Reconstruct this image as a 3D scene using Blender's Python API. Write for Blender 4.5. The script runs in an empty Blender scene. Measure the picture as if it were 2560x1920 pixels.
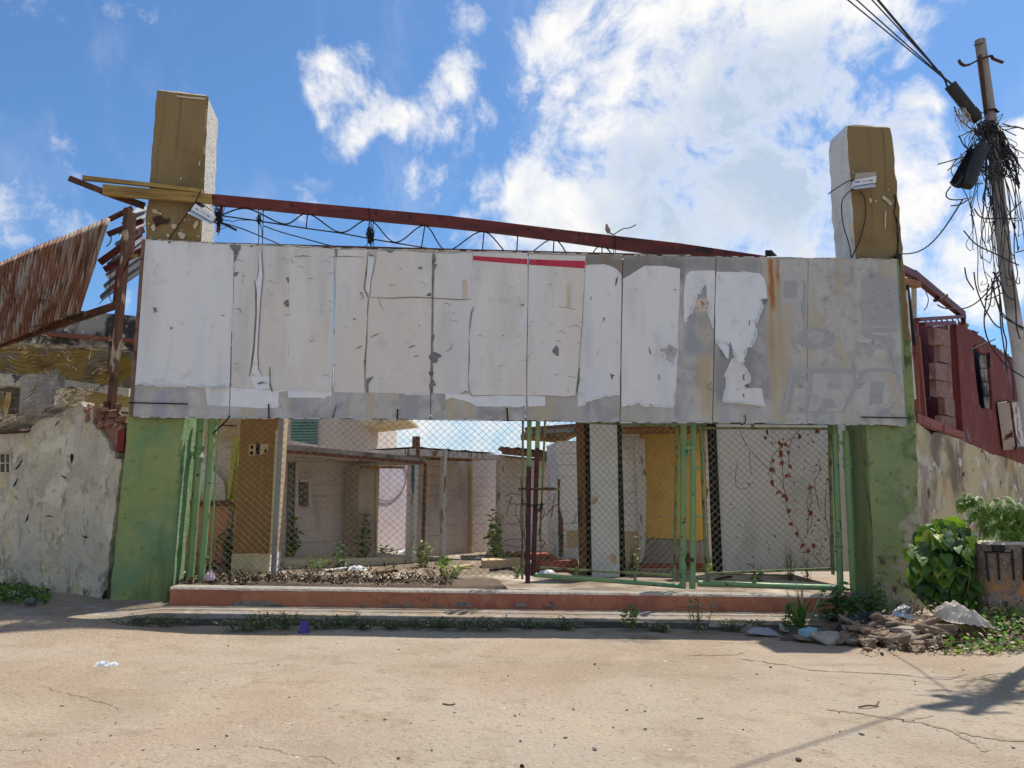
import bpy, bmesh, math, random
from mathutils import Vector, Matrix, noise
rad = math.radians
S = bpy.context.scene
COL = S.collection
R = random.Random(11)

# ------------------------------------------------------------------ camera
CAM = Vector((0, 0, 1.4)); FPX = 1923.0
M3 = Matrix.Rotation(rad(98.4), 3, 'X') @ Matrix.Rotation(rad(0.26), 3, 'Z')
cd = bpy.data.cameras.new('camera'); cam = bpy.data.objects.new('camera', cd); COL.objects.link(cam)
cd.sensor_width = 36; cd.lens = FPX / 2560 * 36; cd.clip_start = 0.05; cd.clip_end = 3000
cam.matrix_world = Matrix.Translation(CAM) @ M3.to_4x4()
S.camera = cam
S.view_settings.view_transform = 'Standard'; S.view_settings.look = 'None'
S.view_settings.gamma = 1; S.view_settings.use_curve_mapping = False
S.view_settings.exposure = 0.26
S.render.engine = 'CYCLES'
try:
    S.cycles.use_denoising = True
    S.cycles.max_bounces = 6; S.cycles.transparent_max_bounces = 12
except Exception: pass

# sun: behind the facade and to the right, high
SUN_EL = 63.0; SUN_AZ = 40.0            # azimuth from +Y towards +X
sd = bpy.data.lights.new('sun', 'SUN'); sd.energy = 4.95; sd.angle = rad(0.53); sd.color = (1, .955, .89)
so = bpy.data.objects.new('sun', sd); COL.objects.link(so)
sv = Vector((math.sin(rad(SUN_AZ)) * math.cos(rad(SUN_EL)), math.cos(rad(SUN_AZ)) * math.cos(rad(SUN_EL)), math.sin(rad(SUN_EL))))
so.rotation_euler = sv.to_track_quat('Z', 'Y').to_euler(); so.location = (20, 25, 40)

# crops used while measuring the photograph: origin and scale
CR = dict(p=(0, 0, 1), d=(0, 0, .86406), A=(0, 200, 3.45625), B=(0, 680, 3.45625), C=(0, 1100, 3.45625),
          D=(480, 400, 3.45625), E=(480, 1020, 3.45625), F=(1040, 1020, 3.45625), G=(1600, 1020, 3.45625),
          H=(1920, 200, 3.45625), I=(1920, 680, 3.45625), J=(1920, 1160, 3.45625), K=(1100, 580, 3.45625),
          L=(1600, 600, 3.2529), M=(320, 580, 3.45625), N=(800, 580, 3.45625), S=(1280, 400, 3.0722),
          T=(2200, 0, 3.3167), U=(0, 1480, 1.7281), V=(1280, 1480, 1.7281), W=(1400, 1440, 2.765), X=(0, 980, 6.9125))
def px(c, x, y):
    a = CR[c]; return (a[0] + x / a[2], a[1] + y / a[2])
def ray(p): return M3 @ Vector(((p[0] - 1280) / FPX, -(p[1] - 960) / FPX, -1))
AL = rad(4.57); CA, SA = math.cos(AL), math.sin(AL); FY = 10.4
def Wd(u, v, z): return Vector((u * CA - v * SA, FY + u * SA + v * CA, z))   # facade frame: along, behind, up
VB = Vector((-SA, CA, 0)); UB = Vector((CA, SA, 0)); ZB = Vector((0, 0, 1))
def hit(p, P0, n):
    r = ray(p); return CAM + r * ((P0 - CAM).dot(n) / r.dot(n))
def FV(p, v): return hit(p, Wd(0, v, 0), VB)
def PL(p, pl, back=0.0):                    # vertical plane through two ground points
    a, b = Vector((*pl[0], 0)), Vector((*pl[1], 0)); d = (b - a).normalized(); n = Vector((-d.y, d.x, 0))
    if n.y < 0: n = -n
    return hit(p, a + n * back, n)
def YP(p, Y): return hit(p, Vector((0, Y, 0)), Vector((0, 1, 0)))
def roadz(x): return -.10 - .018 * max(-14, min(14, x))
def GZ(p, z): return hit(p, Vector((0, 0, z)), ZB)
def GR(p, dz=0.0):
    z = -.1
    for _ in range(6):
        q = GZ(p, z + dz); z = roadz(q.x)
    return q

# ------------------------------------------------------------------ sky with clouds
SKY_STRENGTH = 0.10
w = bpy.data.worlds.new('World'); S.world = w; w.use_nodes = True
nt = w.node_tree; nt.nodes.clear()
class NB:
    def __init__(s, nt): s.nt = nt
    def n(s, t, **k):
        nd = s.nt.nodes.new(t)
        for a, b in k.items(): setattr(nd, a, b)
        return nd
    def set(s, sock, v):
        if isinstance(v, bpy.types.NodeSocket): s.nt.links.new(v, sock)
        elif isinstance(v, (tuple, list)) and len(v) == 3 and sock.type == 'RGBA': sock.default_value = (*v, 1)
        else: sock.default_value = v
    def m(s, op, a, b=0.0, c=None, clamp=False):
        nd = s.n('ShaderNodeMath', operation=op, use_clamp=clamp); s.set(nd.inputs[0], a); s.set(nd.inputs[1], b)
        if c is not None: s.set(nd.inputs[2], c)
        return nd.outputs[0]
    def vm(s, op, a, b=None):
        nd = s.n('ShaderNodeVectorMath', operation=op); s.set(nd.inputs[0], a)
        if b is not None: s.set(nd.inputs[1], b)
        return nd.outputs['Value'] if op in ('DOT_PRODUCT', 'LENGTH') else nd.outputs['Vector']
    def rng(s, v, a, b, c=0.0, d=1.0, smooth=True):
        nd = s.n('ShaderNodeMapRange', interpolation_type='SMOOTHSTEP' if smooth else 'LINEAR', clamp=True)
        s.set(nd.inputs['Value'], v)
        for i, q in ((1, a), (2, b), (3, c), (4, d)): s.set(nd.inputs[i], q)
        return nd.outputs[0]
    def noise(s, vec, scale, detail=5, rough=.55, dist=0.0):
        nd = s.n('ShaderNodeTexNoise'); s.set(nd.inputs['Vector'], vec); nd.inputs['Scale'].default_value = scale
        nd.inputs['Detail'].default_value = detail; nd.inputs['Roughness'].default_value = rough; nd.inputs['Distortion'].default_value = dist
        return nd.outputs[0]
    def map(s, vec, sc=(1, 1, 1), loc=(0, 0, 0)):
        nd = s.n('ShaderNodeMapping'); s.set(nd.inputs[0], vec); nd.inputs['Scale'].default_value = sc; nd.inputs['Location'].default_value = loc
        return nd.outputs[0]
    def mix(s, f, a, b, typ='MIX'):
        nd = s.n('ShaderNodeMix', data_type='RGBA', blend_type=typ); s.set(nd.inputs[0], f); s.set(nd.inputs[6], a); s.set(nd.inputs[7], b)
        return nd.outputs[2]
b = NB(nt)
skyn = b.n('ShaderNodeTexSky', sky_type='NISHITA', sun_disc=False, sun_elevation=rad(SUN_EL), sun_rotation=rad(SUN_AZ), altitude=30)
skyn.air_density = 1.0; skyn.dust_density = 0.6; skyn.ozone_density = 2.0
D = b.vm('NORMALIZE', b.n('ShaderNodeTexCoord').outputs['Generated'])
sep = b.n('ShaderNodeSeparateXYZ'); nt.links.new(D, sep.inputs[0])
skyc = b.mix(1.0, skyn.outputs[0], (0.66, 0.95, 1.20), 'MULTIPLY')
# cloud banks as (pixel centre in the photo's sky, angular radius px, weight)
def bank(x, y, r, wgt):
    dr = ray(px('d', x, y)).normalized()
    a = math.atan(r / .864 / FPX)
    return b.rng(b.vm('DOT_PRODUCT', D, tuple(dr)), math.cos(a), math.cos(a * .12), 0, wgt)
BANKS = [(1480, 250, 380, 0.62), (1420, 30, 300, 0.52), (1660, 60, 300, 0.56), (1340, 480, 260, 0.60), (1560, 500, 360, 0.66), (1700, 420, 260, .40), (1800, 330, 260, 0.52), (1310, 150, 160, 0.16), (1290, 240, 160, 0.19),
         (730, 160, 105, 0.44), (760, 215, 120, 0.46), (825, 240, 80, 0.36), (745, 300, 80, 0.42), (680, 195, 80, 0.2), (1185, 60, 120, 0.26), (1140, 120, 102, 0.13), (1060, 205, 110, 0.15), (1120, 275, 110, 0.16), (1180, 370, 130, 0.22), (1190, 430, 130, 0.24), (1095, 465, 145, 0.35), (940, 150, 87, 0.24), (985, 165, 72, 0.23), (815, 75, 80, 0.29), (1000, 45, 58, 0.22),
         (1965, 240, 72, 0.66), (1990, 330, 70, 0.50), (1965, 400, 95, 0.55), (2010, 510, 110, 0.62), (2060, 620, 130, 0.66), (2210, 330, 90, 0.62), (2190, 440, 80, 0.40), (1985, 20, 102, 0.29), (1900, 120, 130, 0.30), (70, 55, 80, 0.15), (30, 455, 90, 0.2), (100, 292, 72, 0.22), (180, 330, 65, 0.17), (290, 680, 102, 0.43), (930, 400, 72, 0.30), (200, 468, 87, 0.19), (650, 420, 72, 0.23),
         (2180, 560, 130, 0.45), (1000, 960, 500, 0.50), (900, 510, 102, 0.26), (470, 20, 150, 0.12), (880, 260, 72, 0.22), (935, 255, 58, 0.22)]
tot = None
for k in BANKS:
    q = bank(*k); tot = q if tot is None else b.m('ADD', tot, q)
tot = b.m('ADD', b.m('MINIMUM', tot, .72), b.rng(sep.outputs[1], .15, -.25, 0, .40))      # unseen half behind the camera: cloud added to brighten the facade's shade
GREY = [(1560, 470, 330, .85), (1740, 260, 230, .75), (1350, 420, 150, .5), (1480, 130, 130, .35), (2010, 560, 90, .35), (1960, 300, 60, .35), (1650, 130, 180, .4)]
gre = None
for k in GREY:
    q = bank(*k); gre = q if gre is None else b.m('ADD', gre, q)
warp = b.n('ShaderNodeTexNoise'); nt.links.new(D, warp.inputs['Vector']); warp.inputs['Scale'].default_value = 5; warp.inputs['Detail'].default_value = 4
Dv = b.vm('ADD', D, b.vm('MULTIPLY', b.vm('SUBTRACT', warp.outputs['Color'], (.5, .5, .5)), (.10, .10, .10)))
n1 = b.noise(b.map(Dv, (1, 1, 1.1), (3.1, .7, 1.3)), 7.0, 14, .66, .0)
n2 = b.noise(b.map(D, (1, 1, 1.2), (7.1, 2.7, .3)), 3.4, 8, .6, .0)
n3 = b.noise(b.map(Dv, (1.25, 1, .9), (1.1, 5.7, 4.3)), 24, 10, .68, .0)
n4 = b.noise(b.map(Dv, (1, 1, 1.1), (3.16, .76, 1.24)), 7.0, 14, .66, .0)      # the same field a step towards the light
dens = b.m('ADD', tot, b.m('MULTIPLY', b.m('SUBTRACT', n1, .5), 2.5))
dens = b.m('ADD', dens, b.m('MULTIPLY', b.m('SUBTRACT', n3, .5), .8))
def vor(vec, sc):
    nd = b.n('ShaderNodeTexVoronoi', feature='F1'); nt.links.new(vec, nd.inputs['Vector']); nd.inputs['Scale'].default_value = sc; return nd.outputs['Distance']
bil = b.m('ADD', b.m('MULTIPLY', b.m('SUBTRACT', .42, vor(Dv, 13)), .30), b.m('MULTIPLY', b.m('SUBTRACT', .42, vor(Dv, 31)), .22))
dens = b.m('ADD', dens, bil)
alpha = b.rng(dens, .14, .86)
veil = b.noise(b.map(Dv, (2.6, 1, 1.0), (.4, 8.2, 2.2)), 3.2, 9, .6, .0)
alpha = b.m('MAXIMUM', alpha, b.m('MULTIPLY', b.rng(veil, .48, .80), .26))
low = b.rng(sep.outputs[2], .0, .16, .75, 0.0)          # pale band low over the horizon
core = b.m('ADD', gre, b.m('MULTIPLY', b.m('SUBTRACT', n2, .5), 1.5))
core = b.rng(b.m('ADD', core, b.m('MULTIPLY', b.m('SUBTRACT', n1, .5), -2.6)), -.2, 1.25)
core = b.m('MULTIPLY', core, b.rng(dens, .40, .85))
core = b.m('MAXIMUM', core, b.m('MULTIPLY', b.rng(b.m('SUBTRACT', dens, b.m('MULTIPLY', bil, 2.2)), .75, 1.5), .6))
cw = b.mix(core, (8.6, 8.45, 8.25), (4.3, 5.3, 6.6))
cc = b.mix(alpha, skyc, cw)
cc = b.mix(low, cc, (5.6, 6.6, 7.4))
bg = b.n('ShaderNodeBackground'); nt.links.new(cc, bg.inputs[0]); bg.inputs[1].default_value = SKY_STRENGTH
nt.links.new(bg.outputs[0], b.n('ShaderNodeOutputWorld').inputs[0])

# ------------------------------------------------------------------ helpers
def tag(o, label=None, cat=None, group=None, kind=None):
    if label: o['label'] = label
    if cat: o['category'] = cat
    if group: o['group'] = group
    if kind: o['kind'] = kind
    return o
def thing(name, label, cat, loc, group=None):
    o = bpy.data.objects.new(name, None); COL.objects.link(o); o.location = loc; o.empty_display_size = .2
    return tag(o, label, cat, group)

class MB:
    def __init__(s): s.v = []; s.f = []; s.mi = []; s.sm = []
    def add(s, vs, fs, mi=0, smooth=False):
        k = len(s.v); s.v += [Vector(q) for q in vs]
        for f in fs: s.f.append([i + k for i in f]); s.mi.append(mi); s.sm.append(smooth)
        return s
    def poly(s, pts, mi=0): return s.add(pts, [list(range(len(pts)))], mi)
    def prism(s, pts, vec, mi=0, side=None, cap=True):
        n = len(pts); vec = Vector(vec); pts = [Vector(q) for q in pts]
        s.add(pts, [list(range(n))], mi)
        s.add(pts + [q + vec for q in pts], [[i, (i + 1) % n, n + (i + 1) % n, n + i] for i in range(n)], mi if side is None else side)
        if cap: s.add([q + vec for q in pts], [list(range(n - 1, -1, -1))], mi if side is None else side)
        return s
    def hexa(s, b4, t4, mi=0):
        return s.add(list(b4) + list(t4), [[3, 2, 1, 0], [4, 5, 6, 7], [0, 1, 5, 4], [1, 2, 6, 5], [2, 3, 7, 6], [3, 0, 4, 7]], mi)
    def box(s, c, ax, ay, az, mi=0):            # centre and three half axes
        c, ax, ay, az = map(Vector, (c, ax, ay, az))
        return s.hexa([c - ax - ay - az, c + ax - ay - az, c + ax + ay - az, c - ax + ay - az],
                      [c - ax - ay + az, c + ax - ay + az, c + ax + ay + az, c - ax + ay + az], mi)
    def bar(s, a, c, w, h, mi=0, up=ZB):         # rectangular bar from a to c
        a, c = Vector(a), Vector(c); d = (c - a).normalized(); x = d.cross(Vector(up))
        if x.length < 1e-4: x = d.cross(Vector((0, 1, 0)))
        x.normalize(); y = x.cross(d).normalized()
        x *= w / 2; y *= h / 2
        return s.hexa([a - x - y, a + x - y, a + x + y, a - x + y], [c - x - y, c + x - y, c + x + y, c - x + y], mi)
    def tube(s, pts, r, n=6, mi=0, smooth=True, caps=True):
        pts = [Vector(q) for q in pts]; L = len(pts)
        rs = r if isinstance(r, (list, tuple)) else [r] * L
        ref = None; rings = []
        for i, q in enumerate(pts):
            t = (pts[min(i + 1, L - 1)] - pts[max(i - 1, 0)])
            if t.length < 1e-9: t = Vector((0, 0, 1))
            t.normalize()
            if ref is None:
                ref = t.orthogonal().normalized()
            else:
                ref = (ref - t * ref.dot(t))
                if ref.length < 1e-6: ref = t.orthogonal()
                ref.normalize()
            bi = t.cross(ref)
            rings.append([q + (ref * math.cos(2 * math.pi * k / n) + bi * math.sin(2 * math.pi * k / n)) * rs[i] for k in range(n)])
        vs = [q for g in rings for q in g]
        fs = [[i * n + k, i * n + (k + 1) % n, (i + 1) * n + (k + 1) % n, (i + 1) * n + k] for i in range(L - 1) for k in range(n)]
        s.add(vs, fs, mi, smooth)
        if caps: s.add(rings[0], [list(range(n - 1, -1, -1))], mi); s.add(rings[-1], [list(range(n))], mi)
        return s
    def grid(s, P, mi=0, smooth=True):           # P[row][col]
        h, wd = len(P), len(P[0])
        return s.add([q for r in P for q in r], [[j * wd + i, j * wd + i + 1, (j + 1) * wd + i + 1, (j + 1) * wd + i] for j in range(h - 1) for i in range(wd - 1)], mi, smooth)
    def build(s, name, mats, parent=None, label=None, cat=None, group=None, kind=None, loc=None):
        if not isinstance(mats, (list, tuple)): mats = [mats]
        if parent is not None: o0 = Vector(parent.get('wloc', parent.location))
        elif loc is not None: o0 = Vector(loc)
        else:
            xs = [q.x for q in s.v]; ys = [q.y for q in s.v]; zs = [q.z for q in s.v]
            o0 = Vector(((min(xs) + max(xs)) / 2, (min(ys) + max(ys)) / 2, min(zs)))
        me = bpy.data.meshes.new(name)
        me.from_pydata([tuple(q - o0) for q in s.v], [], s.f)
        for m in mats: me.materials.append(m)
        me.polygons.foreach_set('material_index', s.mi); me.polygons.foreach_set('use_smooth', s.sm)
        me.update()
        o = bpy.data.objects.new(name, me); COL.objects.link(o)
        if parent is not None:
            o.parent = parent
            if parent.type == 'MESH': o['wloc'] = tuple(o0)
            else: o['wloc'] = tuple(o0)
        else:
            o.location = o0; o['wloc'] = tuple(o0)
        return tag(o, label, cat, group, kind)
def N3(p, s=1.0): return noise.noise(Vector(p) * s)
def spline(pts, k=6):                            # Catmull-Rom through the points
    pts = [Vector(q) for q in pts]; out = []
    for i in range(len(pts) - 1):
        p0, p1, p2, p3 = pts[max(i - 1, 0)], pts[i], pts[i + 1], pts[min(i + 2, len(pts) - 1)]
        for j in range(k):
            t = j / k
            out.append(.5 * ((2 * p1) + (p2 - p0) * t + (2 * p0 - 5 * p1 + 4 * p2 - p3) * t * t + (3 * p1 - p0 - 3 * p2 + p3) * t ** 3))
    out.append(pts[-1]); return out
def rough_line(pts, n=4, amp=.01, rnd=R):         # breaks up a traced outline
    out = []
    L = len(pts)
    for i in range(L):
        a, c = Vector(pts[i]), Vector(pts[(i + 1) % L])
        k = max(1, min(n, int((c - a).length / .05)))
        for j in range(k):
            q = a.lerp(c, j / k)
            if j: q = q + Vector((rnd.uniform(-amp, amp), 0, rnd.uniform(-amp, amp)))
            out.append(q)
    return out

# ------------------------------------------------------------------ materials
_seed = [0]
def mat(name, base, layers=(), rough=.85, bump=None, metal=0.0, spec=.3, rvar=0.0, translucent=None, alpha=None, grain=True):
    """layers: dicts c=colour s=scale lo hi st=stretch d=detail f=strength kind=noise|voro|crack dist; masks: [(axis, lo, hi, soft, wobble)]"""
    m = bpy.data.materials.new(name); m.use_nodes = True; nt = m.node_tree; nt.nodes.clear(); b = NB(nt)
    co = b.n('ShaderNodeTexCoord').outputs['Object']
    sp = b.n('ShaderNodeSeparateXYZ'); nt.links.new(co, sp.inputs[0])
    col = b.n('ShaderNodeRGB').outputs[0]; col.default_value = (*base, 1)
    layers = list(layers)
    if grain:
        layers.append(dict(c=tuple(q * .72 for q in base), s=9, lo=.5, hi=.85, d=8, f=.35))
        layers.append(dict(c=tuple(min(.95, q * 1.25 + .01) for q in base), s=37, lo=.55, hi=.9, d=6, f=.3))
    for L in layers:
        _seed[0] += 1
        rs = random.Random(_seed[0] * 31 + 5)
        vec = b.map(co, L.get('st', (1, 1, 1)), (rs.uniform(-20, 20), rs.uniform(-20, 20), rs.uniform(-20, 20)))
        kind = L.get('kind', 'noise')
        if kind == 'lines':                # block courses
            f = b.m('ABSOLUTE', b.m('SUBTRACT', b.m('FRACT', b.m('DIVIDE', b.m('ADD', sp.outputs[2], b.m('MULTIPLY', b.noise(vec, 1.5, 4), .02)), L['h'])), .5))
            f = b.m('MULTIPLY', f, b.rng(b.noise(vec, 2.0, 8, .65), .35, .6, .93, 1.04))
        elif kind == 'noise': f = b.noise(vec, L['s'], L.get('d', 6), L.get('r', .6), L.get('dist', .3))
        else:
            wv = b.vm('ADD', vec, b.vm('MULTIPLY', b.n('ShaderNodeTexNoise').outputs['Color'], (0, 0, 0)))
            nz = b.n('ShaderNodeTexNoise'); nt.links.new(vec, nz.inputs['Vector']); nz.inputs['Scale'].default_value = L['s'] * 2.2; nz.inputs['Detail'].default_value = 5
            wv = b.vm('ADD', vec, b.vm('MULTIPLY', b.vm('SUBTRACT', nz.outputs['Color'], (.5, .5, .5)), tuple([L.get('wob', .5) / L['s']] * 3)))
            vo = b.n('ShaderNodeTexVoronoi', feature='DISTANCE_TO_EDGE' if kind == 'crack' else 'F1'); nt.links.new(wv, vo.inputs['Vector']); vo.inputs['Scale'].default_value = L['s']
            f = vo.outputs['Distance']
        f = b.rng(f, L['lo'], L['hi'])
        for (ax, lo, hi, soft, wob) in L.get('masks', ()):
            cx = sp.outputs['XYZ'.index(ax)]
            if wob: cx = b.m('ADD', cx, b.m('MULTIPLY', b.m('SUBTRACT', b.noise(co, L.get('ws', 4), 6, .65, .2), .5), wob))
            if lo is not None: f = b.m('MULTIPLY', f, b.rng(cx, lo - soft, lo + soft))
            if hi is not None: f = b.m('MULTIPLY', f, b.rng(cx, hi - soft, hi + soft, 1, 0))
        if L.get('f', 1) != 1: f = b.m('MULTIPLY', f, L['f'])
        col = b.mix(f, col, L['c'])
    bs = b.n('ShaderNodeBsdfPrincipled'); nt.links.new(col, bs.inputs['Base Color'])
    bs.inputs['Roughness'].default_value = rough; bs.inputs['Metallic'].default_value = metal; bs.inputs['Specular IOR Level'].default_value = spec
    if rvar: nt.links.new(b.rng(b.noise(co, 6, 5), .3, .7, max(.05, rough - rvar), min(1, rough + rvar)), bs.inputs['Roughness'])
    if bump:
        sc, st = bump[0], bump[1]; bst = bump[2] if len(bump) > 2 else (1, 1, 1)
        h = b.noise(b.map(co, bst), sc, 8, .65)
        bn = b.n('ShaderNodeBump'); nt.links.new(h, bn.inputs['Height']); bn.inputs['Strength'].default_value = st; bn.inputs['Distance'].default_value = bump[3] if len(bump) > 3 else .02
        nt.links.new(bn.outputs[0], bs.inputs['Normal'])
    out = b.n('ShaderNodeOutputMaterial'); sh = bs.outputs[0]
    if translucent:
        tr = b.n('ShaderNodeBsdfTranslucent'); nt.links.new(b.mix(1.0, col, translucent[0], 'MULTIPLY'), tr.inputs[0])
        mx = b.n('ShaderNodeMixShader'); mx.inputs[0].default_value = translucent[1]; nt.links.new(sh, mx.inputs[1]); nt.links.new(tr.outputs[0], mx.inputs[2]); sh = mx.outputs[0]
    if alpha is not None:
        tp = b.n('ShaderNodeBsdfTransparent'); mx = b.n('ShaderNodeMixShader'); mx.inputs[0].default_value = alpha
        nt.links.new(tp.outputs[0], mx.inputs[1]); nt.links.new(sh, mx.inputs[2]); sh = mx.outputs[0]
    nt.links.new(sh, out.inputs[0])
    return m
# ------------------------------------------------------------------ palette
M = {}
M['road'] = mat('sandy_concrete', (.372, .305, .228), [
    dict(c=(.085, .068, .050), s=1.6, lo=.36, hi=.56, d=10, f=.85, masks=[('Y', .50, 1.9, .16, .45), ('X', .9, 5.6, .6, .9)]),  # dark stain deepening the shadow by the right gutter, put into the colour
    dict(c=(.29, .215, .135), s=.55, lo=.40, hi=.68, d=9, f=.8), dict(c=(.41, .325, .225), s=.9, lo=.48, hi=.72, d=8, f=.7),
    dict(c=(.36, .245, .165), s=.38, lo=.50, hi=.64, d=7, f=.5), dict(c=(.25, .185, .12), s=3.2, lo=.52, hi=.72, d=10, f=.6), dict(c=(.27, .21, .145), s=1.3, st=(.25, 1, 1), lo=.56, hi=.72, d=8, f=.6),
    dict(c=(.15, .11, .07), s=30, lo=.56, hi=.70, d=5, f=.75), dict(c=(.54, .44, .32), s=44, lo=.58, hi=.72, d=4, f=.75),
    dict(c=(.09, .065, .045), s=13, lo=.655, hi=.73, d=6, f=.85), dict(c=(.60, .52, .41), s=10, lo=.685, hi=.73, d=4, f=.9, st=(1, 1.6, 1)),
    dict(c=(.20, .15, .10), kind='crack', s=.42, lo=.005, hi=.0, wob=1.1, f=.25, masks=[('X', None, -.2, .8, 2.5)])],
    rough=.93, bump=(28, 1.0, (1, 1, 1), .025), spec=.15)
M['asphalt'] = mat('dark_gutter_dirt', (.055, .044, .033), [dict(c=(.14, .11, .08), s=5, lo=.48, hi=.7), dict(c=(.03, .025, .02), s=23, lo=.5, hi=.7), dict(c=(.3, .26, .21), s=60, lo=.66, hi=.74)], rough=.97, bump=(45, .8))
M['conc'] = mat('worn_concrete', (.27, .215, .15), [dict(c=(.25, .18, .115), s=1.0, lo=.42, hi=.62, d=8, f=.8), dict(c=(.26, .23, .20), s=2.2, lo=.45, hi=.7), dict(c=(.38, .315, .235), s=5, lo=.52, hi=.74), dict(c=(.16, .13, .10), s=11, lo=.56, hi=.70, d=9), dict(c=(.14, .12, .1), kind='crack', s=1.1, lo=.012, hi=.0, wob=1)], bump=(30, .6), rough=.93)
M['kerbtop'] = mat('pale_bare_concrete', (.50, .43, .33), [dict(c=(.36, .31, .25), s=3, lo=.5, hi=.7), dict(c=(.2, .17, .14), s=26, lo=.64, hi=.76), dict(c=(.42, .22, .14), s=4, lo=.6, hi=.7, f=.6)], bump=(30, .6), rough=.92)
M['terracotta'] = mat('terracotta_paint', (.43, .165, .085), [dict(c=(.34, .11, .07), s=1.4, lo=.45, hi=.65), dict(c=(.50, .23, .12), s=2.7, lo=.5, hi=.72, f=.7),
    dict(c=(.26, .10, .06), s=7, lo=.54, hi=.72, d=9, f=.7), dict(c=(.10, .05, .04), s=30, lo=.68, hi=.73, f=.8),
    dict(c=(.12, .06, .045), kind='crack', s=.9, lo=.008, hi=0, wob=.7, f=.8)], bump=(22, .35), rough=.8)
M['dirt'] = mat('yard_soil', (.125, .088, .058), [dict(c=(.09, .065, .045), s=3, lo=.45, hi=.65), dict(c=(.22, .17, .12), s=6, lo=.55, hi=.75), dict(c=(.04, .03, .02), s=30, lo=.6, hi=.7)], bump=(30, .9), rough=.97)
M['yardconc'] = mat('yard_concrete', (.44, .37, .275), [dict(c=(.17, .125, .085), s=.8, lo=.36, hi=.54, d=10), dict(c=(.33, .27, .2), s=2.4, lo=.5, hi=.7), dict(c=(.12, .1, .07), s=15, lo=.62, hi=.74)], bump=(24, .5), rough=.95)

GREEN = (.295, .36, .130)
M['green_wall'] = mat('green_wall_paint', GREEN, [dict(c=(.19, .325, .16), s=1.1, lo=.48, hi=.68, d=4, dist=1), dict(c=(.35, .39, .17), s=1.7, lo=.5, hi=.72, d=4, f=.7, dist=.6),
    dict(c=(.10, .165, .055), s=1.4, st=(1.6, 1.6, .25), lo=.48, hi=.70, d=10, f=.85), dict(c=(.30, .37, .17), s=4, st=(1, 1, .5), lo=.58, hi=.74, d=9, f=.7), dict(c=(.11, .17, .055), s=9, lo=.56, hi=.74, d=9, f=.8), dict(c=(.05, .06, .03), s=16, lo=.69, hi=.75), dict(c=(.62, .60, .50), s=8, lo=.735, hi=.75, d=4), dict(c=(.20, .18, .10), s=5, lo=.6, hi=.8, f=.5)],
    bump=(45, .8, (1, 1, 1.6), .03), rough=.85)
def peel_green():
    return mat('peeling_green_paint', (.30, .345, .145), [dict(c=(.20, .295, .145), s=1.2, lo=.48, hi=.68, d=4, dist=.6), dict(c=(.36, .36, .19), s=2, lo=.5, hi=.75, f=.6),
        dict(c=(.05, .07, .03), s=2.6, lo=.46, hi=.66, d=10, f=.85, masks=[('Z', 1.5, None, .5, .6), ('X', .02, None, .14, .3)]), dict(c=(.10, .145, .05), s=8, lo=.54, hi=.72, d=9, f=.8),
        dict(c=(.52, .45, .33), s=3.0, lo=.495, hi=.51, d=10, dist=.7, masks=[('Z', None, 1.62, .35, .9), ('X', .06, None, .10, .5)]),
        dict(c=(.36, .26, .18), s=5, lo=.50, hi=.55, d=9, masks=[('Z', None, 1.35, .3, .8), ('X', .16, None, .08, .4)]),
        dict(c=(.15, .09, .065), s=6, lo=.55, hi=.60, d=9, masks=[('Z', None, .95, .2, .5)]), dict(c=(.46, .39, .29), s=4, lo=.53, hi=.55, d=9, masks=[('Z', None, .75, .15, .5)]), dict(c=(.06, .06, .04), s=18, lo=.67, hi=.73), dict(c=(.66, .64, .55), s=9, lo=.715, hi=.73)],
        bump=(34, .9, (1, 1, 1), .03), rough=.87)
M['green_peel'] = peel_green()
M['green_stain'] = mat('rust_stained_green', (.185, .24, .10), [dict(c=(.075, .085, .035), s=7, st=(1, 1, .08), lo=.48, hi=.70, f=.85), dict(c=(.21, .12, .03), s=6, st=(1, 1, .04), lo=.46, hi=.66, f=.85), dict(c=(.10, .035, .03), s=8, st=(1, 1, .05), lo=.6, hi=.7), dict(c=(.02, .02, .015), s=3, lo=.6, hi=.7)], bump=(40, .4))
M['green_side'] = mat('green_roughcast', (.21, .36, .165), [dict(c=(.40, .52, .30), s=36, lo=.50, hi=.62), dict(c=(.13, .25, .09), s=3, lo=.5, hi=.7)], bump=(40, 1.0, (1, 1, 1), .05))
M['ochre'] = mat('ochre_render', (.315, .222, .10), [dict(c=(.22, .145, .065), s=1.2, st=(1, 1, .5), lo=.45, hi=.7), dict(c=(.30, .225, .11), s=2.4, lo=.5, hi=.75, f=.6), dict(c=(.28, .13, .04), s=1.6, st=(1, 1, .4), lo=.56, hi=.74, f=.8),
    dict(c=(.12, .08, .04), s=19, lo=.62, hi=.74, f=.6), dict(c=(.15, .095, .05), s=2.4, st=(2, 2, .10), lo=.54, hi=.70, d=10, f=.65), dict(c=(.38, .29, .16), s=3.4, st=(1.6, 1.6, .2), lo=.58, hi=.74, d=9, f=.5), dict(c=(.045, .03, .015), s=7, lo=.70, hi=.75), dict(c=(.60, .54, .40), s=6.5, lo=.665, hi=.685, d=5, dist=.6, masks=[('Z', None, 1.25, .3, .5)]), dict(c=(.6, .55, .42), s=9, lo=.74, hi=.75)],
    bump=(45, 1.0, (1, 1, 1.5), .03), rough=.9)
M['white_rough'] = mat('white_roughcast', (.70, .66, .58), [dict(c=(.50, .46, .39), s=30, lo=.50, hi=.66, f=.8), dict(c=(.55, .5, .42), s=2.2, lo=.5, hi=.72, f=.6), dict(c=(.25, .22, .18), s=12, lo=.7, hi=.76)], bump=(34, 1.0, (1, 1, 1), .06), rough=.92)
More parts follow.
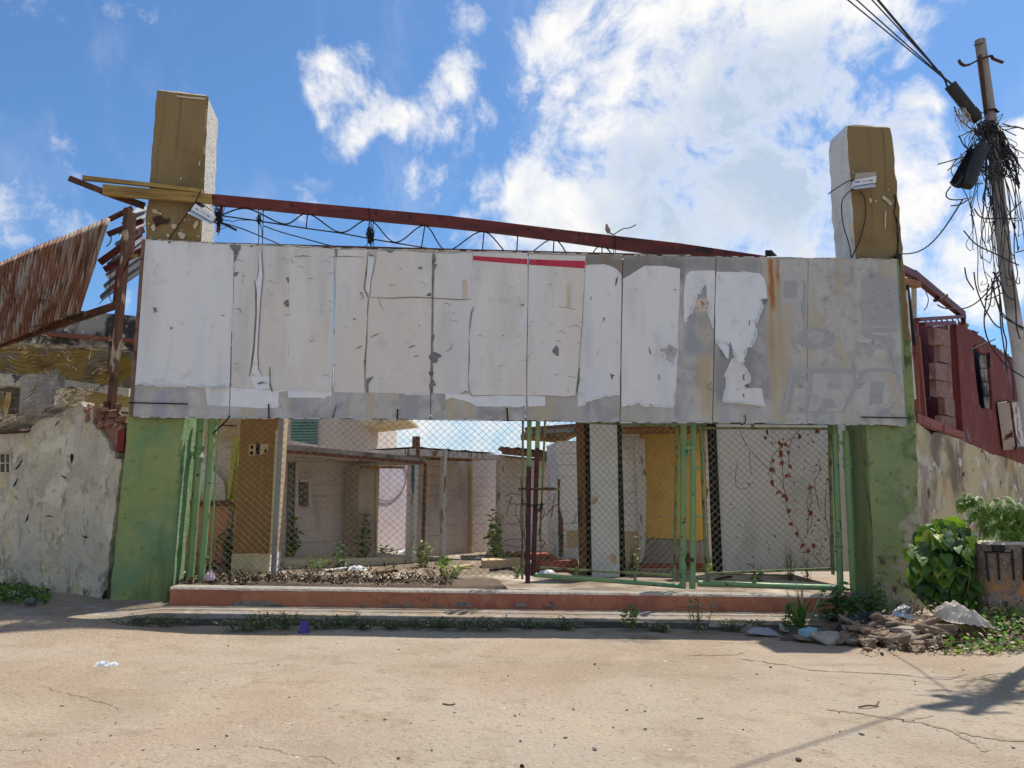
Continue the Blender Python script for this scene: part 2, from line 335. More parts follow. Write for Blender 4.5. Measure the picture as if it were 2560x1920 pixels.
M['white_side'] = mat('white_weathered_render', (.64, .63, .60), [dict(c=(.50, .48, .44), s=2, lo=.45, hi=.7), dict(c=(.45, .36, .22), s=4, st=(1, 1, .3), lo=.58, hi=.72, f=.6, masks=[('Z', None, 2.0, .6, .6)]), dict(c=(.15, .12, .1), s=26, lo=.72, hi=.76), dict(c=(.2, .17, .13), kind='crack', s=.9, lo=.01, hi=0, wob=1, f=.5)], bump=(40, .4), rough=.9)

# ------------------------------------------------------------------ ground
def axis(lo, a, c, hi, st):
    o = [a + st * i for i in range(int((c - a) / st) + 1)]; q = st
    x = a
    while x > lo: q *= 1.35; x -= q; o.insert(0, x)
    x, q = o[-1], st
    while x < hi: q *= 1.35; x += q; o.append(x)
    return o
hump = GR(px('U', 190, 172))
def rz(x, y):
    z = roadz(x) + .010 * N3((x * .7, y * .7, 3)) + .004 * N3((x * 3, y * 3, 7))
    z += .15 * math.exp(-((x - hump.x + .2) / 1.1) ** 2 - ((y - hump.y - .05) / .26) ** 2)
    return z
mb = MB()
xs = axis(-420, -8.5, 8.5, 420, .14); ys = axis(-60, 4.2, 10.6, 700, .12)
mb.grid([[Vector((x, y, rz(x, y) - (0 if y < 11 else .02))) for x in xs] for y in ys])
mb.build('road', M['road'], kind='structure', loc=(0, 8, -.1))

# pavement: two low broken steps between the road and the gate kerb
mb = MB()
prof = [(-1.25, -.03), (-.95, .004), (-.86, .012), (-.835, .035), (-.82, .066), (-.80, .072), (-.67, .078), (-.645, .088), (-.635, .100), (-.60, .103), (-.45, .100), (-.30, .098), (.2, .098), (.9, .10), (1.6, .10), (2.6, .10)]
us = [-13.0 + .07 * i for i in range(int(19.0 / .07))]
P = []
for (v, dz) in prof:
    row = []
    for u in us:
        t = max(0, min(1, (u + 5.0) / .9))            # the steps crumble into a slope left of the gate
        t = t * t * (3 - 2 * t)
        e = .05 * N3((u * 1.7, v, 1)) + .022 * N3((u * 6, v * 3, 2))
        flat = -.03 + max(0, (v + 1.05)) * .10 + .022 * N3((u * 2.2, v * 2.2, 5))
        dz2 = dz * t + (min(flat, .24) if v > -1.2 else -.03) * (1 - t)
        q = Wd(u, v + e * (1 if v < -.3 else .2) - (1 - t) * .1, 0); q.z = roadz(q.x) + dz2 + .006 * N3((u * 9, v * 9, 4))
        row.append(q)
    P.append(row)
mb.grid(P, 0, False)
def leftz(x, y):
    v = (Vector((x, y, 0)) - Wd(0, 0, 0)).dot(VB); return roadz(x) + max(-.02, min(-.03 + max(0, v + 1.15) * .10, .24))
mb.build('pavement', M['conc'], kind='structure')

# gutter: dark soil strip at the foot of the step
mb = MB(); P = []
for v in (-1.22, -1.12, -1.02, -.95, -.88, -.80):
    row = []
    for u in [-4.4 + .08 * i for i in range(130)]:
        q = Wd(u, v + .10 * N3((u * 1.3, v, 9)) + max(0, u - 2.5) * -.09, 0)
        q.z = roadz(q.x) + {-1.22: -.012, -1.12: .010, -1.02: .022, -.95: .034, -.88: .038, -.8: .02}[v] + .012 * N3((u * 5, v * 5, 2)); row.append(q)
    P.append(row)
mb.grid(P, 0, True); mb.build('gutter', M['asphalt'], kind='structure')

# gate kerb
mb = MB()
kp = [(-.31, -.05), (-.312, .07), (-.308, .178), (-.292, .200), (-.26, .206), (-.14, .206), (-.03, .202), (.02, -.03)]
uL = (FV(px('C', 1465, 1370), -.31) - Wd(0, -.31, 0)).dot(UB); uR = (FV((2085, 1500), -.31) - Wd(0, -.31, 0)).dot(UB)
us = [uL + (uR - uL) * i / 110 for i in range(111)]
P = []
for (v, dz) in kp:
    P.append([])
    for u in us:
        chip = max(0, N3((u * 4, 3, 1)) - .25) * .06 if .1 < dz < .18 and v < -.2 else 0
        q = Wd(u, v + .006 * N3((u * 7, dz * 30, 3)) + chip, 0); q.z = roadz(q.x) + .11 + dz - chip * .7 + .004 * N3((u * 8, v * 8, 1)); P[-1].append(q)
for j in range(len(kp) - 1): mb.grid(P[j:j + 2], 0 if j < 2 else 1, True)
mb.poly([P[j][0] for j in range(len(kp))], 0); mb.poly([P[j][-1] for j in range(len(kp))][::-1], 0)
for (x, y, w_, h_) in [(280, 573, 80, 18), (597, 578, 9, 9), (680, 580, 26, 7), (725, 582, 22, 9), (815, 581, 24, 8), (890, 578, 30, 14), (1060, 581, 22, 12), (1150, 580, 18, 10), (340, 582, 36, 6)]:
    ps = []
    for k in range(15):
        a = -1 + k / 7; ps.append((400 + (x + w_ * a) / 1.176, 1020 + (584 - (h_ * (1 - a * a) ** .5 * R.uniform(.6, 1.3) if abs(a) < 1 else 0)) / 1.176))
    mb.poly([FV(q, -.319) for q in ps], 2)
for (c, pts) in [('W', [(1050, 225), (1052, 200), (1066, 178), (1082, 185), (1086, 205), (1070, 222)]), ('W', [(955, 212), (965, 190), (978, 195), (970, 215)]), ('W', [(920, 215), (940, 200), (935, 222)])]: mb.poly([FV(px(c, *q), -.319) for q in pts], 2)
mb.build('kerb', [M['terracotta'], M['kerbtop'], mat('grey_cement_patch', (.25, .225, .185), [dict(c=(.15, .13, .10), s=14, lo=.5, hi=.65)], bump=(30, .8))], kind='structure')

# yard behind the gate
def yz(x, y): return roadz(x) + .255 + .02 * N3((x * .8, y * .8, 5)) + .008 * N3((x * 4, y * 4, 6))
mb = MB()
mb.grid([[Vector((x, y, yz(x, y) - (.08 if y < FY + x * .08 + .0 else 0))) for x in [-8 + .2 * i for i in range(81)]] for y in [FY - .3 + .2 * i for i in range(70)]])
P = mb.v
mb2 = MB()
rows = []
for v in [.12, .3, .6, 1.0, 1.4, 1.9, 2.5, 3.2, 4, 5, 6.5, 8, 10, 13]:
    rows.append([])
    for u in [-4.95 + .16 * i for i in range(65)]:
        q = Wd(u, v, 0); q.z = yz(q.x, q.y); rows[-1].append(q)
mb2.grid(rows); mb2.build('yard', M['yardconc'], kind='structure')
# heap of soil and dead leaves just behind the kerb
rows = []
for v in [-.06, -.02, .10, .22, .34, .62, .85, 1.1, 1.4, 1.7, 2.0]:
    rows.append([])
    for i in range(80):
        u = -4.35 + i * .058
        q = Wd(u, v + .03 * N3((u * 3, v, 1)), 0); hgt = {-.06: -.02, -.02: .035, .10: .05, .22: .062, .34: .065, .62: .05, .85: .03, 1.1: .022, 1.4: .018, 1.7: .006, 2.0: -.03}[v]
        q.z = yz(q.x, q.y) + (hgt * (.75 + .6 * N3((u * 2, v * 2, 8))) if hgt > 0 else hgt) * (1 if u < -.2 else max(0, 1 + (u + .2) * 2)) + .022 * N3((u * 2.6, v * 2.6, 31)) + .012 * N3((u * 9, v * 9, 3)) - (.0 if u < -.0 else .06); rows[-1].append(q)
mb = MB(); mb.grid(rows); mb.build('soil', M['dirt'], kind='structure')

# ------------------------------------------------------------------ rough-cast prisms (pillars, columns)
def rough_loft(mb, rings, mats4, cap_mat, step=.1, bev=.025, k=7, amp=.008, seed=0):
    lv = []
    for a, c in zip(rings[:-1], rings[1:]):
        n = max(1, int((Vector(c[0]) - Vector(a[0])).length / step))
        for i in range(n): lv.append([Vector(a[j]).lerp(Vector(c[j]), i / n) for j in range(4)])
    lv.append([Vector(q) for q in rings[-1]])
    P = []; sm = []
    for li, r in enumerate(lv):
        cen = (r[0] + r[1] + r[2] + r[3]) / 4; row = []; sm = []
        for i in range(4):
            a, c = r[i], r[(i + 1) % 4]; L = (c - a).length; bf = min(.3, bev / L)
            for j in range(k + 1):
                t = bf + (1 - 2 * bf) * j / k; q = a.lerp(c, t)
                d = (q - cen); d.z = 0; d.normalize()
                edge = 1.0 + (2.2 if j in (0, k) else 0)
                q = q + d * (amp * edge * N3((q.x * 5 + seed, q.y * 5, q.z * 5)) + amp * .5 * N3((q.x * 17, q.y * 17, q.z * 17 + seed)))
                row.append(q); sm.append(mats4[i])
        P.append(row)
    n = len(P[0])
    for j in range(len(P) - 1):
        vs = P[j] + P[j + 1]
        for i in range(n): mb.add([P[j][i], P[j][(i + 1) % n], P[j + 1][(i + 1) % n], P[j + 1][i]], [[0, 1, 2, 3]], sm[i], False)
    top = P[-1]; cen = sum(top, Vector()) / n
    ins = [q.lerp(cen, .12) + Vector((0, 0, .03 + .02 * N3((q.x * 6, q.y * 6, 1)))) for q in top]
    for i in range(n): mb.add([top[i], top[(i + 1) % n], ins[(i + 1) % n], ins[i]], [[0, 1, 2, 3]], cap_mat)
    mb.poly(ins, cap_mat)
def ring(l, r, v, depth, dz=(0, 0)):
    a, c = FV(l, v), FV(r, v); z = (a.z + c.z) / 2; a.z = z + dz[0]; c.z = z + dz[1]
    return [a, c, c + VB * depth, a + VB * depth]

lb = FV((344, 1500), .3); lb.z = roadz(lb.x) + .1
t = thing('pillar', 'left gate pillar, green below, ochre above with a white right side', 'pillar', lb)
mb = MB()
lows = [ring((270.5, 1507), (420, 1506), .10, .56), ring((318.5, 1042), (460, 1045), .10, .56), ring((339, 830), (480, 832), .10, .56)]
lows[0][0].z -= .1
for q in lows[0]: q.z = lb.z - .06
rough_loft(mb, lows, [0, 1, 0, 0], 0, seed=1)
mb.build('lower_shaft', [M['green_wall'], M['green_side']], t)
mb = MB()
ups = [lows[2], ring((361, 597), (502, 601), .10, .56), ring((370.5, 446), (508, 465), .10, .56), ring((385, 290), (516.5, 300), .10, .56), ring((391, 226), (519, 240), .10, .56, (.03, -.03))]
ups[0] = [q + Vector((0, 0, .002)) for q in ups[0]]
ups[-1][2].z -= .10; ups[-1][2] -= VB * .05
rough_loft(mb, ups, [0, 1, 0, 0], 2, seed=5)
up = mb.build('upper_shaft', [M['ochre'], M['white_rough'], M['kerbtop']], t)
# knocked-out hole in the render
mb = MB(); hp = [FV(px('A', *q), .085) for q in [(1315, 1195), (1350, 1175), (1390, 1170), (1405, 1195), (1440, 1200), (1470, 1195), (1465, 1220), (1440, 1245), (1410, 1240), (1345, 1268), (1335, 1240)]]
mb.poly(hp); mb.build('broken_hole', mat('exposed_dark_brick', (.05, .028, .018), [dict(c=(.13, .06, .04), s=14, lo=.5, hi=.7)], bump=(20, 1)), up)
mb = MB()
for q in [[(1480, 1255), (1500, 1240), (1530, 1255), (1520, 1290), (1490, 1285)], [(1535, 1320), (1560, 1310), (1605, 1335), (1590, 1375), (1560, 1372), (1545, 1350)], [(1300, 1270), (1330, 1240), (1345, 1280), (1330, 1310), (1315, 1295)], [(1670, 1250), (1690, 1220), (1712, 1215), (1715, 1240), (1690, 1290), (1672, 1285)], [(1435, 1340), (1452, 1325), (1468, 1345), (1450, 1365)],
          [(1310, 1130), (1325, 1115), (1350, 1120), (1370, 1140), (1395, 1150), (1400, 1165), (1330, 1150)], [(1590, 1200), (1605, 1205), (1600, 1225)], [(1620, 1205), (1640, 1200), (1635, 1215)], [(1520, 130), (1640, 145), (1780, 155), (1770, 170), (1650, 160), (1530, 145)], [(1718, 700), (1732, 695), (1730, 740), (1715, 735)], [(1555, 845), (1568, 840), (1570, 860), (1558, 862)], [(1270, 1245), (1290, 1230), (1295, 1250)], [(1700, 1330), (1725, 1350), (1715, 1365)], [(1555, 1290), (1580, 1295), (1575, 1305)], [(1280, 1360), (1300, 1355), (1310, 1370)]]:
    mb.poly([FV(px('A', *p), .083) for p in q])
M['plaster'] = mat('bare_cream_plaster', (.56, .50, .37), [dict(c=(.36, .29, .18), s=8, lo=.5, hi=.7)], bump=(30, .4))
mb.build('bare_patch', M['plaster'], up)

rb = FV((2240, 1497), .3); rb.z = roadz(rb.x) + .05
t = thing('pillar', 'right gate pillar, peeling green paint below, cracked ochre above with a floodlight', 'pillar', rb)
lows = [ring((2184, 1500), (2301, 1500), .10, .56), ring((2169, 1160), (2297, 1160), .10, .56), ring((2160, 1060), (2292, 1060), .10, .56), ring((2151, 850), (2279, 850), .10, .56)]
for q in lows[0]: q.z = rb.z - .1
mb = MB(); rough_loft(mb, lows, [0, 0, 0, 1], 0, seed=9); mb.build('lower_shaft', [M['green_peel'], M['green_stain']], t)
ups = [[q + Vector((0, 0, .002)) for q in lows[3]], ring((2135.6, 646), (2261, 655), .10, .56), ring((2122, 450), (2243, 450), .10, .56), ring((2114, 340), (2234, 340), .10, .56), ring((2116, 316), (2228, 318), .12, .52)]
mb = MB(); rough_loft(mb, ups, [0, 0, 0, 1], 2, seed=13)
up = mb.build('upper_shaft', [M['ochre'], M['white_side'], M['ochre']], t)
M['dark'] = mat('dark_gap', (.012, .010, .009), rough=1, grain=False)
mb = MB(); ck = [(1095, 990), (1105, 1050), (1095, 1110), (1088, 1150), (1105, 1180), (1115, 1240), (1122, 1320), (1125, 1400), (1122, 1470), (1112, 1540)]
for a, c in zip(ck[:-1], ck[1:]):
    wv = 4 + R.random() * 3
    mb.poly([FV(px('H', a[0] - wv, a[1]), .083), FV(px('H', a[0] + wv, a[1]), .083), FV(px('H', c[0] + wv, c[1]), .083), FV(px('H', c[0] - wv, c[1]), .083)])
mb.build('crack', M['dark'], up)
mb = MB()
for q in [[(985, 1010), (1000, 1000), (1040, 1030), (1072, 1060), (1068, 1088), (1040, 1070), (1020, 1045), (995, 1030)], [(865, 1030), (895, 1020), (900, 1050), (885, 1065)], [(918, 1035), (945, 1045), (935, 1060)], [(1010, 1140), (1022, 1135), (1018, 1290), (1008, 1280)], [(690, 1240), (735, 1250), (730, 1350), (745, 1440), (725, 1430), (715, 1300)], [(790, 1160), (800, 1158), (798, 1172)], [(725, 795), (738, 790), (735, 815)], [(820, 980), (828, 985), (815, 1005)], [(1030, 945), (1045, 940), (1040, 960)], [(700, 800), (708, 800), (706, 820)]]:
    mb.poly([FV(px('H', *p), .083) for p in q])
mb.build('bare_patch', M['plaster'], up)
# ------------------------------------------------------------------ the big signboard
bc = (FV((331, 1042), 0) + FV((2265, 1063), 0)) / 2 + VB * .05
board = thing('signboard', 'long weathered signboard of grey metal panels with peeling white posters between two pillars', 'signboard', bc)
def bx(c, x): return FV(px(c, x, 800), 0).x - bc.x
def sx(x0): return x0 - bc.x
def stain(c, x0, x1, y0, y1, col, f=.8, s=6, soft=.05, lo=.30, hi=.58, st=.10):
    a, q = FV(px(c, x0, (y0 + y1) / 2), 0), FV(px(c, x1, (y0 + y1) / 2), 0); zt = FV(px(c, (x0 + x1) / 2, y0), 0).z - bc.z; zb = FV(px(c, (x0 + x1) / 2, y1), 0).z - bc.z
    return dict(c=col, s=s, st=(1, 1, st), lo=lo, hi=hi, d=9, f=f, masks=[('X', a.x - bc.x, q.x - bc.x, soft, .08), ('Z', zb, zt, .12, .25)], ws=5)
base_layers = [dict(c=(.33, .325, .315), s=1.6, lo=.42, hi=.66, d=10, dist=.8), dict(c=(.52, .505, .48), s=2.6, lo=.48, hi=.70, d=10, dist=.5), dict(c=(.23, .225, .215), s=4.5, lo=.54, hi=.72, d=11, f=.8), dict(c=(.44, .39, .29), s=2.0, st=(1.6, 1, .25), lo=.48, hi=.66, f=.85),
    dict(c=(.27, .27, .31), s=3.2, st=(1.2, 1, .5), lo=.56, hi=.72, f=.75), dict(c=(.24, .235, .23), s=11, lo=.62, hi=.76, d=9), dict(c=(.52, .51, .49), s=30, lo=.62, hi=.78, f=.6)]
def low_band(): # the strip under the posters shows blocks of old paste and stains
    out = []
    for (c, x0, x1, col) in [('M', 210, 330, (.30, .30, .36)), ('M', 420, 520, (.31, .31, .35)), ('M', 1490, 1560, (.33, .33, .36)), ('N', 120, 260, (.30, .30, .33)), ('N', 250, 290, (.50, .42, .26)), ('N', 420, 470, (.46, .37, .22)), ('N', 555, 600, (.46, .40, .27)), ('N', 690, 850, (.30, .30, .34)), ('N', 1085, 1190, (.50, .40, .22)), ('N', 1230, 1330, (.47, .37, .19)), ('K', 750, 1000, (.42, .37, .27)), ('K', 1000, 1250, (.40, .37, .31)), ('K', 1650, 2000, (.43, .40, .34)), ('L', 640, 720, (.36, .36, .40)), ('L', 870, 950, (.38, .37, .36))]:
        out.append(stain(c, x0, x1, 1330 if c != 'L' else 1325, 1640, col, f=.75, s=4, soft=.03, lo=.28, hi=.62, st=.3))
    return out
M['galv'] = mat('weathered_galvanised', (.47, .46, .44), base_layers + low_band() + [
    stain('L', 1040, 1175, 140, 1480, (.43, .345, .21), .85, 4, .06, .28, .66), stain('L', 1055, 1150, 200, 1300, (.42, .25, .085), .85, 7, .04, .42, .7, .05), stain('L', 1050, 1090, 145, 560, (.36, .13, .035), 1.0, 6, .02, .2, .5), stain('L', 1102, 1138, 150, 330, (.36, .13, .035), 1.0, 6, .02, .2, .5),
    stain('L', 455, 605, 930, 1440, (.46, .345, .19), .8, 4, .06, .28, .62), stain('L', 480, 590, 950, 1330, (.46, .27, .09), .8, 7, .04, .42, .68, .05), stain('L', 360, 470, 640, 900, (.34, .37, .42), .8), stain('L', 600, 1045, 480, 1330, (.235, .245, .26), .85, 2.2, .04, .30, .54, .6), stain('L', 360, 600, 350, 940, (.285, .30, .32), .85, 2.2, .04, .32, .54, .6),
    stain('K', 1250, 2110, 190, 430, (.20, .185, .165), .92, 3, .03, .12, .42, .8), stain('K', 1400, 1560, 200, 330, (.25, .13, .06), .6), stain('L', 330, 1000, 130, 280, (.26, .255, .25), .85, 3, .03, .2, .5, .6), stain('L', 1790, 2140, 310, 700, (.285, .295, .35), .55, 3, .02),
    dict(c=(.62, .50, .38), s=5, lo=.36, hi=.5, d=7, masks=[('X', bx('L', 462), bx('L', 552), .03, .08), ('Z', FV(px('L', 520, 585), 0).z - bc.z, FV(px('L', 520, 480), 0).z - bc.z, .03, .08)]), dict(c=(.16, .055, .018), s=9, lo=.50, hi=.57, d=8, masks=[('X', bx('L', 470), bx('L', 560), .03, .05), ('Z', FV(px('L', 520, 580), 0).z - bc.z, FV(px('L', 520, 500), 0).z - bc.z, .03, .06)]),
    dict(c=(.19, .07, .02), s=12, lo=.55, hi=.62, d=7, masks=[('X', bx('L', 530), bx('L', 575), .03, .05), ('Z', FV(px('L', 520, 1250), 0).z - bc.z, FV(px('L', 520, 1150), 0).z - bc.z, .05, .06)])],
    rough=.62, rvar=.12, spec=.35, bump=(30, .12))
def paper(name, base, warm=0):
    L = [dict(c=(.46, .43, .39), s=2.2, st=(3, 1, .12), lo=.64, hi=.82, d=9, f=.4), dict(c=tuple(q * .80 for q in base), s=1.3, st=(1.5, 1, .35), lo=.43, hi=.68, d=7), dict(c=(base[0] * .90, base[1] * .94, base[2] * .99), s=1.0, st=(2.2, 1, .25), lo=.48, hi=.62, d=3, f=.8)]
    if warm: L += [dict(c=(.66, .60, .53), s=.9, st=(1.4, 1, .5), lo=.44, hi=.55, d=4, f=.75, dist=.9), dict(c=(.65, .65, .63), s=2.2, st=(2.5, 1, .2), lo=.55, hi=.62, d=3, f=.7)]
    L += [dict(c=(.46, .43, .38), s=5, lo=.56, hi=.76, d=10, f=.55), dict(c=(.50, .43, .28), s=5, st=(1, 1, .05), lo=.68, hi=.78, f=.6), dict(c=(.40, .36, .32), s=5, st=(.5, 1, 9), lo=.70, hi=.73, d=5, f=.5)]
    return mat(name, base, L, rough=.62, spec=.3, bump=(7, .16, (.6, 1, 2), .02), grain=False)
M['paper_cool'] = paper('cool_white_paper', (.715, .71, .695)); M['paper_warm'] = paper('warm_white_paper', (.695, .665, .62), 1); M['paper_blue'] = paper('bluish_white_paper', (.755, .755, .755))
M['tear'] = mat('grey_tear', (.20, .205, .205), [dict(c=(.10, .10, .10), s=14, lo=.45, hi=.65), dict(c=(.34, .33, .31), s=22, lo=.6, hi=.7)], rough=.9)
M['slit'] = mat('dark_slit', (.07, .065, .06), rough=1, grain=False)
M['crease'] = mat('brown_crease', (.24, .17, .12), [dict(c=(.12, .08, .05), s=9, lo=.45, hi=.6)], rough=.9)
M['redcrease'] = mat('red_crease', (.32, .10, .10), rough=.9)
M['redband'] = mat('crimson_print', (.46, .030, .062), [dict(c=(.56, .10, .14), s=60, st=(1, 1, .06), lo=.45, hi=.7, f=.6), dict(c=(.40, .02, .04), s=2, lo=.5, hi=.7)], rough=.6)
M['ghost_dark'] = mat('faded_grey_lettering', (.355, .352, .355), [dict(c=(.39, .385, .38), s=5, lo=.46, hi=.62, d=10), dict(c=(.23, .23, .24), s=14, lo=.6, hi=.74, d=9)], rough=.65)
M['ghost_light'] = mat('pale_letter_trace', (.47, .46, .44), [dict(c=(.40, .40, .40), s=7, lo=.45, hi=.65, d=9)], rough=.65)
M['rust'] = mat('rusted_steel', (.085, .038, .022), [dict(c=(.17, .07, .03), s=6, lo=.48, hi=.66), dict(c=(.03, .02, .016), s=4, lo=.5, hi=.7), dict(c=(.30, .24, .16), s=11, lo=.66, hi=.72, f=.7)], rough=.85, bump=(40, .4))
M['blackrod'] = mat('dark_rod', (.018, .017, .017), rough=.7, grain=False)

seams_top = [(586.5, 611), (839, 622), (1084, 632), (1320.5, 633), (1557.5, 638), (1790.5, 642), (2020.5, 646)]
seams_bot = [(573, 1043.5), (831, 1046), (1076, 1047), (1314, 1050.5), (1550, 1054.5), (1781.4, 1055.5), (2017, 1058)]
topl = [(363, 599), (499, 606), (587, 611), (705, 613), (839, 621), (852, 620.5), (1084, 627), (1182, 628), (1320, 632), (1557, 638), (1740, 639), (1790, 642), (2020, 645.5), (2150, 647), (2242, 649)]
def top_y(x):
    for a, c in zip(topl[:-1], topl[1:]):
        if a[0] <= x <= c[0]: return a[1] + (c[1] - a[1]) * (x - a[0]) / (c[0] - a[0])
    return topl[0][1] if x < 363 else topl[-1][1]
edges = [((363, 599), (331.6, 1041.5))] + [((a[0], top_y(a[0])), c) for a, c in zip(seams_top, seams_bot)] + [((2242, 649), (2265.6, 1063))]
gaps = [.0, .004, .0035, .005, .005, .006, .006, .004, 0]
for i in range(8):
    (a, d_), (c, e) = edges[i], edges[i + 1]
    A_, D_, C_, E_ = FV(a, 0), FV(d_, 0), FV(c, 0), FV(e, 0)
    A_ += UB * gaps[i]; D_ += UB * gaps[i]; C_ -= UB * gaps[i + 1]; E_ -= UB * gaps[i + 1]
    n = 24; jit = lambda q, s_: q + ZB * (.006 * N3((q.x * 9, s_, 2)) + .004 * N3((q.x * 31, s_, 4)))
    T_ = [jit(A_.lerp(C_, k / n), 1) for k in range(n + 1)]; B_ = [jit(D_.lerp(E_, k / n), 7) for k in range(n + 1)]
    mb = MB(); mb.prism(D_ and (B_ + T_[::-1]), VB * .014)
    mb.build('panel', M['galv'], board)
# steel frame behind the panels
mb = MB()
TL, BL, TR, BR = FV((363, 599), .0), FV((331.6, 1041.5), .0), FV((2242, 649), 0), FV((2265.6, 1063), 0)
for a, c in ((TL - ZB * .03, TR - ZB * .03), (BL + ZB * .03, BR + ZB * .03), (TL.lerp(BL, .5), TR.lerp(BR, .5))): mb.bar(a + VB * .055, c + VB * .055, .07, .05)
for i in range(1, 8):
    a, c = FV(edges[i][0], 0), FV(edges[i][1], 0)
    if i in (2, 4): a = a + UB * .03; c = c + UB * .03
    mb.bar(a + VB * .05 - ZB * .06, c + VB * .05 + ZB * .06, .03, .05)
mb.build('back_frame', M['rust'], board)
M['brownframe'] = mat('flaking_brown_frame', (.20, .105, .075), [dict(c=(.11, .05, .03), s=7, lo=.48, hi=.62), dict(c=(.36, .30, .24), s=13, lo=.62, hi=.7)], bump=(40, .4))
mb = MB(); mb.bar(TL + VB * .045 - UB * .022, BL + VB * .045 - UB * .022, .04, .11, up=VB); mb.build('side_frame', M['brownframe'], board)
M['greenmetal'] = mat('green_metal_paint', (.20, .315, .125), [dict(c=(.125, .265, .14), s=1.6, st=(1, 1, .6), lo=.45, hi=.66), dict(c=(.27, .35, .13), s=2.1, st=(1, 1, .6), lo=.52, hi=.72, f=.7), dict(c=(.05, .035, .03), s=9, lo=.635, hi=.65, d=7), dict(c=(.11, .05, .03), s=5, lo=.655, hi=.68)], rough=.55, rvar=.15, spec=.4)
mb = MB(); mb.bar(TR + VB * .03 + UB * .012, BR + VB * .03 + UB * .012, .02, .07, up=VB); mb.build('side_frame', M['greenmetal'], board)
M['liptrim'] = mat('chipped_white_lip', (.60, .59, .56), [dict(c=(.22, .20, .18), s=9, lo=.5, hi=.6), dict(c=(.28, .40, .40), s=3, lo=.55, hi=.62)], rough=.7)
for (pts, dz) in ((topl, .0), ([(331.6, 1041.5), (573, 1044), (831, 1046), (1076, 1047.5), (1314, 1051), (1550, 1055), (1781, 1056), (2017, 1058.5), (2265.6, 1063)], -.004)):
    mb = MB()
    for a, c in zip(pts[:-1], pts[1:]):
        p, q = FV(a, 0), FV(c, 0); n = max(1, int((q - p).length / .08))
        for k in range(n):
            if R.random() < .22: continue
            s_, e_ = p.lerp(q, k / n), p.lerp(q, (k + .97) / n); j = R.uniform(-.004, .004)
            mb.bar(s_ + VB * .012 + ZB * (dz + j), e_ + VB * .012 + ZB * (dz + j + R.uniform(-.002, .002)), .05, .008 + R.random() * .008)
    mb.build('edge_trim', M['liptrim'], board)

def sheet(c, pts, m, v=-.004, amp=.004, n=4, extra=(), name='poster_sheet', thick=.003):
    P3 = rough_line([FV(px(c, *q), v) for q in pts], n, amp)
    mb = MB(); mb.prism(P3, VB * thick)
    mats = [m]
    return mb.build(name, mats, board)
WARM, COOL, BLUE = M['paper_warm'], M['paper_cool'], M['paper_blue']
sheet('M', [(152, 68), (350, 74), (355, 98), (368, 98), (372, 76), (740, 92), (880, 104), (890, 130), (915, 150), (914, 200), (905, 660), (885, 1000), (880, 1300), (820, 1325), (700, 1332), (600, 1336), (400, 1326), (300, 1330), (115, 1308), (60, 1326)], COOL)
sheet('M', [(945, 108), (1130, 118), (1150, 116), (1400, 122), (1500, 140), (1600, 132), (1780, 148), (1775, 1000), (1758, 1376), (1500, 1364), (1380, 1362), (1250, 1376), (1225, 1360), (1090, 1358), (1020, 1356), (895, 1335), (898, 985), (912, 600), (922, 300), (935, 245), (960, 190)], WARM)
# pale strip left where the two sheets overlapped, and the older sheets underneath
sheet('M', [(1155, 118), (1162, 118), (1152, 200), (1165, 380), (1130, 820), (1118, 1100), (1160, 1240), (1110, 1245), (1065, 1210), (1085, 1000), (1107, 700), (1108, 500), (1100, 430), (1130, 200)], BLUE, -.0095, .003)
sheet('M', [(663, 1338), (878, 1338), (874, 1505), (690, 1500)], BLUE, -.0025); sheet('M', [(887, 1342), (1000, 1352), (1305, 1372), (1300, 1505), (1270, 1522), (1090, 1520), (885, 1506)], BLUE, -.0025)
sheet('M', [(1060, 1250), (1100, 1245), (1220, 1250), (1225, 1350), (1110, 1360), (1090, 1320)], BLUE, -.0075, .003)
sheet('M', [(1385, 1364), (1762, 1374), (1758, 1416), (1725, 1418), (1700, 1436), (1640, 1430), (1383, 1430)], BLUE, -.0025)
sheet('N', [(150, 152), (400, 152), (415, 165), (392, 350), (378, 490), (410, 560), (408, 740), (392, 1080), (388, 1392), (120, 1382), (122, 1375), (128, 800), (140, 300)], WARM)
sheet('N', [(495, 165), (700, 160), (870, 175), (970, 182), (965, 400), (960, 900), (955, 1100), (948, 1395), (700, 1398), (440, 1388), (420, 1380), (410, 1280), (395, 1260), (405, 1000), (415, 700), (430, 560), (440, 420), (470, 300)], WARM)
sheet('N', [(412, 205), (465, 205), (470, 240), (440, 410), (425, 545), (405, 520), (382, 490), (398, 350)], BLUE, -.0068, .003)
sheet('N', [(990, 185), (1180, 190), (1320, 172), (1318, 500), (1300, 800), (1292, 1380), (1240, 1372), (1180, 1398), (985, 1395), (975, 1380), (980, 900), (985, 500)], WARM)
eE = sheet('K', [(286, 168), (500, 176), (757, 182), (752, 500), (745, 1410), (500, 1408), (262, 1416), (245, 1350), (242, 1200), (258, 800), (268, 600), (285, 300)], WARM, -.0085, .003)
eF = sheet('K', [(768, 192), (1260, 206), (1252, 310), (1238, 600), (1222, 900), (1195, 1200), (1172, 1412), (1080, 1426), (910, 1414), (752, 1412), (762, 600)], WARM, -.0085, .003)
for (c, pts, par) in (('K', [(288, 206), (500, 219), (756, 233), (755, 281), (600, 270), (400, 254), (283, 243)], eE), ('K', [(770, 234), (1000, 244), (1254, 250), (1250, 316), (1100, 304), (900, 292), (768, 283)], eF)):
    mb = MB(); mb.poly([FV(px(c, *q), -.0105) for q in pts]); mb.build('red_band', M['redband'], par)
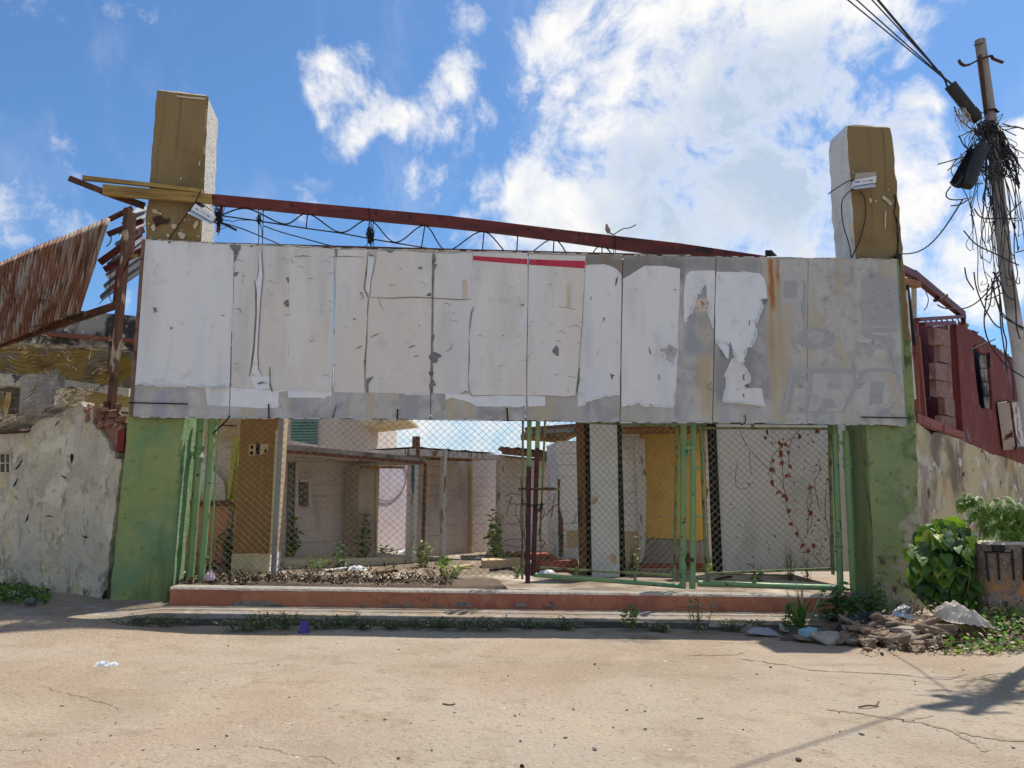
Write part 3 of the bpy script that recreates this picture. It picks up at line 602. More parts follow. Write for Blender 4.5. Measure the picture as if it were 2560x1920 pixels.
sheet('K', [(50, 1402), (240, 1402), (742, 1416), (738, 1498), (690, 1515), (545, 1506), (470, 1510), (320, 1508), (255, 1470), (150, 1442), (95, 1430), (50, 1452)], BLUE, -.0025); sheet('K', [(754, 1414), (908, 1418), (907, 1504), (760, 1508)], BLUE, -.0025)
sheet('K', [(1262, 285), (1420, 278), (1500, 305), (1550, 345), (1568, 372), (1562, 900), (1553, 1410), (1480, 1412), (1420, 1408), (1370, 1428), (1320, 1440), (1290, 1462), (1262, 1475), (1255, 1500), (1190, 1510), (1195, 1200), (1225, 800), (1250, 320)], COOL, -.0045, .006)
sheet('K', [(1580, 406), (1770, 290), (1950, 294), (2075, 318), (2070, 600), (2058, 860), (2050, 900), (2056, 1000), (2030, 985), (1988, 960), (1960, 988), (1885, 1000), (1890, 1062), (1925, 1045), (1950, 1095), (1985, 1130), (2015, 1156), (2050, 1130), (2040, 1390), (2030, 1400), (2018, 1506), (1900, 1503), (1840, 1496), (1812, 1480), (1805, 1498), (1755, 1500), (1725, 1458), (1690, 1474), (1640, 1495), (1580, 1513), (1568, 1495), (1572, 900)], COOL, -.0045, .005)
sheet('L', [(372, 292), (415, 250), (520, 247), (609, 250), (606, 500), (602, 715), (580, 640), (555, 580), (573, 505), (545, 460), (540, 372), (515, 358), (492, 400), (484, 442), (458, 446), (440, 520), (415, 600), (360, 668), (356, 500), (362, 380)], COOL, -.0045, .005)
sheet('L', [(623, 255), (800, 262), (850, 255), (900, 262), (970, 270), (1003, 300), (1022, 360), (1036, 470), (990, 480), (1000, 530), (965, 610), (942, 680), (925, 655), (943, 720), (938, 790), (912, 840), (890, 872), (862, 880), (845, 975), (820, 1008), (790, 990), (760, 900), (738, 828), (720, 852), (695, 840), (668, 828), (700, 930), (690, 935), (650, 880), (611, 826), (612, 500)], BLUE, -.0045, .006)
sheet('L', [(745, 967), (775, 985), (820, 1010), (850, 1040), (880, 1090), (895, 1120), (878, 1165), (850, 1182), (880, 1206), (940, 1200), (990, 1206), (1000, 1260), (1008, 1310), (1020, 1346), (880, 1325), (760, 1312), (680, 1313), (690, 1250), (708, 1200), (710, 1112), (685, 1095), (702, 1060)], COOL, -.0065, .006)
# curled flaps and lifted rims along the torn edges
rim = MB(); rrr = random.Random(12)
def curl(c, pts, lift=.03, out=.022, prob=.75):
    P_ = [FV(px(c, *q), -.006) for q in pts]
    for a, q in zip(P_[:-1], P_[1:]):
        n = max(1, int((q - a).length / .045)); d_ = (q - a).normalized(); o_ = Vector((d_.z, 0, -d_.x))
        run = rrr.random() < prob; prev = 0
        for k in range(n):
            if rrr.random() < .3: run = rrr.random() < prob
            p0, p1 = a.lerp(q, k / n), a.lerp(q, (k + 1) / n); nx_ = rrr.uniform(.3, 1.2) if run else 0
            if prev or nx_: rim.add([p0 - o_ * .02, p1 - o_ * .02, p1 + o_ * out * nx_ * .5 - VB * lift * nx_ * .7, p0 + o_ * out * prev * .5 - VB * lift * prev * .7, p1 - o_ * out * nx_ * .2 - VB * lift * nx_ * 1.15, p0 - o_ * out * prev * .2 - VB * lift * prev * 1.15], [[0, 1, 2, 3], [3, 2, 4, 5]])
            prev = nx_
curl('L', [(515, 358), (492, 400), (484, 442), (458, 446), (440, 520), (415, 600), (360, 668)], .022); curl('L', [(602, 715), (580, 640), (555, 580), (573, 505), (545, 460), (540, 372)], .022)
curl('L', [(1036, 470), (990, 480), (1000, 530), (965, 610), (942, 680), (925, 655), (943, 720), (938, 790), (912, 840), (890, 872), (862, 880), (845, 975), (820, 1008), (790, 990), (760, 900), (738, 828)], .035); curl('L', [(720, 852), (695, 840), (668, 828), (611, 826)], .05, .04)
curl('L', [(745, 967), (775, 985), (820, 1010), (850, 1040), (880, 1090), (895, 1120), (878, 1165)], .035); curl('L', [(1020, 1346), (880, 1325), (760, 1312), (680, 1313), (690, 1250), (708, 1200), (710, 1112), (685, 1095)], .03)
curl('K', [(2056, 1000), (2030, 985), (1988, 960), (1960, 988), (1885, 1000), (1890, 1062), (1925, 1045), (1950, 1095), (1985, 1130), (2015, 1156), (2050, 1130)], .025); curl('K', [(2018, 1506), (1900, 1503), (1840, 1496), (1755, 1500), (1725, 1458), (1690, 1474), (1640, 1495), (1580, 1513)], .03); curl('K', [(1553, 1410), (1480, 1412), (1420, 1408), (1370, 1428), (1320, 1440), (1290, 1462), (1255, 1500)], .02)
curl('M', [(880, 1300), (820, 1325), (700, 1332), (600, 1336), (400, 1326), (300, 1330), (115, 1308)], .035, .03, .45); curl('M', [(1758, 1376), (1500, 1364), (1380, 1362), (1250, 1376)], .02, .02, .4); curl('N', [(948, 1395), (700, 1398), (440, 1388)], .02, .02, .4); curl('N', [(1292, 1380), (1240, 1372), (1180, 1398), (985, 1395)], .02, .02, .4)
curl('M', [(935, 245), (912, 300), (905, 600), (896, 985)], .018, .015, .5); curl('N', [(1300, 800), (1318, 500)], .02, .015, .6)
rim.build('curled_rim', BLUE, board)
mb = MB()
def flap(c, pts, lifts):
    mb.poly([FV(px(c, *q), -.005 - l) for q, l in zip(pts, lifts)])
flap('L', [(640, 855), (668, 828), (720, 965), (700, 955)], [.0, .0, .06, .05]); flap('L', [(668, 828), (695, 842), (725, 870), (720, 965)], [0, 0, .03, .06])
flap('K', [(2050, 1130), (2062, 1010), (2056, 1000), (2015, 1156)], [.03, .04, 0, 0]); flap('K', [(2040, 1390), (2018, 1506), (2032, 1500), (2052, 1300)], [0, 0, .04, .05])
flap('M', [(700, 1332), (820, 1325), (880, 1300), (870, 1335), (720, 1345)], [0, 0, 0, .05, .04]); flap('M', [(115, 1308), (220, 1328), (200, 1334), (125, 1322)], [0, 0, .04, .03]); flap('L', [(845, 1095), (862, 1092), (870, 1120), (840, 1140)], [0, .03, .03, 0])
mb.build('paper_flap', BLUE, board)

# tears, slits and creases in the posters
tears = MB(); slits = MB(); creases = MB(); reds = MB()
TV = -.0125
def tpoly(mb, c, pts): mb.poly(rough_line([FV(px(c, *q), TV) for q in pts], 3, .004))
for c, pts in [('M', [(878, 112), (975, 112), (972, 150), (945, 178), (925, 248), (914, 250), (918, 170), (895, 150)]), ('M', [(212, 655), (248, 652), (240, 672), (256, 685), (218, 700), (225, 680)]), ('M', [(366, 822), (384, 824), (384, 838), (366, 838)]), ('M', [(1365, 395), (1388, 388), (1390, 445), (1378, 430)]), ('M', [(1343, 610), (1365, 588), (1389, 587), (1389, 648), (1360, 642)]), ('M', [(1053, 110), (1078, 112), (1076, 130), (1056, 126)]), ('M', [(915, 350), (960, 342), (935, 382), (918, 384)]), ('M', [(985, 372), (1003, 374), (998, 385)]), ('M', [(1788, 150), (1806, 150), (1805, 205), (1795, 215)]), ('M', [(1220, 1170), (1228, 1165), (1232, 1310), (1255, 1375), (1240, 1378), (1222, 1330)]), ('M', [(1115, 1310), (1150, 1290), (1185, 1300), (1215, 1315), (1180, 1305), (1130, 1318)]), ('M', [(335, 66), (372, 68), (368, 98), (352, 100)]), ('M', [(722, 95), (745, 97), (735, 112)]),
               ('N', [(972, 190), (992, 190), (1002, 235), (988, 270), (1010, 285), (985, 335), (984, 345), (978, 550), (974, 880), (992, 890), (985, 925), (972, 960), (972, 1030), (1010, 1045), (1050, 1065), (1045, 1080), (1020, 1090), (1015, 1120), (998, 1132), (968, 1125), (975, 1195), (980, 1220), (968, 1260), (985, 1290), (1002, 1325), (975, 1330), (975, 1392), (966, 1390), (945, 1345), (943, 1320), (962, 1290), (955, 1245), (938, 1215), (955, 1200), (962, 1120), (938, 1075), (960, 1050), (966, 880), (968, 400)]), ('N', [(842, 310), (862, 300), (887, 298), (880, 318), (860, 322)]), ('N', [(918, 548), (938, 528), (960, 528), (958, 555)]), ('N', [(682, 315), (708, 315), (695, 322)]), ('N', [(425, 190), (470, 205), (470, 210), (425, 210)]), ('N', [(405, 1270), (465, 1242), (440, 1280), (420, 1310), (418, 1370), (405, 1390), (400, 1300)]), ('N', [(378, 1110), (398, 1100), (392, 1170), (384, 1140)]), ('N', [(1730, 640), (1745, 620), (1772, 632), (1750, 634)]), ('N', [(570, 158), (640, 162), (620, 178), (590, 176)]), ('N', [(855, 166), (885, 168), (880, 178)]),
               ('K', [(970, 1020), (985, 1000), (1005, 976), (1028, 1005), (1026, 1076), (1000, 1062), (972, 1040)]), ('K', [(1200, 1172), (1210, 1170), (1205, 1300), (1190, 1380), (1180, 1400)]), ('L', [(840, 1095), (858, 1090), (868, 1115), (850, 1140), (835, 1135)]), ('L', [(850, 1180), (882, 1175), (880, 1206), (860, 1200)]), ('L', [(985, 482), (1043, 478), (1020, 520), (998, 530)])]:
    tpoly(tears, c, pts)
for c, pts in [('K', [(1514, 475), (1520, 410), (1536, 382), (1528, 440)]), ('K', [(1408, 782), (1412, 745), (1434, 735), (1420, 752)]), ('K', [(1465, 1220), (1482, 1232), (1512, 1238), (1494, 1244), (1486, 1282), (1480, 1244)]), ('K', [(1354, 1088), (1366, 1030), (1376, 990), (1364, 1050)]), ('K', [(1804, 985), (1814, 1015), (1826, 1060), (1814, 1045)]), ('K', [(1298, 592), (1308, 555), (1312, 556), (1303, 590)]), ('K', [(2012, 497), (2050, 493), (2030, 502)]), ('K', [(1888, 1240), (1894, 1225), (1902, 1285), (1896, 1270)]), ('K', [(1870, 1260), (1884, 1268), (1888, 1274)]), ('N', [(805, 1072), (858, 1070), (830, 1078)]), ('N', [(425, 915), (470, 890), (530, 870), (475, 896)]), ('N', [(755, 1002), (800, 982), (830, 978), (790, 995)]), ('N', [(300, 1015), (340, 990), (368, 980), (350, 995)]), ('M', [(800, 720), (845, 714), (815, 724)]), ('M', [(1348, 716), (1405, 714), (1380, 720)]), ('M', [(925, 1140), (945, 1130), (940, 1142)]), ('N', [(280, 748), (310, 746), (300, 758)]), ('L', [(885, 695), (890, 652), (896, 655), (890, 695)]), ('L', [(838, 1275), (842, 1248), (848, 1250), (846, 1280)]), ('L', [(785, 1205), (805, 1225), (795, 1222)]), ('L', [(72, 862), (90, 930), (78, 915)]), ('K', [(535, 893), (560, 893), (548, 900)]), ('N', [(850, 795), (865, 812), (858, 812)])]:
    tpoly(slits, c, pts)
def stroke(mb, c, pts, w_, v=TV - .0005):
    P_ = [FV(px(c, *q), v) for q in pts]; s_ = 1 / CR[c][2] / FPX * 10.6
    L_ = len(P_)
    for i in range(L_ - 1):
        a, q = P_[i], P_[i + 1]; d_ = (q - a).normalized(); nrm = Vector((-d_.z, 0, d_.x))
        w0 = w_ * s_ * .5 * (.35 if i == 0 else 1); w1 = w_ * s_ * .5 * (.35 if i == L_ - 2 else 1)
        mb.poly([a - nrm * w0, q - nrm * w1, q + nrm * w1, a + nrm * w0])
stroke(creases, 'M', [(1130, 215), (1126, 330), (1110, 420)], 8); stroke(creases, 'M', [(1095, 420), (1105, 500), (1107, 700), (1087, 1000), (1065, 1170), (1045, 1248)], 13); stroke(reds, 'M', [(1157, 120), (1155, 200), (1167, 380), (1148, 560), (1132, 810), (1120, 1050), (1128, 1180), (1160, 1245)], 7)
stroke(slits, 'M', [(1425, 212), (1520, 206), (1580, 212)], 6); stroke(slits, 'M', [(1740, 214), (1890, 210), (2045, 216)], 5); stroke(creases, 'M', [(1410, 225), (1420, 260), (1435, 270)], 5); stroke(slits, 'M', [(935, 230), (1000, 258)], 8); stroke(slits, 'M', [(1386, 330), (1388, 700)], 2); stroke(slits, 'M', [(1387, 980), (1387, 1080)], 4)
stroke(slits, 'M', [(930, 660), (965, 665), (982, 705)], 5); stroke(slits, 'M', [(925, 716), (980, 706)], 3); stroke(slits, 'M', [(995, 385), (988, 448)], 4)
stroke(creases, 'N', [(415, 165), (400, 350), (384, 488), (412, 558)], 10); stroke(reds, 'N', [(425, 560), (412, 650), (412, 740)], 6); stroke(creases, 'N', [(410, 760), (402, 960), (385, 1120), (390, 1390)], 7); stroke(creases, 'N', [(490, 195), (465, 330), (440, 425), (432, 560)], 4); stroke(creases, 'N', [(440, 565), (620, 572), (800, 562), (970, 570), (1200, 585), (1305, 580)], 7); stroke(reds, 'N', [(505, 570), (520, 630), (550, 672)], 5); stroke(creases, 'N', [(380, 520), (345, 522), (378, 560), (360, 580)], 5)
stroke(creases, 'N', [(1340, 640), (1312, 700), (1300, 830)], 5); stroke(creases, 'K', [(286, 640), (270, 700), (256, 800), (255, 900)], 6); stroke(reds, 'K', [(252, 920), (253, 1100), (244, 1250)], 9); stroke(creases, 'K', [(244, 1250), (250, 1360), (275, 1415), (500, 1410)], 5); stroke(creases, 'K', [(1255, 320), (1228, 800), (1195, 1220), (1170, 1410)], 4); stroke(reds, 'K', [(1165, 1425), (900, 1414), (757, 1412)], 3)
stroke(creases, 'K', [(1020, 645), (1110, 655), (1175, 672)], 4); stroke(creases, 'K', [(1180, 735), (1220, 780)], 4); stroke(creases, 'K', [(1110, 820), (1180, 805), (1215, 838)], 4); stroke(creases, 'K', [(1105, 1246), (1175, 1258)], 7); stroke(creases, 'N', [(1210, 1398), (1270, 1370)], 8); stroke(creases, 'N', [(1080, 1035), (1130, 1010), (1150, 955)], 4)
rr = random.Random(4)
for _ in range(42):
    cx = rr.uniform(620, 1470); cy = rr.uniform(650, 960); ln = rr.uniform(6, 24); an = rr.gauss(0, .25)
    stroke(creases if rr.random() < .6 else slits, 'p', [(cx, cy), (cx + ln * .5, cy + rr.uniform(-1, 1)), (cx + ln, cy + ln * an)], rr.uniform(.5, 1.3))
for _ in range(26):
    cx = rr.uniform(560, 1500); cy = rr.uniform(620, 980); stroke(slits, 'p', [(cx, cy), (cx + rr.uniform(-3, 3), cy + rr.uniform(-5, 5))], rr.uniform(1, 2.5))
tears.build('torn_patch', M['tear'], board); slits.build('slit', M['slit'], board); creases.build('crease', M['crease'], board); reds.build('crease', M['redcrease'], board)
# yellowed glue runs on the posters
mb = MB()
for c, x0, x1, y0, y1 in [('K', 198, 232, 395, 582), ('K', 1100, 1134, 425, 650)]:
    for k in range(7):
        a = x0 + (x1 - x0) * k / 7; j0 = R.uniform(0, 50)
        mb.poly([FV(px(c, *q), -.0128) for q in [(a, y0 + j0), (a + (x1 - x0) / 7 * .96, y0 + j0), (a + (x1 - x0) / 7 * .96 - 2, y1 - R.uniform(0, 10)), (a - 2, y1 - R.uniform(0, 10))]])
mb.build('glue_run', mat('yellowed_glue', (.58, .48, .31), [dict(c=(.62, .56, .45), s=20, st=(1, 1, .1), lo=.4, hi=.7)], rough=.7), board)

# ghost lettering left by the old sign:  R.. / O S / IRO
gd = MB(); gl = MB()
def gp(mb, pts, v=-.0015): mb.poly([FV(px('L', *q), v) for q in pts])
def gs(mb, pts, w_): stroke(mb, 'L', [pts[0]] + list(pts) + [pts[-1]], w_, -.0015)
def arc(cx, cy, rx, ry, a0, a1, n=14): return [(cx + rx * math.cos(rad(a0 + (a1 - a0) * k / n)), cy + ry * math.sin(rad(a0 + (a1 - a0) * k / n))) for k in range(n + 1)]
gp(gl, [(1150, 262), (1270, 262), (1312, 290), (1325, 330), (1320, 440), (1290, 480), (1330, 690), (1270, 690), (1240, 520), (1170, 520), (1150, 690)])
gp(gd, [(1168, 330), (1262, 330), (1275, 345), (1275, 465), (1165, 478)], -.0022); gp(gd, [(1320, 320), (1352, 345), (1350, 700), (1330, 720), (1310, 520), (1330, 430)], -.0022)
gp(gl, [(1735, 470), (1785, 280), (1800, 280), (1800, 480)]); gp(gd, [(1795, 312), (2085, 312), (2100, 500), (1790, 505)]); gp(gd, [(1770, 515), (2100, 505), (2108, 545), (1790, 560)], -.0018); gp(gd, [(1800, 570), (2108, 560), (2118, 690), (1840, 700)], -.0014)
gp(gd, arc(1430, 800, 165, 88, 0, 360, 28)); gp(gl, arc(1432, 785, 70, 48, 0, 360, 20), -.0022)
gp(gl, [(1228, 740), (1262, 700), (1330, 668), (1350, 690), (1300, 716), (1262, 790)], -.0022)
gp(gd, [(1812, 715), (2085, 712), (2095, 752), (1900, 750), (1880, 766), (1990, 778), (2070, 800), (2085, 840), (2050, 878), (1960, 886), (1790, 884), (1746, 852), (1752, 826), (1800, 832), (1920, 848), (1960, 836), (1930, 816), (1830, 792), (1806, 762)])
gs(gd, [(1185, 1062), (1225, 1062), (1150, 1395)], 26); gs(gd, [(1225, 1062), (1385, 1062)], 36); gs(gd, [(1250, 1078), (1196, 1395)], 44); gs(gd, [(1390, 1062), (1372, 1230), (1340, 1395)], 46)
gs(gd, [(1385, 1062), (1560, 1062), (1690, 1060), (1735, 1090), (1748, 1150), (1742, 1210)], 36); gp(gd, [(1530, 1160), (1615, 1160), (1635, 1172), (1630, 1200), (1612, 1210), (1520, 1208)], -.0022); gp(gd, [(1500, 1300), (1560, 1290), (1612, 1362), (1486, 1366)], -.0022)
gs(gd, [(1640, 1395), (1700, 1280), (1760, 1180), (1790, 1100), (1850, 1058), (2040, 1056), (2090, 1085), (2100, 1150)], 34); gp(gd, [(1895, 1150), (1975, 1150), (1992, 1168), (1968, 1330), (1870, 1336), (1872, 1250), (1878, 1170)], -.0022)
gs(gd, [(1150, 1400), (1420, 1400), (1660, 1402)], 8); gs(gl, [(1905, 1362), (2010, 1362), (2070, 1300), (2098, 1180)], 14)
gp(gl, [(1225, 1090), (1242, 1090), (1175, 1390), (1150, 1390)], -.001); gp(gl, [(1400, 1085), (1690, 1085), (1715, 1110), (1720, 1180), (1690, 1225), (1660, 1240), (1680, 1390), (1620, 1390), (1600, 1290), (1470, 1290), (1440, 1390), (1365, 1390)], -.0012)
gd.build('faded_lettering', M['ghost_dark'], board); gl.build('letter_trace', M['ghost_light'], board)
mb = MB(); rr = random.Random(9)
for _ in range(150):                                # scuffs and scratches over the bare right-hand panels
    cx, cy = rr.choice([(1480, 640), (1440, 800), (1850, 1310), (1670, 1350), (2000, 520), (1850, 830), (1500, 320), (2040, 1260), (1650, 560)]); cx += rr.gauss(0, 70); cy += rr.gauss(0, 55); a = rr.uniform(-1, 1.9); l = rr.uniform(8, 40)
    if cx > 1180 and cx < 2070 and cy > 180: stroke(mb, 'L', [(cx, cy), (cx + l * .5 * math.cos(a), cy + l * .5 * math.sin(a)), (cx + l * math.cos(a), cy + l * math.sin(a))], rr.uniform(1.0, 3.5), -.0026)
mb.build('scratch', M['tear'], board)

# loose reinforcing rods and straps
def rod(c, a, q, w_=.011, v0=-.03, v1=-.03):
    mb = MB(); mb.tube([FV(px(c, *a), v0), FV(px(c, *q), v1)], w_, 6); mb.build('rod', M['blackrod'], board)
rod('M', (3, 1474), (515, 1486), .009); rod('M', (1215, 1485), (1219, 1612)); rod('N', (671, 1530), (667, 1622)); rod('K', (578, 1520), (586, 1632)); rod('L', (1800, 1440), (2178, 1447), .009); rod('M', (1800, 1500), (1768, 1612), .006)
mb = MB(); mb.tube([FV(px('L', *q), -.03) for q in [(854, 1425), (858, 1455), (856, 1480), (835, 1502), (815, 1500)]], .008, 5); mb.build('rod', M['blackrod'], board)
mb = MB(); p_ = [FV(px('B', *q), -.02) for q in [(1982, 1240), (1975, 1265), (1935, 1305), (1890, 1350), (1835, 1398)]]
for a, q in zip(p_[:-1], p_[1:]): mb.bar(a, q, .008, .05, up=VB)
mb.build('hanging_strap', M['blackrod'], board)
# ------------------------------------------------------------------ red roof joist over the sign
M['redsteel'] = mat('dark_red_primer_steel', (.135, .022, .016), [dict(c=(.07, .014, .011), s=3, st=(.6, 1, 3), lo=.45, hi=.66), dict(c=(.19, .05, .03), s=5, lo=.55, hi=.7), dict(c=(.02, .012, .01), s=2.6, lo=.66, hi=.7, d=3), dict(c=(.4, .33, .28), s=13, lo=.73, hi=.75)], rough=.6, spec=.35)
M['yellowsteel'] = mat('mustard_painted_steel', (.34, .225, .06), [dict(c=(.20, .12, .035), s=3, st=(.6, 1, 3), lo=.45, hi=.68), dict(c=(.11, .04, .02), s=5, lo=.60, hi=.68), dict(c=(.42, .32, .14), s=7, lo=.6, hi=.75)], rough=.7)
def tv(x): return -.055 + max(0, (x - 525) / 1400) * 1.0
def TP(c, x, y, off=0.0):
    p = px(c, x, y); return FV(p, tv(p[0]) + off)
j0 = TP('D', 100, 330)
joist = thing('roof_joist', 'long sloping dark red steel roof joist with zigzag rod web above the signboard', 'roof joist', j0)
def chan(mb, top, bot, th, mi=0):                   # a channel section drawn between an upper and a lower edge line
    for (a, c), (e, f) in zip(zip(top[:-1], top[1:]), zip(bot[:-1], bot[1:])):
        mb.hexa([e, f, f + VB * th, e + VB * th], [a, c, c + VB * th, a + VB * th], mi)
top = [TP('p', 530, 484.5), TP('D', 500, 322), TP('D', 1000, 368), TP('D', 1500, 414), TP('D', 2212, 480), TP('S', 0, 486), TP('S', 400, 536), TP('S', 890, 592), TP('S', 1300, 640), TP('S', 1960, 738)]
bot = [TP('p', 530, 511), TP('D', 500, 410), TP('D', 1000, 462), TP('D', 1500, 512), TP('D', 2212, 578), TP('S', 0, 570), TP('S', 400, 622), TP('S', 890, 692), TP('S', 1300, 746), TP('S', 1960, 850)]
mb = MB(); chan(mb, top, bot, .07)
for q in (S_ for S_ in [('D', 190, 330), ('D', 865, 395), ('D', 1592, 462), ('D', 2140, 512), ('S', 125, 535), ('S', 512, 575), ('S', 850, 612), ('S', 1640, 712)]):
    mb.tube([TP(*q, -.004), TP(*q, .01)], .022, 10, 1)
mb.build('chord', [M['redsteel'], M['blackrod']], joist)
mb = MB(); chan(mb, [TP('A', 886, 898, -.01), TP('A', 1830, 985, -.01)], [TP('A', 884, 948, -.01), TP('A', 1830, 1018, -.01)], .06); chan(mb, [TP('A', 882, 950, -.01), TP('A', 1830, 1021, -.01)], [TP('A', 884, 990, -.01), TP('A', 1835, 1062, -.01)], .06)
mb.build('chord_splice', M['yellowsteel'], joist)
mb = MB(); chan(mb, [TP('A', 712, 822, .10), TP('A', 1240, 880, .0), TP('A', 1740, 940, -.012)], [TP('A', 708, 858, .10), TP('A', 1240, 912, .0), TP('A', 1740, 972, -.012)], .05); mb.build('brace', M['yellowsteel'], joist)
mb = MB(); mb.bar(TP('A', 600, 850, .10), TP('A', 880, 960, .12), .045, .075); mb.bar(TP('A', 880, 960, .12), TP('A', 1250, 1090, .30), .045, .09); mb.build('brace', M['rust'], joist)
mb = MB(); mb.bar(TP('D', 256, 400, .06), TP('D', 224, 622, .06), .05, .045); mb.build('hanger', M['redsteel'], joist)
rodm = M['blackrod']
lowc = [(('D', 260, 482)), ('D', 545, 522), ('D', 985, 590), ('D', 1290, 632), ('D', 1550, 682), ('D', 2200, 790), ('K', 120, 210), ('K', 760, 290), ('K', 1500, 390), ('K', 1900, 440)]
mb = MB(); mb.tube([TP(*q, .035) for q in lowc], .010, 6); mb.build('bottom_rod', rodm, joist)
wz = [('D', 262, 472), ('D', 480, 420), ('D', 800, 553), ('D', 1000, 464), ('D', 1285, 626), ('D', 1530, 516), ('D', 1755, 712), ('D', 2012, 566), ('K', 60, 160), ('K', 378, -5), ('K', 660, 240), ('K', 985, 62), ('K', 1200, 330), ('K', 1400, 112), ('K', 1640, 380), ('K', 1875, 166), ('K', 2050, 420)]
mb = MB(); mb.tube(spline([TP(*q, .035) for q in wz], 7), .010, 6); mb.build('web_rod', rodm, joist)
for a, c in [(('D', 1000, 466), ('D', 985, 592)), (('D', 2012, 566), ('D', 1983, 757)), (('K', 380, -5), ('K', 358, 250)), (('K', 672, 25), ('K', 655, 290)), (('K', 985, 62), ('K', 972, 300)), (('K', 1400, 112), ('K', 1398, 350)), (('K', 1878, 166), ('K', 1876, 400))]:
    mb = MB(); mb.tube([TP(*a, .035), TP(*c, .035)], .009, 6); mb.build('strut', rodm, joist)
# wire lashings
mb = MB()
for a in [(('D', 575, 430), ('D', 577, 735)), (('D', 617, 432), ('D', 608, 735)), (('S', 780, 660), ('S', 780, 790)), (('S', 795, 575), ('S', 793, 790)), (('D', 1525, 410), ('D', 1555, 770)), (('D', 1535, 520), ('D', 1508, 670)), (('D', 1545, 520), ('D', 1575, 770)), (('D', 1568, 520), ('D', 1555, 690))]:
    mb.tube([TP(*a[0], -.012), TP(*a[1], .0)], .006, 5)
for (cx, cy, n, r) in [(1540, 655, 46, 34), (580, 520, 16, 26), (228, 490, 34, 40)]:
    for k in range(n):
        pts = [TP('D', cx + R.gauss(0, r * .45), cy + R.gauss(0, r), R.uniform(-.05, .04)) for _ in range(4)]
        mb.tube(spline(pts, 4), .0045, 4)
for pts in [[(1540, 690), (1510, 735), (1480, 752)], [(1530, 700), (1548, 770)], [(590, 560), (605, 620), (604, 660)], [(230, 510), (300, 525), (320, 520), (350, 535), (400, 520), (540, 522)], [(228, 520), (300, 570), (240, 605), (225, 655)], [(170, 390), (212, 470)], [(100, 390), (160, 430), (230, 480)], [(690, 418), (600, 450), (585, 520)]]:
    mb.tube(spline([TP('D', *q, -.02) for q in pts], 5), .005, 5)
mb.tube(spline([TP('S', *q, 0) for q in [(780, 570), (800, 560), (850, 530), (905, 520), (952, 498)]], 5), .008, 5)
mb.build('wire_lashing', rodm, joist)
mb = MB(); mb.bar(TP('D', 250, 540, .03), TP('D', 380, 604, -.15), .03, .03); mb.build('bracket', rodm, joist)
mb = MB()
a = TP('S', 1950, 720, -.02); mb.prism([TP('S', 1948, 735, -.02), TP('S', 1948, 692, -.02), TP('S', 1990, 692, -.02), TP('S', 1990, 740, -.02)], VB * .02); mb.prism([TP('S', 1990, 692, 0), TP('S', 2035, 738, .15), TP('S', 1990, 742, 0)], ZB * .01); mb.build('bracket', rodm, joist)
# two sagging wires strung from the joist to the top of the sign
for nm, pts, lab in (('wire', [(250, 540), (420, 590), (600, 662), (785, 740)], 'thick black wire sagging from the left pillar to the signboard top'), ('wire', [(620, 570), (760, 620), (940, 670), (1100, 715), (1292, 762)], 'thin black wire slanting under the joist, the longer of two')):
    mb = MB(); mb.tube(spline([TP('D', *q, -.01) for q in pts], 5), .008, 5); tag(mb.build(nm, rodm), lab, 'wire')
# small bird sitting on the joist
bp = TP('S', 738, 570, .02)
mb = MB(); prof = [(-.11, .004, .0), (-.07, .022, .012), (-.03, .046, .035), (.01, .054, .062), (.04, .046, .095), (.055, .030, .122), (.06, .026, .14), (.066, .027, .155), (.078, .020, .168), (.085, .006, .174)]
mb.tube([bp + (UB * (-q[0] * .45) - VB * (q[0] * .3) + ZB * (q[2] + .03)) * .75 for q in prof], [q[1] * .75 for q in prof], 10)
M['bird'] = mat('dusty_brown_feathers', (.33, .25, .20), [dict(c=(.22, .16, .13), s=20, lo=.5, hi=.65)], rough=.9)
bd = thing('bird', 'small brown dove perched on the red joist', 'bird', bp); mb.build('body', M['bird'], bd)
mb = MB(); hd = bp + (-UB * .035 - VB * .024 + ZB * .20) * .75; mb.tube([hd, hd - UB * .02 - VB * .009 - ZB * .003], [.0045, .001], 6); mb.build('beak', rodm, bd)
mb = MB(); tl = bp + (UB * .05 + VB * .034 + ZB * .035) * .75; mb.hexa([tl - VB * .02 - ZB * .004, tl + VB * .02 - ZB * .004, tl + UB * .06 + VB * .03 - ZB * .025, tl + UB * .06 - VB * .0 - ZB * .025], [tl - VB * .02 + ZB * .004, tl + VB * .02 + ZB * .004, tl + UB * .06 + VB * .03 - ZB * .018, tl + UB * .06 - ZB * .018]); mb.build('tail', M['bird'], bd)
mb = MB()
for s_ in (-1, 1): mb.tube([bp + UB * .012 * s_ + ZB * .04, bp + UB * .014 * s_], .004, 5)
mb.build('feet', rodm, bd)

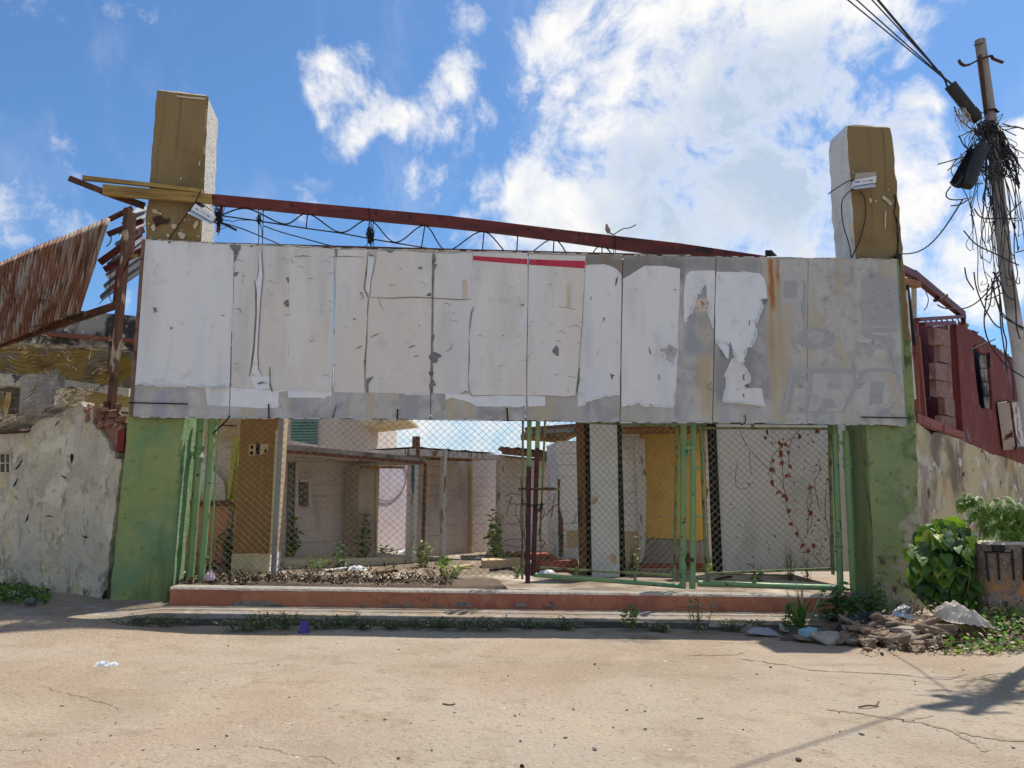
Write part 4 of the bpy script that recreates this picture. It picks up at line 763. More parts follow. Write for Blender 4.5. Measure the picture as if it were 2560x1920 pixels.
# ------------------------------------------------------------------ floodlights
M['whiteplastic'] = mat('white_enamel', (.72, .72, .72), [dict(c=(.5, .48, .44), s=9, lo=.55, hi=.75, f=.6)], rough=.4, spec=.5, grain=False)
M['glass'] = mat('dusty_lamp_glass', (.50, .55, .60), [dict(c=(.35, .36, .36), s=14, lo=.5, hi=.7)], rough=.2, spec=.6, grain=False)
M['greyprint'] = mat('grey_print', (.18, .18, .18), rough=.8, grain=False)
def flood(loc_px, q4, lip4, marks, v, label, extra=()):
    P4 = [FV(px(*q), v) for q in q4]; L4 = [FV(px(*q), v - .10) for q in lip4]
    t = thing('floodlight', label, 'floodlight', (P4[0] + P4[2]) / 2)
    mb = MB(); mb.prism(P4, VB * .09); mb.build('housing', M['whiteplastic'], t)
    mb = MB(); a, c = P4[3], P4[2]; mb.hexa([L4[0], L4[1], c + ZB * -.004 + VB * .05, a + ZB * -.004 + VB * .05], [L4[0] + ZB * .012, L4[1] + ZB * .012, c + ZB * .012 + VB * .05, a + ZB * .012 + VB * .05]); mb.build('reflector_lip', M['glass'], t)
    for m in marks:
        mb = MB(); mb.poly([FV(px(*q), v - .002) for q in m]); mb.build('label_print', M['greyprint'], t)
    return t
def mk(c, x, y, w_, h, dx=1.0, dy=.0):
    return [(c, x, y), (c, x + w_ * dx, y + w_ * dy), (c, x + w_ * dx, y + w_ * dy + h), (c, x, y + h)]
t = flood(None, [('A', 1688, 1068), ('A', 1868, 1182), ('A', 1830, 1225), ('A', 1650, 1118)], [('A', 1622, 1152), ('A', 1812, 1242)], [mk('A', 1688, 1104, 26, 10, 1, .55), mk('A', 1738, 1130, 7, 9, 1, .5), mk('A', 1752, 1140, 7, 9, 1, .5), mk('A', 1766, 1150, 7, 9, 1, .5), mk('A', 1786, 1162, 26, 10, 1, .55)], -.10, 'white floodlight tilted on the left pillar under the joist end')
mb = MB(); mb.tube([FV(px('A', 1740, 950), -.09), FV(px('A', 1690, 1050), -.10), FV(px('A', 1560, 1230), .07), FV(px('A', 1455, 1380), .07)], .007, 5); mb.build('cord', rodm, t)
mb = MB(); mb.bar(FV(px('A', 1700, 1060), -.06), FV(px('A', 1760, 1090), .09), .04, .03); mb.build('bracket', rodm, t)
t = flood(None, [('H', 752, 862), ('H', 938, 828), ('H', 932, 885), ('H', 745, 915)], [('H', 745, 945), ('H', 932, 922)], [mk('H', 750, 876, 44, 12, 1, -.1), mk('H', 815, 872, 10, 8, 1, -.1), mk('H', 832, 870, 10, 8, 1, -.1), mk('H', 848, 868, 10, 8, 1, -.1), mk('H', 872, 864, 34, 11, 1, -.1)], -.08, 'white floodlight on the front of the right pillar with drooping wires')
mb = MB(); mb.prism([FV(px('H', *q), -.07) for q in [(760, 805), (930, 792), (938, 828), (752, 862)]], VB * .012); mb.build('glass_plate', mat('clear_plate', (.55, .52, .44), rough=.25, alpha=.45, grain=False), t)
mb = MB(); mb.bar(FV(px('H', 850, 880), .0), FV(px('H', 850, 880), .10), .1, .06); mb.build('bracket', M['whiteplastic'], t)
for pts in [[(742, 862), (690, 875), (600, 930), (520, 985)], [(745, 950), (700, 965), (640, 1050), (640, 1180), (660, 1290), (700, 1420), (720, 1535)], [(790, 965), (830, 1010), (845, 1130), (830, 1250), (785, 1400), (722, 1535)], [(742, 862), (735, 910), (760, 950)]]:
    mb = MB(); mb.tube(spline([FV(px('H', *q), .06) for q in pts], 5), .008, 5); mb.build('cord', rodm, t)

# ------------------------------------------------------------------ gate
GV = .45
def GP(c, x, y, v=GV): return FV(px(c, x, y), v)
GM = M['greenmetal']
M['maroon'] = mat('maroon_rust_paint', (.075, .028, .030), [dict(c=(.035, .016, .014), s=7, lo=.5, hi=.66), dict(c=(.16, .075, .03), s=5, st=(1, 1, .4), lo=.60, hi=.72)], rough=.65)
M['rustgreen'] = mat('rusting_green_steel', (.15, .21, .085), [dict(c=(.10, .045, .02), s=9, lo=.53, hi=.6), dict(c=(.24, .28, .08), s=4, lo=.5, hi=.7), dict(c=(.03, .02, .015), s=16, lo=.62, hi=.68)], rough=.75)
M['wiremesh'] = mat('tarnished_mesh_wire', (.25, .21, .115), [dict(c=(.16, .115, .07), s=8, lo=.45, hi=.62), dict(c=(.36, .30, .17), s=6, lo=.55, hi=.7)], rough=.55, spec=.5)
M['wiregreen'] = mat('greenish_mesh_wire', (.21, .215, .12), [dict(c=(.15, .11, .07), s=6, lo=.48, hi=.62), dict(c=(.33, .32, .2), s=6, lo=.58, hi=.7)], rough=.55, spec=.5)
def pole_up(t, name, c1, x1, y1, c2, x2, y2, r, m=GM, v=GV, ext=.35, collars=(), n=12, lowfrac=None):
    a, q = GP(c1, x1, y1, v), GP(c2, x2, y2, v); d_ = (a - q).normalized(); a = a + d_ * ext
    mb = MB()
    if lowfrac:
        k = q.lerp(a, lowfrac); mb.tube([k, a], r, n, 0); mb.tube([q, k], r * 1.002, n, 1); o = mb.build(name, [m, M['maroon']], t)
    else: mb.tube([q, a], r, n); o = mb.build(name, m, t)
    for (cc, cx, cy, ch) in collars:
        p0 = GP(cc, cx, cy, v); t0 = (p0 - q).dot(d_); cm = MB(); p0 = q + d_ * t0
        cm.tube([p0 - d_ * ch, p0 - d_ * ch * .6, p0 - d_ * ch * .55, p0 + d_ * ch * .55, p0 + d_ * ch * .6, p0 + d_ * ch], [r * 1.3, r * 1.3, r * 1.14, r * 1.14, r * 1.3, r * 1.3], n); cm.build('hinge_collar', m, o)
    return q, a
def flat(t, name, c1, x1, y1, c2, x2, y2, w_, h, m=None, v=GV):
    mb = MB(); mb.bar(GP(c1, x1, y1, v), GP(c2, x2, y2, v), w_, h, up=VB); return mb.build(name, m or M['rustgreen'], t)
def chain(t, TLp, TRp, BRp, BLp, nx, ny, m, r=.0043, seed=0, v=GV + .01, sag=.012, droop=0):
    rr = random.Random(seed); mb = MB()
    for i in range(nx):
        pts = []
        for j in range(ny * 2 + 1):
            s_ = (i + ((j + i) % 2)) / nx; f = j / (ny * 2)
            q = TLp.lerp(TRp, s_).lerp(BLp.lerp(BRp, s_), f)
            bul = sag * N3((s_ * 5, f * 4, seed)) + sag * .5 * N3((s_ * 17, f * 13, seed + 3))
            q = q + UB * bul * .8 + ZB * bul + VB * (.05 * N3((s_ * 3, f * 2, seed + 7)) + (.005 if (i + j) % 2 else -.005))
            pts.append(q)
        mb.tube(pts, r, 4, 0, False, False)
    return mb.build('chain_link_mesh', m, t)
# hinge posts set beside the pillars
pa = GP('C', 1640, 1180)
t = thing('gate_post', 'stout green pipe post hard against the left pillar', 'gate post', pa)
pole_up(t, 'post', 'B', 1740, 1270, 'C', 1640, 1185, .054, v=.50, collars=[('C', 1722, 105, .085)], ext=-.0)
mb = MB(); mb.bar(GP('C', 1640, 120, .5) - UB * .02, GP('C', 1700, 120, .5), .05, .07, up=VB); mb.build('wall_bracket', GM, t)
pa = GP('G', 1850, 1590)
t = thing('gate_post', 'green pipe post with collars against the right pillar', 'gate post', pa)
pole_up(t, 'post', 'G', 1780, 195, 'G', 1850, 1590, .052, v=.40, collars=[('G', 1795, 470, .085)], ext=.0)
mb = MB(); mb.bar(GP('G', 1700, 300, .42), GP('G', 1785, 300, .42), .05, .09, up=VB); mb.build('wall_bracket', GM, t)
# left leaf
t = thing('gate_leaf', 'wide left gate leaf of chain link with a rust-brown closing stile', 'gate', GP('C', 1740, 1220))
pole_up(t, 'stile', 'B', 1840, 1268, 'C', 1735, 1220, .047, collars=[('B', 1838, 1340, .1)], ext=.3)
pole_up(t, 'stile', 'F', 980, 105, 'F', 965, 1512, .034, lowfrac=.56, ext=.6)
pole_up(t, 'mesh_bar', 'B', 1898, 1260, 'C', 1812, 1130, .014, ext=.25, n=8); pole_up(t, 'mesh_bar', 'F', 924, 110, 'F', 918, 1480, .016, m=M['rustgreen'], ext=.5, n=8)
for y in (30, 640, 1010): 
    mb = MB(); mb.bar(GP('C', 1860 - y * .085, y), GP('C', 1885 - y * .085, y), .03, .03, up=VB); mb.build('mesh_clip', GM, t)
TLq, TRq = GP('B', 1900, 1255), GP('F', 922, 105)
chain(t, TLq + ZB * .25, TRq + ZB * .25, GP('F', 918, 1460), GP('C', 1815, 1170), 80, 26, M['wiremesh'], seed=2)
flat(t, 'top_rail', 'B', 1840, 1200, 'F', 980, 40, .04, .04, GM)
mb = MB()
for pts in [[(945, 590), (948, 700), (940, 830), (948, 960), (935, 1100), (950, 1200), (940, 1330), (945, 1450)], [(905, 600), (912, 780), (900, 960), (915, 1130), (905, 1380)], [(770, 760), (830, 740), (900, 750)], [(780, 800), (850, 830), (925, 825)], [(775, 990), (840, 1000), (910, 985)], [(760, 1150), (840, 1130), (920, 1140)], [(700, 1120), (780, 1180), (900, 1200)], [(830, 760), (800, 850), (780, 930)], [(870, 830), (860, 920), (905, 1000)]]:
    mb.tube(spline([GP('F', *q, GV - .02) for q in pts], 4), .006, 5)
mb.build('bent_wire', M['rust'], t)
# middle leaf
t = thing('gate_leaf', 'middle gate leaf of chain link with a green pipe along its foot', 'gate', GP('F', 1015, 1440))
pole_up(t, 'stile', 'F', 1055, 110, 'F', 1013, 1445, .034, lowfrac=.64, ext=.6)
pole_up(t, 'mesh_bar', 'F', 1115, 110, 'F', 1072, 1150, .015, m=M['rustgreen'], ext=.5, n=8)
pole_up(t, 'stile', 'G', 376, 130, 'G', 370, 1560, .044, collars=[('G', 374, 350, .10), ('G', 371, 1310, .13)], ext=.5)
flat(t, 'mesh_bar', 'G', 320, 150, 'G', 297, 1500, .03, .05)
flat(t, 'top_rail', 'F', 1380, 122, 'G', 330, 160, .03, .05); flat(t, 'lower_rail', 'F', 1068, 1380, 'G', 290, 1448, .03, .042)
mb = MB(); mb.tube([GP('F', 1020, 1442), GP('G', 355, 1540)], .031, 12); mb.build('foot_pipe', GM, t)
for (c, x, y0, y1) in (('F', 1385, 1380, 1450), ('F', 1893, 1415, 1490)): flat(t, 'strut', c, x, y0, c, x, y1, .03, .04)
for (y) in (522, 925): mb = MB(); mb.bar(GP('G', 312, y), GP('G', 350, y), .03, .035, up=VB); mb.build('mesh_clip', GM, t)
chain(t, GP('F', 1115, 60), GP('G', 318, 90), GP('G', 298, 1450), GP('F', 1075, 1385), 40, 22, M['wiregreen'], seed=5)
flat(t, 'latch_box', 'F', 1085, 698, 'F', 1242, 700, .04, .09, v=GV - .03)
mb = MB(); mb.tube([GP('F', 884, 698, GV - .06), GP('F', 1085, 700, GV - .06)], .015, 8); mb.build('latch_bolt', M['rust'], t)
mb = MB()
for pts in [[(1070, 930), (1075, 1000), (1060, 1080), (1080, 1140), (1070, 1330)], [(1050, 1150), (1090, 1140), (1110, 1160), (1090, 1200), (1050, 1190)], [(1090, 850), (1110, 900), (1090, 960)], [(1120, 930), (1180, 860), (1230, 830)], [(1170, 950), (1190, 800), (1210, 740)], [(1240, 620), (1232, 780), (1245, 980), (1225, 1100)]]:
    mb.tube(spline([GP('F', *q, GV - .02) for q in pts], 4), .006, 5)
mb.build('bent_wire', M['rust'], t)
# chain and padlock holding the two leaves
mb = MB()
for k in range(11):
    f = k / 10; q = GP('F', 925 + 180 * f, 830 + 14 * math.sin(f * 3.1) + R.uniform(-5, 5), GV - .06 - (.02 if k % 2 else 0)); a = [q + UB * .026 * math.cos(x) + (ZB if k % 2 else VB) * .014 * math.sin(x) for x in [i * math.pi / 4 for i in range(9)]]
    mb.tube(a, .0055, 5)
for k in range(5):
    q = GP('F', 1085 - k * 6, 850 + k * 9, GV - .07); a = [q + ZB * .024 * math.cos(x) + UB * .013 * math.sin(x) for x in [i * math.pi / 4 for i in range(9)]]; mb.tube(a, .0055, 5)
tag(mb.build('chain', M['blackrod']), 'rusty chain wrapped round the two middle gate stiles', 'chain')
# right leaf
t = thing('gate_leaf', 'right gate leaf of chain link overgrown by a dry vine', 'gate', GP('G', 455, 1560))
pole_up(t, 'stile', 'G', 462, 130, 'G', 452, 1562, .044, ext=.5); flat(t, 'mesh_bar', 'G', 522, 150, 'G', 572, 1445, .03, .05)
pole_up(t, 'stile', 'G', 1680, 140, 'G', 1732, 1560, .046, collars=[('G', 1686, 300, .12), ('G', 1722, 1215, .05)], ext=.5); flat(t, 'mesh_bar', 'G', 1635, 130, 'G', 1668, 1440, .03, .05)
flat(t, 'top_rail', 'G', 495, 172, 'G', 1640, 180, .03, .055); flat(t, 'top_rail', 'G', 490, 128, 'G', 1680, 140, .03, .04); flat(t, 'lower_rail', 'G', 590, 1432, 'G', 1685, 1386, .03, .05)
mb = MB(); mb.tube([GP('G', 500, 1516), GP('G', 1762, 1556)], .042, 12); mb.build('foot_pipe', GM, t)
for (c, x, y0, y1) in (('G', 992, 1420, 1520), ('G', 588, 1432, 1520), ('G', 975, 130, 172)): flat(t, 'strut', c, x, y0, c, x, y1, .03, .05)
for (y) in (522, 935): mb = MB(); mb.bar(GP('G', 485, y), GP('G', 545, y), .03, .035, up=VB); mb.build('mesh_clip', GM, t)
chain(t, GP('G', 525, 178), GP('G', 1640, 182), GP('G', 1668, 1385), GP('G', 575, 1425), 34, 20, M['wiregreen'], seed=8)
# hinge plates joining middle and right leaves
for (y, nm) in ((345, 'upper'), (1310, 'lower')):
    mb = MB(); mb.bar(GP('G', 385, y), GP('G', 455, y), .05, .11, up=VB); mb.tube([GP('G', 415, y - 60), GP('G', 415, y + 60)], .018, 8)
    tag(mb.build('hinge', GM if nm == 'upper' else M['rust']), 'green hinge plate high between the middle and right gate leaves' if nm == 'upper' else 'rusted hinge plate low between the middle and right gate leaves', 'hinge')
# ------------------------------------------------------------------ inside the yard
def wallmat(name, base, dirt, peel=None, blocks=False, bump=.35):
    L = [dict(c=tuple(q * .82 for q in base), s=1.1, lo=.45, hi=.7, d=7), dict(c=dirt, s=2.2, st=(1, 1, .3), lo=.55, hi=.75, f=.75), dict(c=dirt, s=13, lo=.66, hi=.75), dict(c=tuple(q * .5 for q in dirt), s=5, lo=.56, hi=.75, f=.8, masks=[('Z', None, .25, .2, .4)]), dict(c=tuple(q * .5 for q in dirt), kind='crack', s=1.2, lo=.008, hi=0, wob=1, f=.3)]
    if blocks: L += [dict(kind='lines', h=.21, c=tuple(q * .62 for q in dirt), s=1, lo=.465, hi=.50, f=.8), dict(c=tuple(q * .7 for q in dirt), s=3, st=(1, 1, .15), lo=.58, hi=.74, f=.7)]
    if peel: L.append(dict(c=peel, s=4.2, lo=.655, hi=.67, d=9, dist=.6))
    return mat(name, base, L, rough=.92, bump=(34, bump))
M['yochre'] = wallmat('ochre_brown_paint', (.29, .155, .06), (.17, .085, .03))
M['ytan'] = wallmat('tan_render', (0.55, 0.396, 0.231), (.33, .21, .11))
M['ycream'] = wallmat('cream_base_paint', (0.638, 0.55, 0.363), (.38, .27, .13))
M['ywhite'] = wallmat('yard_white_paint', (0.726, 0.693, 0.66), (.42, .37, .30), (.36, .27, .2), True)
M['ypink'] = wallmat('faded_pink_wall', (0.638, 0.539, 0.49), (.36, .30, .25), (.48, .45, .42), True)
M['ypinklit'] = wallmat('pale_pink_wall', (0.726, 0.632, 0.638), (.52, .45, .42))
M['ysalmon'] = wallmat('salmon_paint', (0.55, 0.297, 0.198), (.33, .17, .1))
M['yyellow'] = wallmat('yellow_paint_wall', (.60, .375, .09), (.42, .24, .05))
M['ylime'] = wallmat('lime_yellow_paint', (0.572, 0.528, 0.11), (.40, .36, .14))
M['yteal'] = wallmat('teal_shutter_paint', (0.187, 0.363, 0.33), (.10, .2, .18))
M['ygrey'] = wallmat('grey_white_column', (0.638, 0.627, 0.611), (.44, .41, .37))
M['yviolet'] = wallmat('pale_violet_white_wall', (0.726, 0.682, 0.66), (.45, .42, .40))
M['ystone'] = mat('bare_rubble_base', (.30, .27, .25), [dict(c=(.17, .14, .12), kind='crack', s=5, lo=.06, hi=0, wob=.8), dict(c=(.40, .36, .33), s=6, lo=.5, hi=.7), dict(c=(.3, .2, .1), s=3, lo=.58, hi=.7)], bump=(22, .8))
M['redstep'] = wallmat('red_oxide_step', (.30, .085, .05), (.2, .1, .07))
M['redbrown'] = wallmat('red_brown_fascia', (.20, .075, .05), (.11, .06, .045))
M['roofgrey'] = mat('mossy_roof_concrete', (.27, .25, .23), [dict(c=(.10, .09, .08), s=4, lo=.48, hi=.66), dict(c=(.40, .38, .34), s=7, lo=.55, hi=.7)], bump=(25, .6))
M['orangewood'] = mat('stained_orange_boards', (.30, .135, .04), [dict(c=(.16, .07, .025), s=4, st=(4, 1, 1), lo=.45, hi=.65), dict(c=(.05, .03, .02), s=3, lo=.6, hi=.7)])
M['peelwood'] = mat('peeling_white_timber', (.56, .52, .47), [dict(c=(.20, .12, .07), s=9, st=(1, 1, .25), lo=.57, hi=.61, d=9), dict(c=(.05, .03, .02), s=11, st=(1, 1, .2), lo=.62, hi=.66)], bump=(20, .6, (1, 1, .3)))
M['rustwood'] = mat('rust_streaked_beam', (.15, .065, .025), [dict(c=(.32, .20, .09), s=5, st=(1, 1, .12), lo=.54, hi=.66), dict(c=(.03, .018, .012), s=3, st=(1, 1, .3), lo=.5, hi=.62)], rough=.8, bump=(25, .5, (1, 1, .2)))
M['steelgrey'] = mat('dull_grey_pipe', (.30, .30, .31), [dict(c=(.22, .20, .19), s=4, st=(1, 1, .3), lo=.45, hi=.7), dict(c=(.25, .14, .07), s=5, lo=.64, hi=.7)], rough=.6)
M['bluepeel'] = mat('blue_and_white_peeling_post', (.52, .50, .46), [dict(c=(.06, .14, .19), s=3, st=(1, 1, .3), lo=.55, hi=.58), dict(c=(.2, .12, .06), s=6, st=(1, 1, .3), lo=.6, hi=.64)])

def zat(q): return yz(q.x, q.y)
def slabpoly(c, pts, fn, vec, m, name, parent=None, **k):
    mb = MB(); mb.prism([fn(px(c, *q)) for q in pts], vec); return mb.build(name, m, parent, **k)
# ochre column with socket plate
cb = FV(px('E', 500, 1445), 1.9)
t = thing('ochre_column', 'ochre brown column with cream base and three-hole socket plate inside the left gate leaf', 'column', cb)
l0, l1, r0, r1 = (335, 1450), (412, 200), (660, 1450), (742, 200)
def cr_(c, l, r, v, dep):
    a, q = FV(px(c, *l), v), FV(px(c, *r), v); q.z = a.z; return [a, q, q + VB * dep, a + VB * dep]
mb = MB(); rough_loft(mb, [cr_('E', l0, r0, 1.9, .75), cr_('E', l1, r1, 1.9, .75), cr_('E', (440, -240), (775, -240), 1.9, .75)], [0, 1, 0, 0], 0, amp=.004, seed=3); mb.build('shaft', [M['yochre'], M['ytan']], t)
mb = MB(); rough_loft(mb, [cr_('E', (333, 1452), (664, 1452), 1.88, .78), cr_('E', (340, 1268), (674, 1268), 1.88, .78)], [0, 1, 0, 0], 0, amp=.004, seed=4); mb.build('base', [M['ycream'], M['ywhite']], t)
mb = MB(); mb.prism([FV(px('E', *q), 1.885) for q in [(722, 200), (752, 190), (700, 1268), (668, 1268)]], VB * .02); mb.build('worn_corner', M['ycream'], t)
so_ = slabpoly('E', [(492, 318), (660, 308), (655, 395), (490, 415)], lambda p: FV(p, 1.885), VB * .02, M['ytan'], 'socket_plate', t)
for q in [[(505, 325), (530, 323), (529, 352), (504, 355)], [(552, 308), (588, 306), (585, 400), (549, 403)], [(625, 358), (650, 356), (648, 388), (623, 390)], [(502, 375), (528, 373), (527, 402), (501, 404)]]:
    mb = MB(); mb.poly([FV(px('E', *p), 1.882) for p in q]); mb.build('socket_hole', M['dark'], so_)
a, q = FV(px('E', 778, 60), 1.72), FV(px('E', 702, 1468), 1.72)
mb = MB(); mb.tube([q, q.lerp(a, .5), a + (a - q) * .25], .042, 12); tag(mb.build('pipe_post', M['steelgrey']), 'plain grey steel pipe standing in front of the ochre column', 'post')
# kiosk at the far left of the yard
kb = FV(px('E', 200, 1400), 3.4)
t = thing('kiosk', 'pink and lime yellow kiosk with a counter shelf behind the left gate post', 'kiosk', kb)
f3 = lambda p: FV(p, 3.4)
slabpoly('E', [(-120, 235), (415, 250), (330, 1410), (-120, 1410)], f3, VB * .15, M['ypink'], 'back_wall', t)
slabpoly('E', [(-120, 840), (320, 845), (240, 1380), (-120, 1380)], lambda p: FV(p, 3.05), VB * .3, M['ysalmon'], 'counter_front', t)
slabpoly('E', [(-120, 805), (372, 815), (370, 838), (-120, 832)], lambda p: FV(p, 2.95), VB * .45, M['redbrown'], 'counter_shelf', t)
slabpoly('E', [(350, 255), (412, 250), (318, 1010), (285, 1010), (378, 780), (300, 790)], lambda p: FV(p, 3.2), VB * .12, M['ylime'], 'pilaster', t)
slabpoly('E', [(70, 480), (130, 480), (280, 640), (290, 800), (70, 800)], lambda p: FV(p, 3.3), VB * .05, M['ywhite'], 'white_panel', t)
slabpoly('E', [(-120, -60), (470, -60), (430, 250), (-120, 240)], lambda p: FV(p, 3.25), VB * .35, M['ytan'], 'fascia', t)
mb = MB(); mb.tube([FV(px('E', 250, 148), 3.2), FV(px('E', 382, 155), 3.2)], .012, 6); mb.build('bar', M['dark'], t)
sp_ = thing('loudspeaker', 'small black loudspeaker in a pale frame under the kiosk fascia', 'loudspeaker', FV(px('E', 470, 210), 2.6))
slabpoly('E', [(415, 140), (505, 105), (505, 215), (420, 200)], lambda p: FV(p, 2.6), VB * .2, M['dark'], 'box', sp_); slabpoly('E', [(498, 100), (522, 105), (520, 225), (500, 232)], lambda p: FV(p, 2.58), VB * .2, M['ywhite'], 'frame', sp_)

# two-storey house far behind
t = thing('house', 'tall pale house with teal shutters rising behind the flat canopy', 'house', GZ((800, 1345), .2))
fy = lambda p: YP(p, 19.0)
slabpoly('E', [(700, -200), (1512, -200), (1506, 700), (700, 700)], fy, (0, 5, 0), wallmat('pale_pinkish_house_wall', (.62, .53, .46), (.48, .4, .33)), 'wall', t)
slabpoly('E', [(1460, -60), (1870, 82), (1870, 108), (1512, 150), (1460, 135)], lambda p: YP(p, 18.7), (0, 2, 0), M['ycream'], 'eave', t)
sh = slabpoly('E', [(855, 100), (1085, 95), (1080, 330), (850, 330)], lambda p: YP(p, 18.94), (0, .05, 0), M['yteal'], 'shutter', t)
mb = MB()
for k in range(9): mb.bar(YP(px('E', 858, 118 + k * 25), 18.91), YP(px('E', 1080, 115 + k * 25), 18.91), .05, .03)
mb.build('slat', M['yteal'], sh)

# low building with the flat canopy
pl1 = (GZ((717, 1425), .2).xy, GZ((1041, 1405), .2).xy)
f1 = lambda b_: (lambda p: PL(p, pl1, b_))
A1, B1 = Vector((*pl1[0], 0)), Vector((*pl1[1], 0)); n1_ = Vector((-(B1 - A1).y, (B1 - A1).x, 0)).normalized()
if n1_.y < 0: n1_ = -n1_
t = thing('canopy_building', 'low pink-grey building with a long flat canopy and raised plinth', 'building', PL((850, 1415), pl1, .5))
slabpoly('E', [(800, 1322), (1960, 1284), (1960, 1345), (800, 1412)], f1(0), n1_ * 1.6, M['ycream'], 'plinth', t)
slabpoly('E', [(700, 250), (1620, 420), (1600, 1290), (700, 1330)], f1(.95), n1_ * .2, M['ypink'], 'wall', t)
slabpoly('E', [(1448, 500), (1622, 505), (1598, 1285), (1425, 1285)], f1(.30), n1_ * .5, wallmat('shade_darkened_pier', (.38, .31, .24), (.22, .17, .12)), 'pier', t)  # side wall in shade: the shade is put into its darker colour
mb = MB(); mb.bar(PL(px('E', 1600, 515), pl1, .27), PL(px('E', 1592, 1280), pl1, .27), .03, .03); mb.build('rusty_jamb', M['ytan'], t)
wd = slabpoly('E', [(925, 630), (1022, 630), (1022, 850), (925, 850)], f1(.93), n1_ * .03, mat('dusty_dark_opening', (.12, .115, .10), [dict(c=(.2, .18, .15), s=6, lo=.5, hi=.7)]), 'window', t)
mb = MB(); mb.bar(PL(px('E', 1022, 628), pl1, .9), PL(px('E', 1022, 852), pl1, .9), .06, .08); mb.bar(PL(px('E', 925, 628), pl1, .9), PL(px('E', 1024, 628), pl1, .9), .08, .05); mb.build('frame', M['ypink'], wd)
dr = slabpoly('E', [(835, 470), (905, 475), (885, 1290), (815, 1290)], f1(.92), n1_ * .03, mat('grey_green_door', (.16, .165, .14), [dict(c=(.08, .07, .06), s=5, lo=.5, hi=.7)]), 'door', t)
mb = MB(); mb.bar(PL(px('E', 908, 470), pl1, .88), PL(px('E', 890, 1288), pl1, .88), .04, .05); mb.build('door_frame', M['ypink'], t)
for (y0, y1) in ((1140, 1150), (870, 880), (765, 772)):
    pass
a_, b_ = PL(px('E', 700, 300), pl1, -.15), PL(px('E', 2022, 432), pl1, -.15); c_, d_ = PL(px('E', 700, 352), pl1, -.15), PL(px('E', 2022, 462), pl1, -.15); e_, g_ = PL(px('E', 700, 378), pl1, -.12), PL(px('E', 2022, 488), pl1, -.12)
mb = MB(); mb.hexa([c_, d_, d_ + n1_ * 1.5, c_ + n1_ * 1.5], [a_, b_, b_ + n1_ * 1.5, a_ + n1_ * 1.5]); mb.build('canopy', M['roofgrey'], t)
mb = MB(); mb.hexa([e_, g_, g_ + n1_ * .06, e_ + n1_ * .06], [c_ + n1_ * .03, d_ + n1_ * .03, d_ + n1_ * .06, c_ + n1_ * .06]); mb.build('fascia', M['redbrown'], t)
mb = MB()
for k in range(7):
    o_ = n1_ * (.16 + k * .17); mb.hexa([e_ + o_ - ZB * .0, g_ + o_, g_ + o_ + n1_ * .15, e_ + o_ + n1_ * .15], [e_ + o_ + ZB * .02, g_ + o_ + ZB * .02, g_ + o_ + n1_ * .15 + ZB * .02, e_ + o_ + n1_ * .15 + ZB * .02])
mb.build('soffit_board', M['peelwood'], t)
slabpoly('E', [(1478, 498), (1835, 505), (1835, 522), (1478, 520)], f1(.1), n1_ * .1, M['orangewood'], 'lintel', t)
# sunlit pink wall between the two low buildings
p0 = YP(px('E', 1560, 1240), 16.6); dW = Vector((.34, .94, 0)); p1 = p0 + dW * 2.6
mb = MB(); hgt = 2.25; mb.prism([Vector((p0.x, p0.y, .1)), Vector((p1.x, p1.y, .1)), Vector((p1.x, p1.y, hgt)), Vector((p0.x, p0.y, hgt))], Vector((-.2, .07, 0)))
tag(mb.build('wall', M['ypinklit']), 'sunlit pale pink wall with a hanging cable between two low buildings', 'wall')
mb = MB(); mb.tube(spline([p0.lerp(p1, f) + Vector((.012, -.006, z)) for f, z in [(.05, 1.1), (.2, 1.05), (.35, 1.12), (.5, 1.35), (.55, 1.7), (.45, 1.95), (.3, 2.05)]], 5), .008, 5); tag(mb.build('cable', M['blackrod']), 'thin black cable looping across the sunlit pink wall', 'cable')
# open-fronted stalls
pl2 = (GZ((1105, 1393), .25).xy, GZ((1250, 1382), .25).xy)
f2 = lambda b_: (lambda p: PL(p, pl2, b_))
A2, B2 = Vector((*pl2[0], 0)), Vector((*pl2[1], 0)); n2_ = Vector((-(B2 - A2).y, (B2 - A2).x, 0)).normalized()
if n2_.y < 0: n2_ = -n2_
t = thing('stall_row', 'open fronted whitewashed stalls with peeling posts and a flat white fascia', 'stall', PL((1170, 1390), pl2, .5))
slabpoly('F', [(-20, 420), (760, 440), (745, 1275), (-40, 1310)], f2(1.15), n2_ * .2, M['ypink'], 'back_wall', t)
slabpoly('F', [(476, 440), (490, 440), (488, 1262), (474, 1262)], f2(1.02), n2_ * .1, M['ytan'], 'partition', t)
mb = MB()
for x in (560,): pass
a_, b_, c_, d_ = PL(px('E', 1930, 350), pl2, -.1), PL(px('F', 730, 404), pl2, -.1), PL(px('E', 1930, 408), pl2, -.1), PL(px('F', 730, 446), pl2, -.1)
mb.hexa([c_, d_, d_ + n2_ * 1.5, c_ + n2_ * 1.5], [a_, b_, b_ + n2_ * 1.5, a_ + n2_ * 1.5]); mb.build('fascia', M['peelwood'], t)
mb = MB(); mb.grid([[a_.lerp(b_, i / 14) + n2_ * (.02 + 1.4 * j / 5) + ZB * (.035 + .04 * N3((i * .7, j, 3))) for i in range(15)] for j in range(6)]); mb.build('roof', M['roofgrey'], t)
def post(c, x0, y0, x1, y1, w_, fn, m, parent, name='post'):
    mb = MB(); a, q = fn(px(c, x0, y0)), fn(px(c, x1, y1)); q.z -= .1; mb.bar(a, q, w_, w_ * .9); return mb.build(name, m, parent)
post('F', 242, 352, 226, 1300, .095, f2(-.06), M['peelwood'], t); post('F', 735, 412, 722, 1262, .11, f2(-.06), M['peelwood'], t); post('F', 700, 440, 692, 1255, .03, f2(.1), M['peelwood'], t)
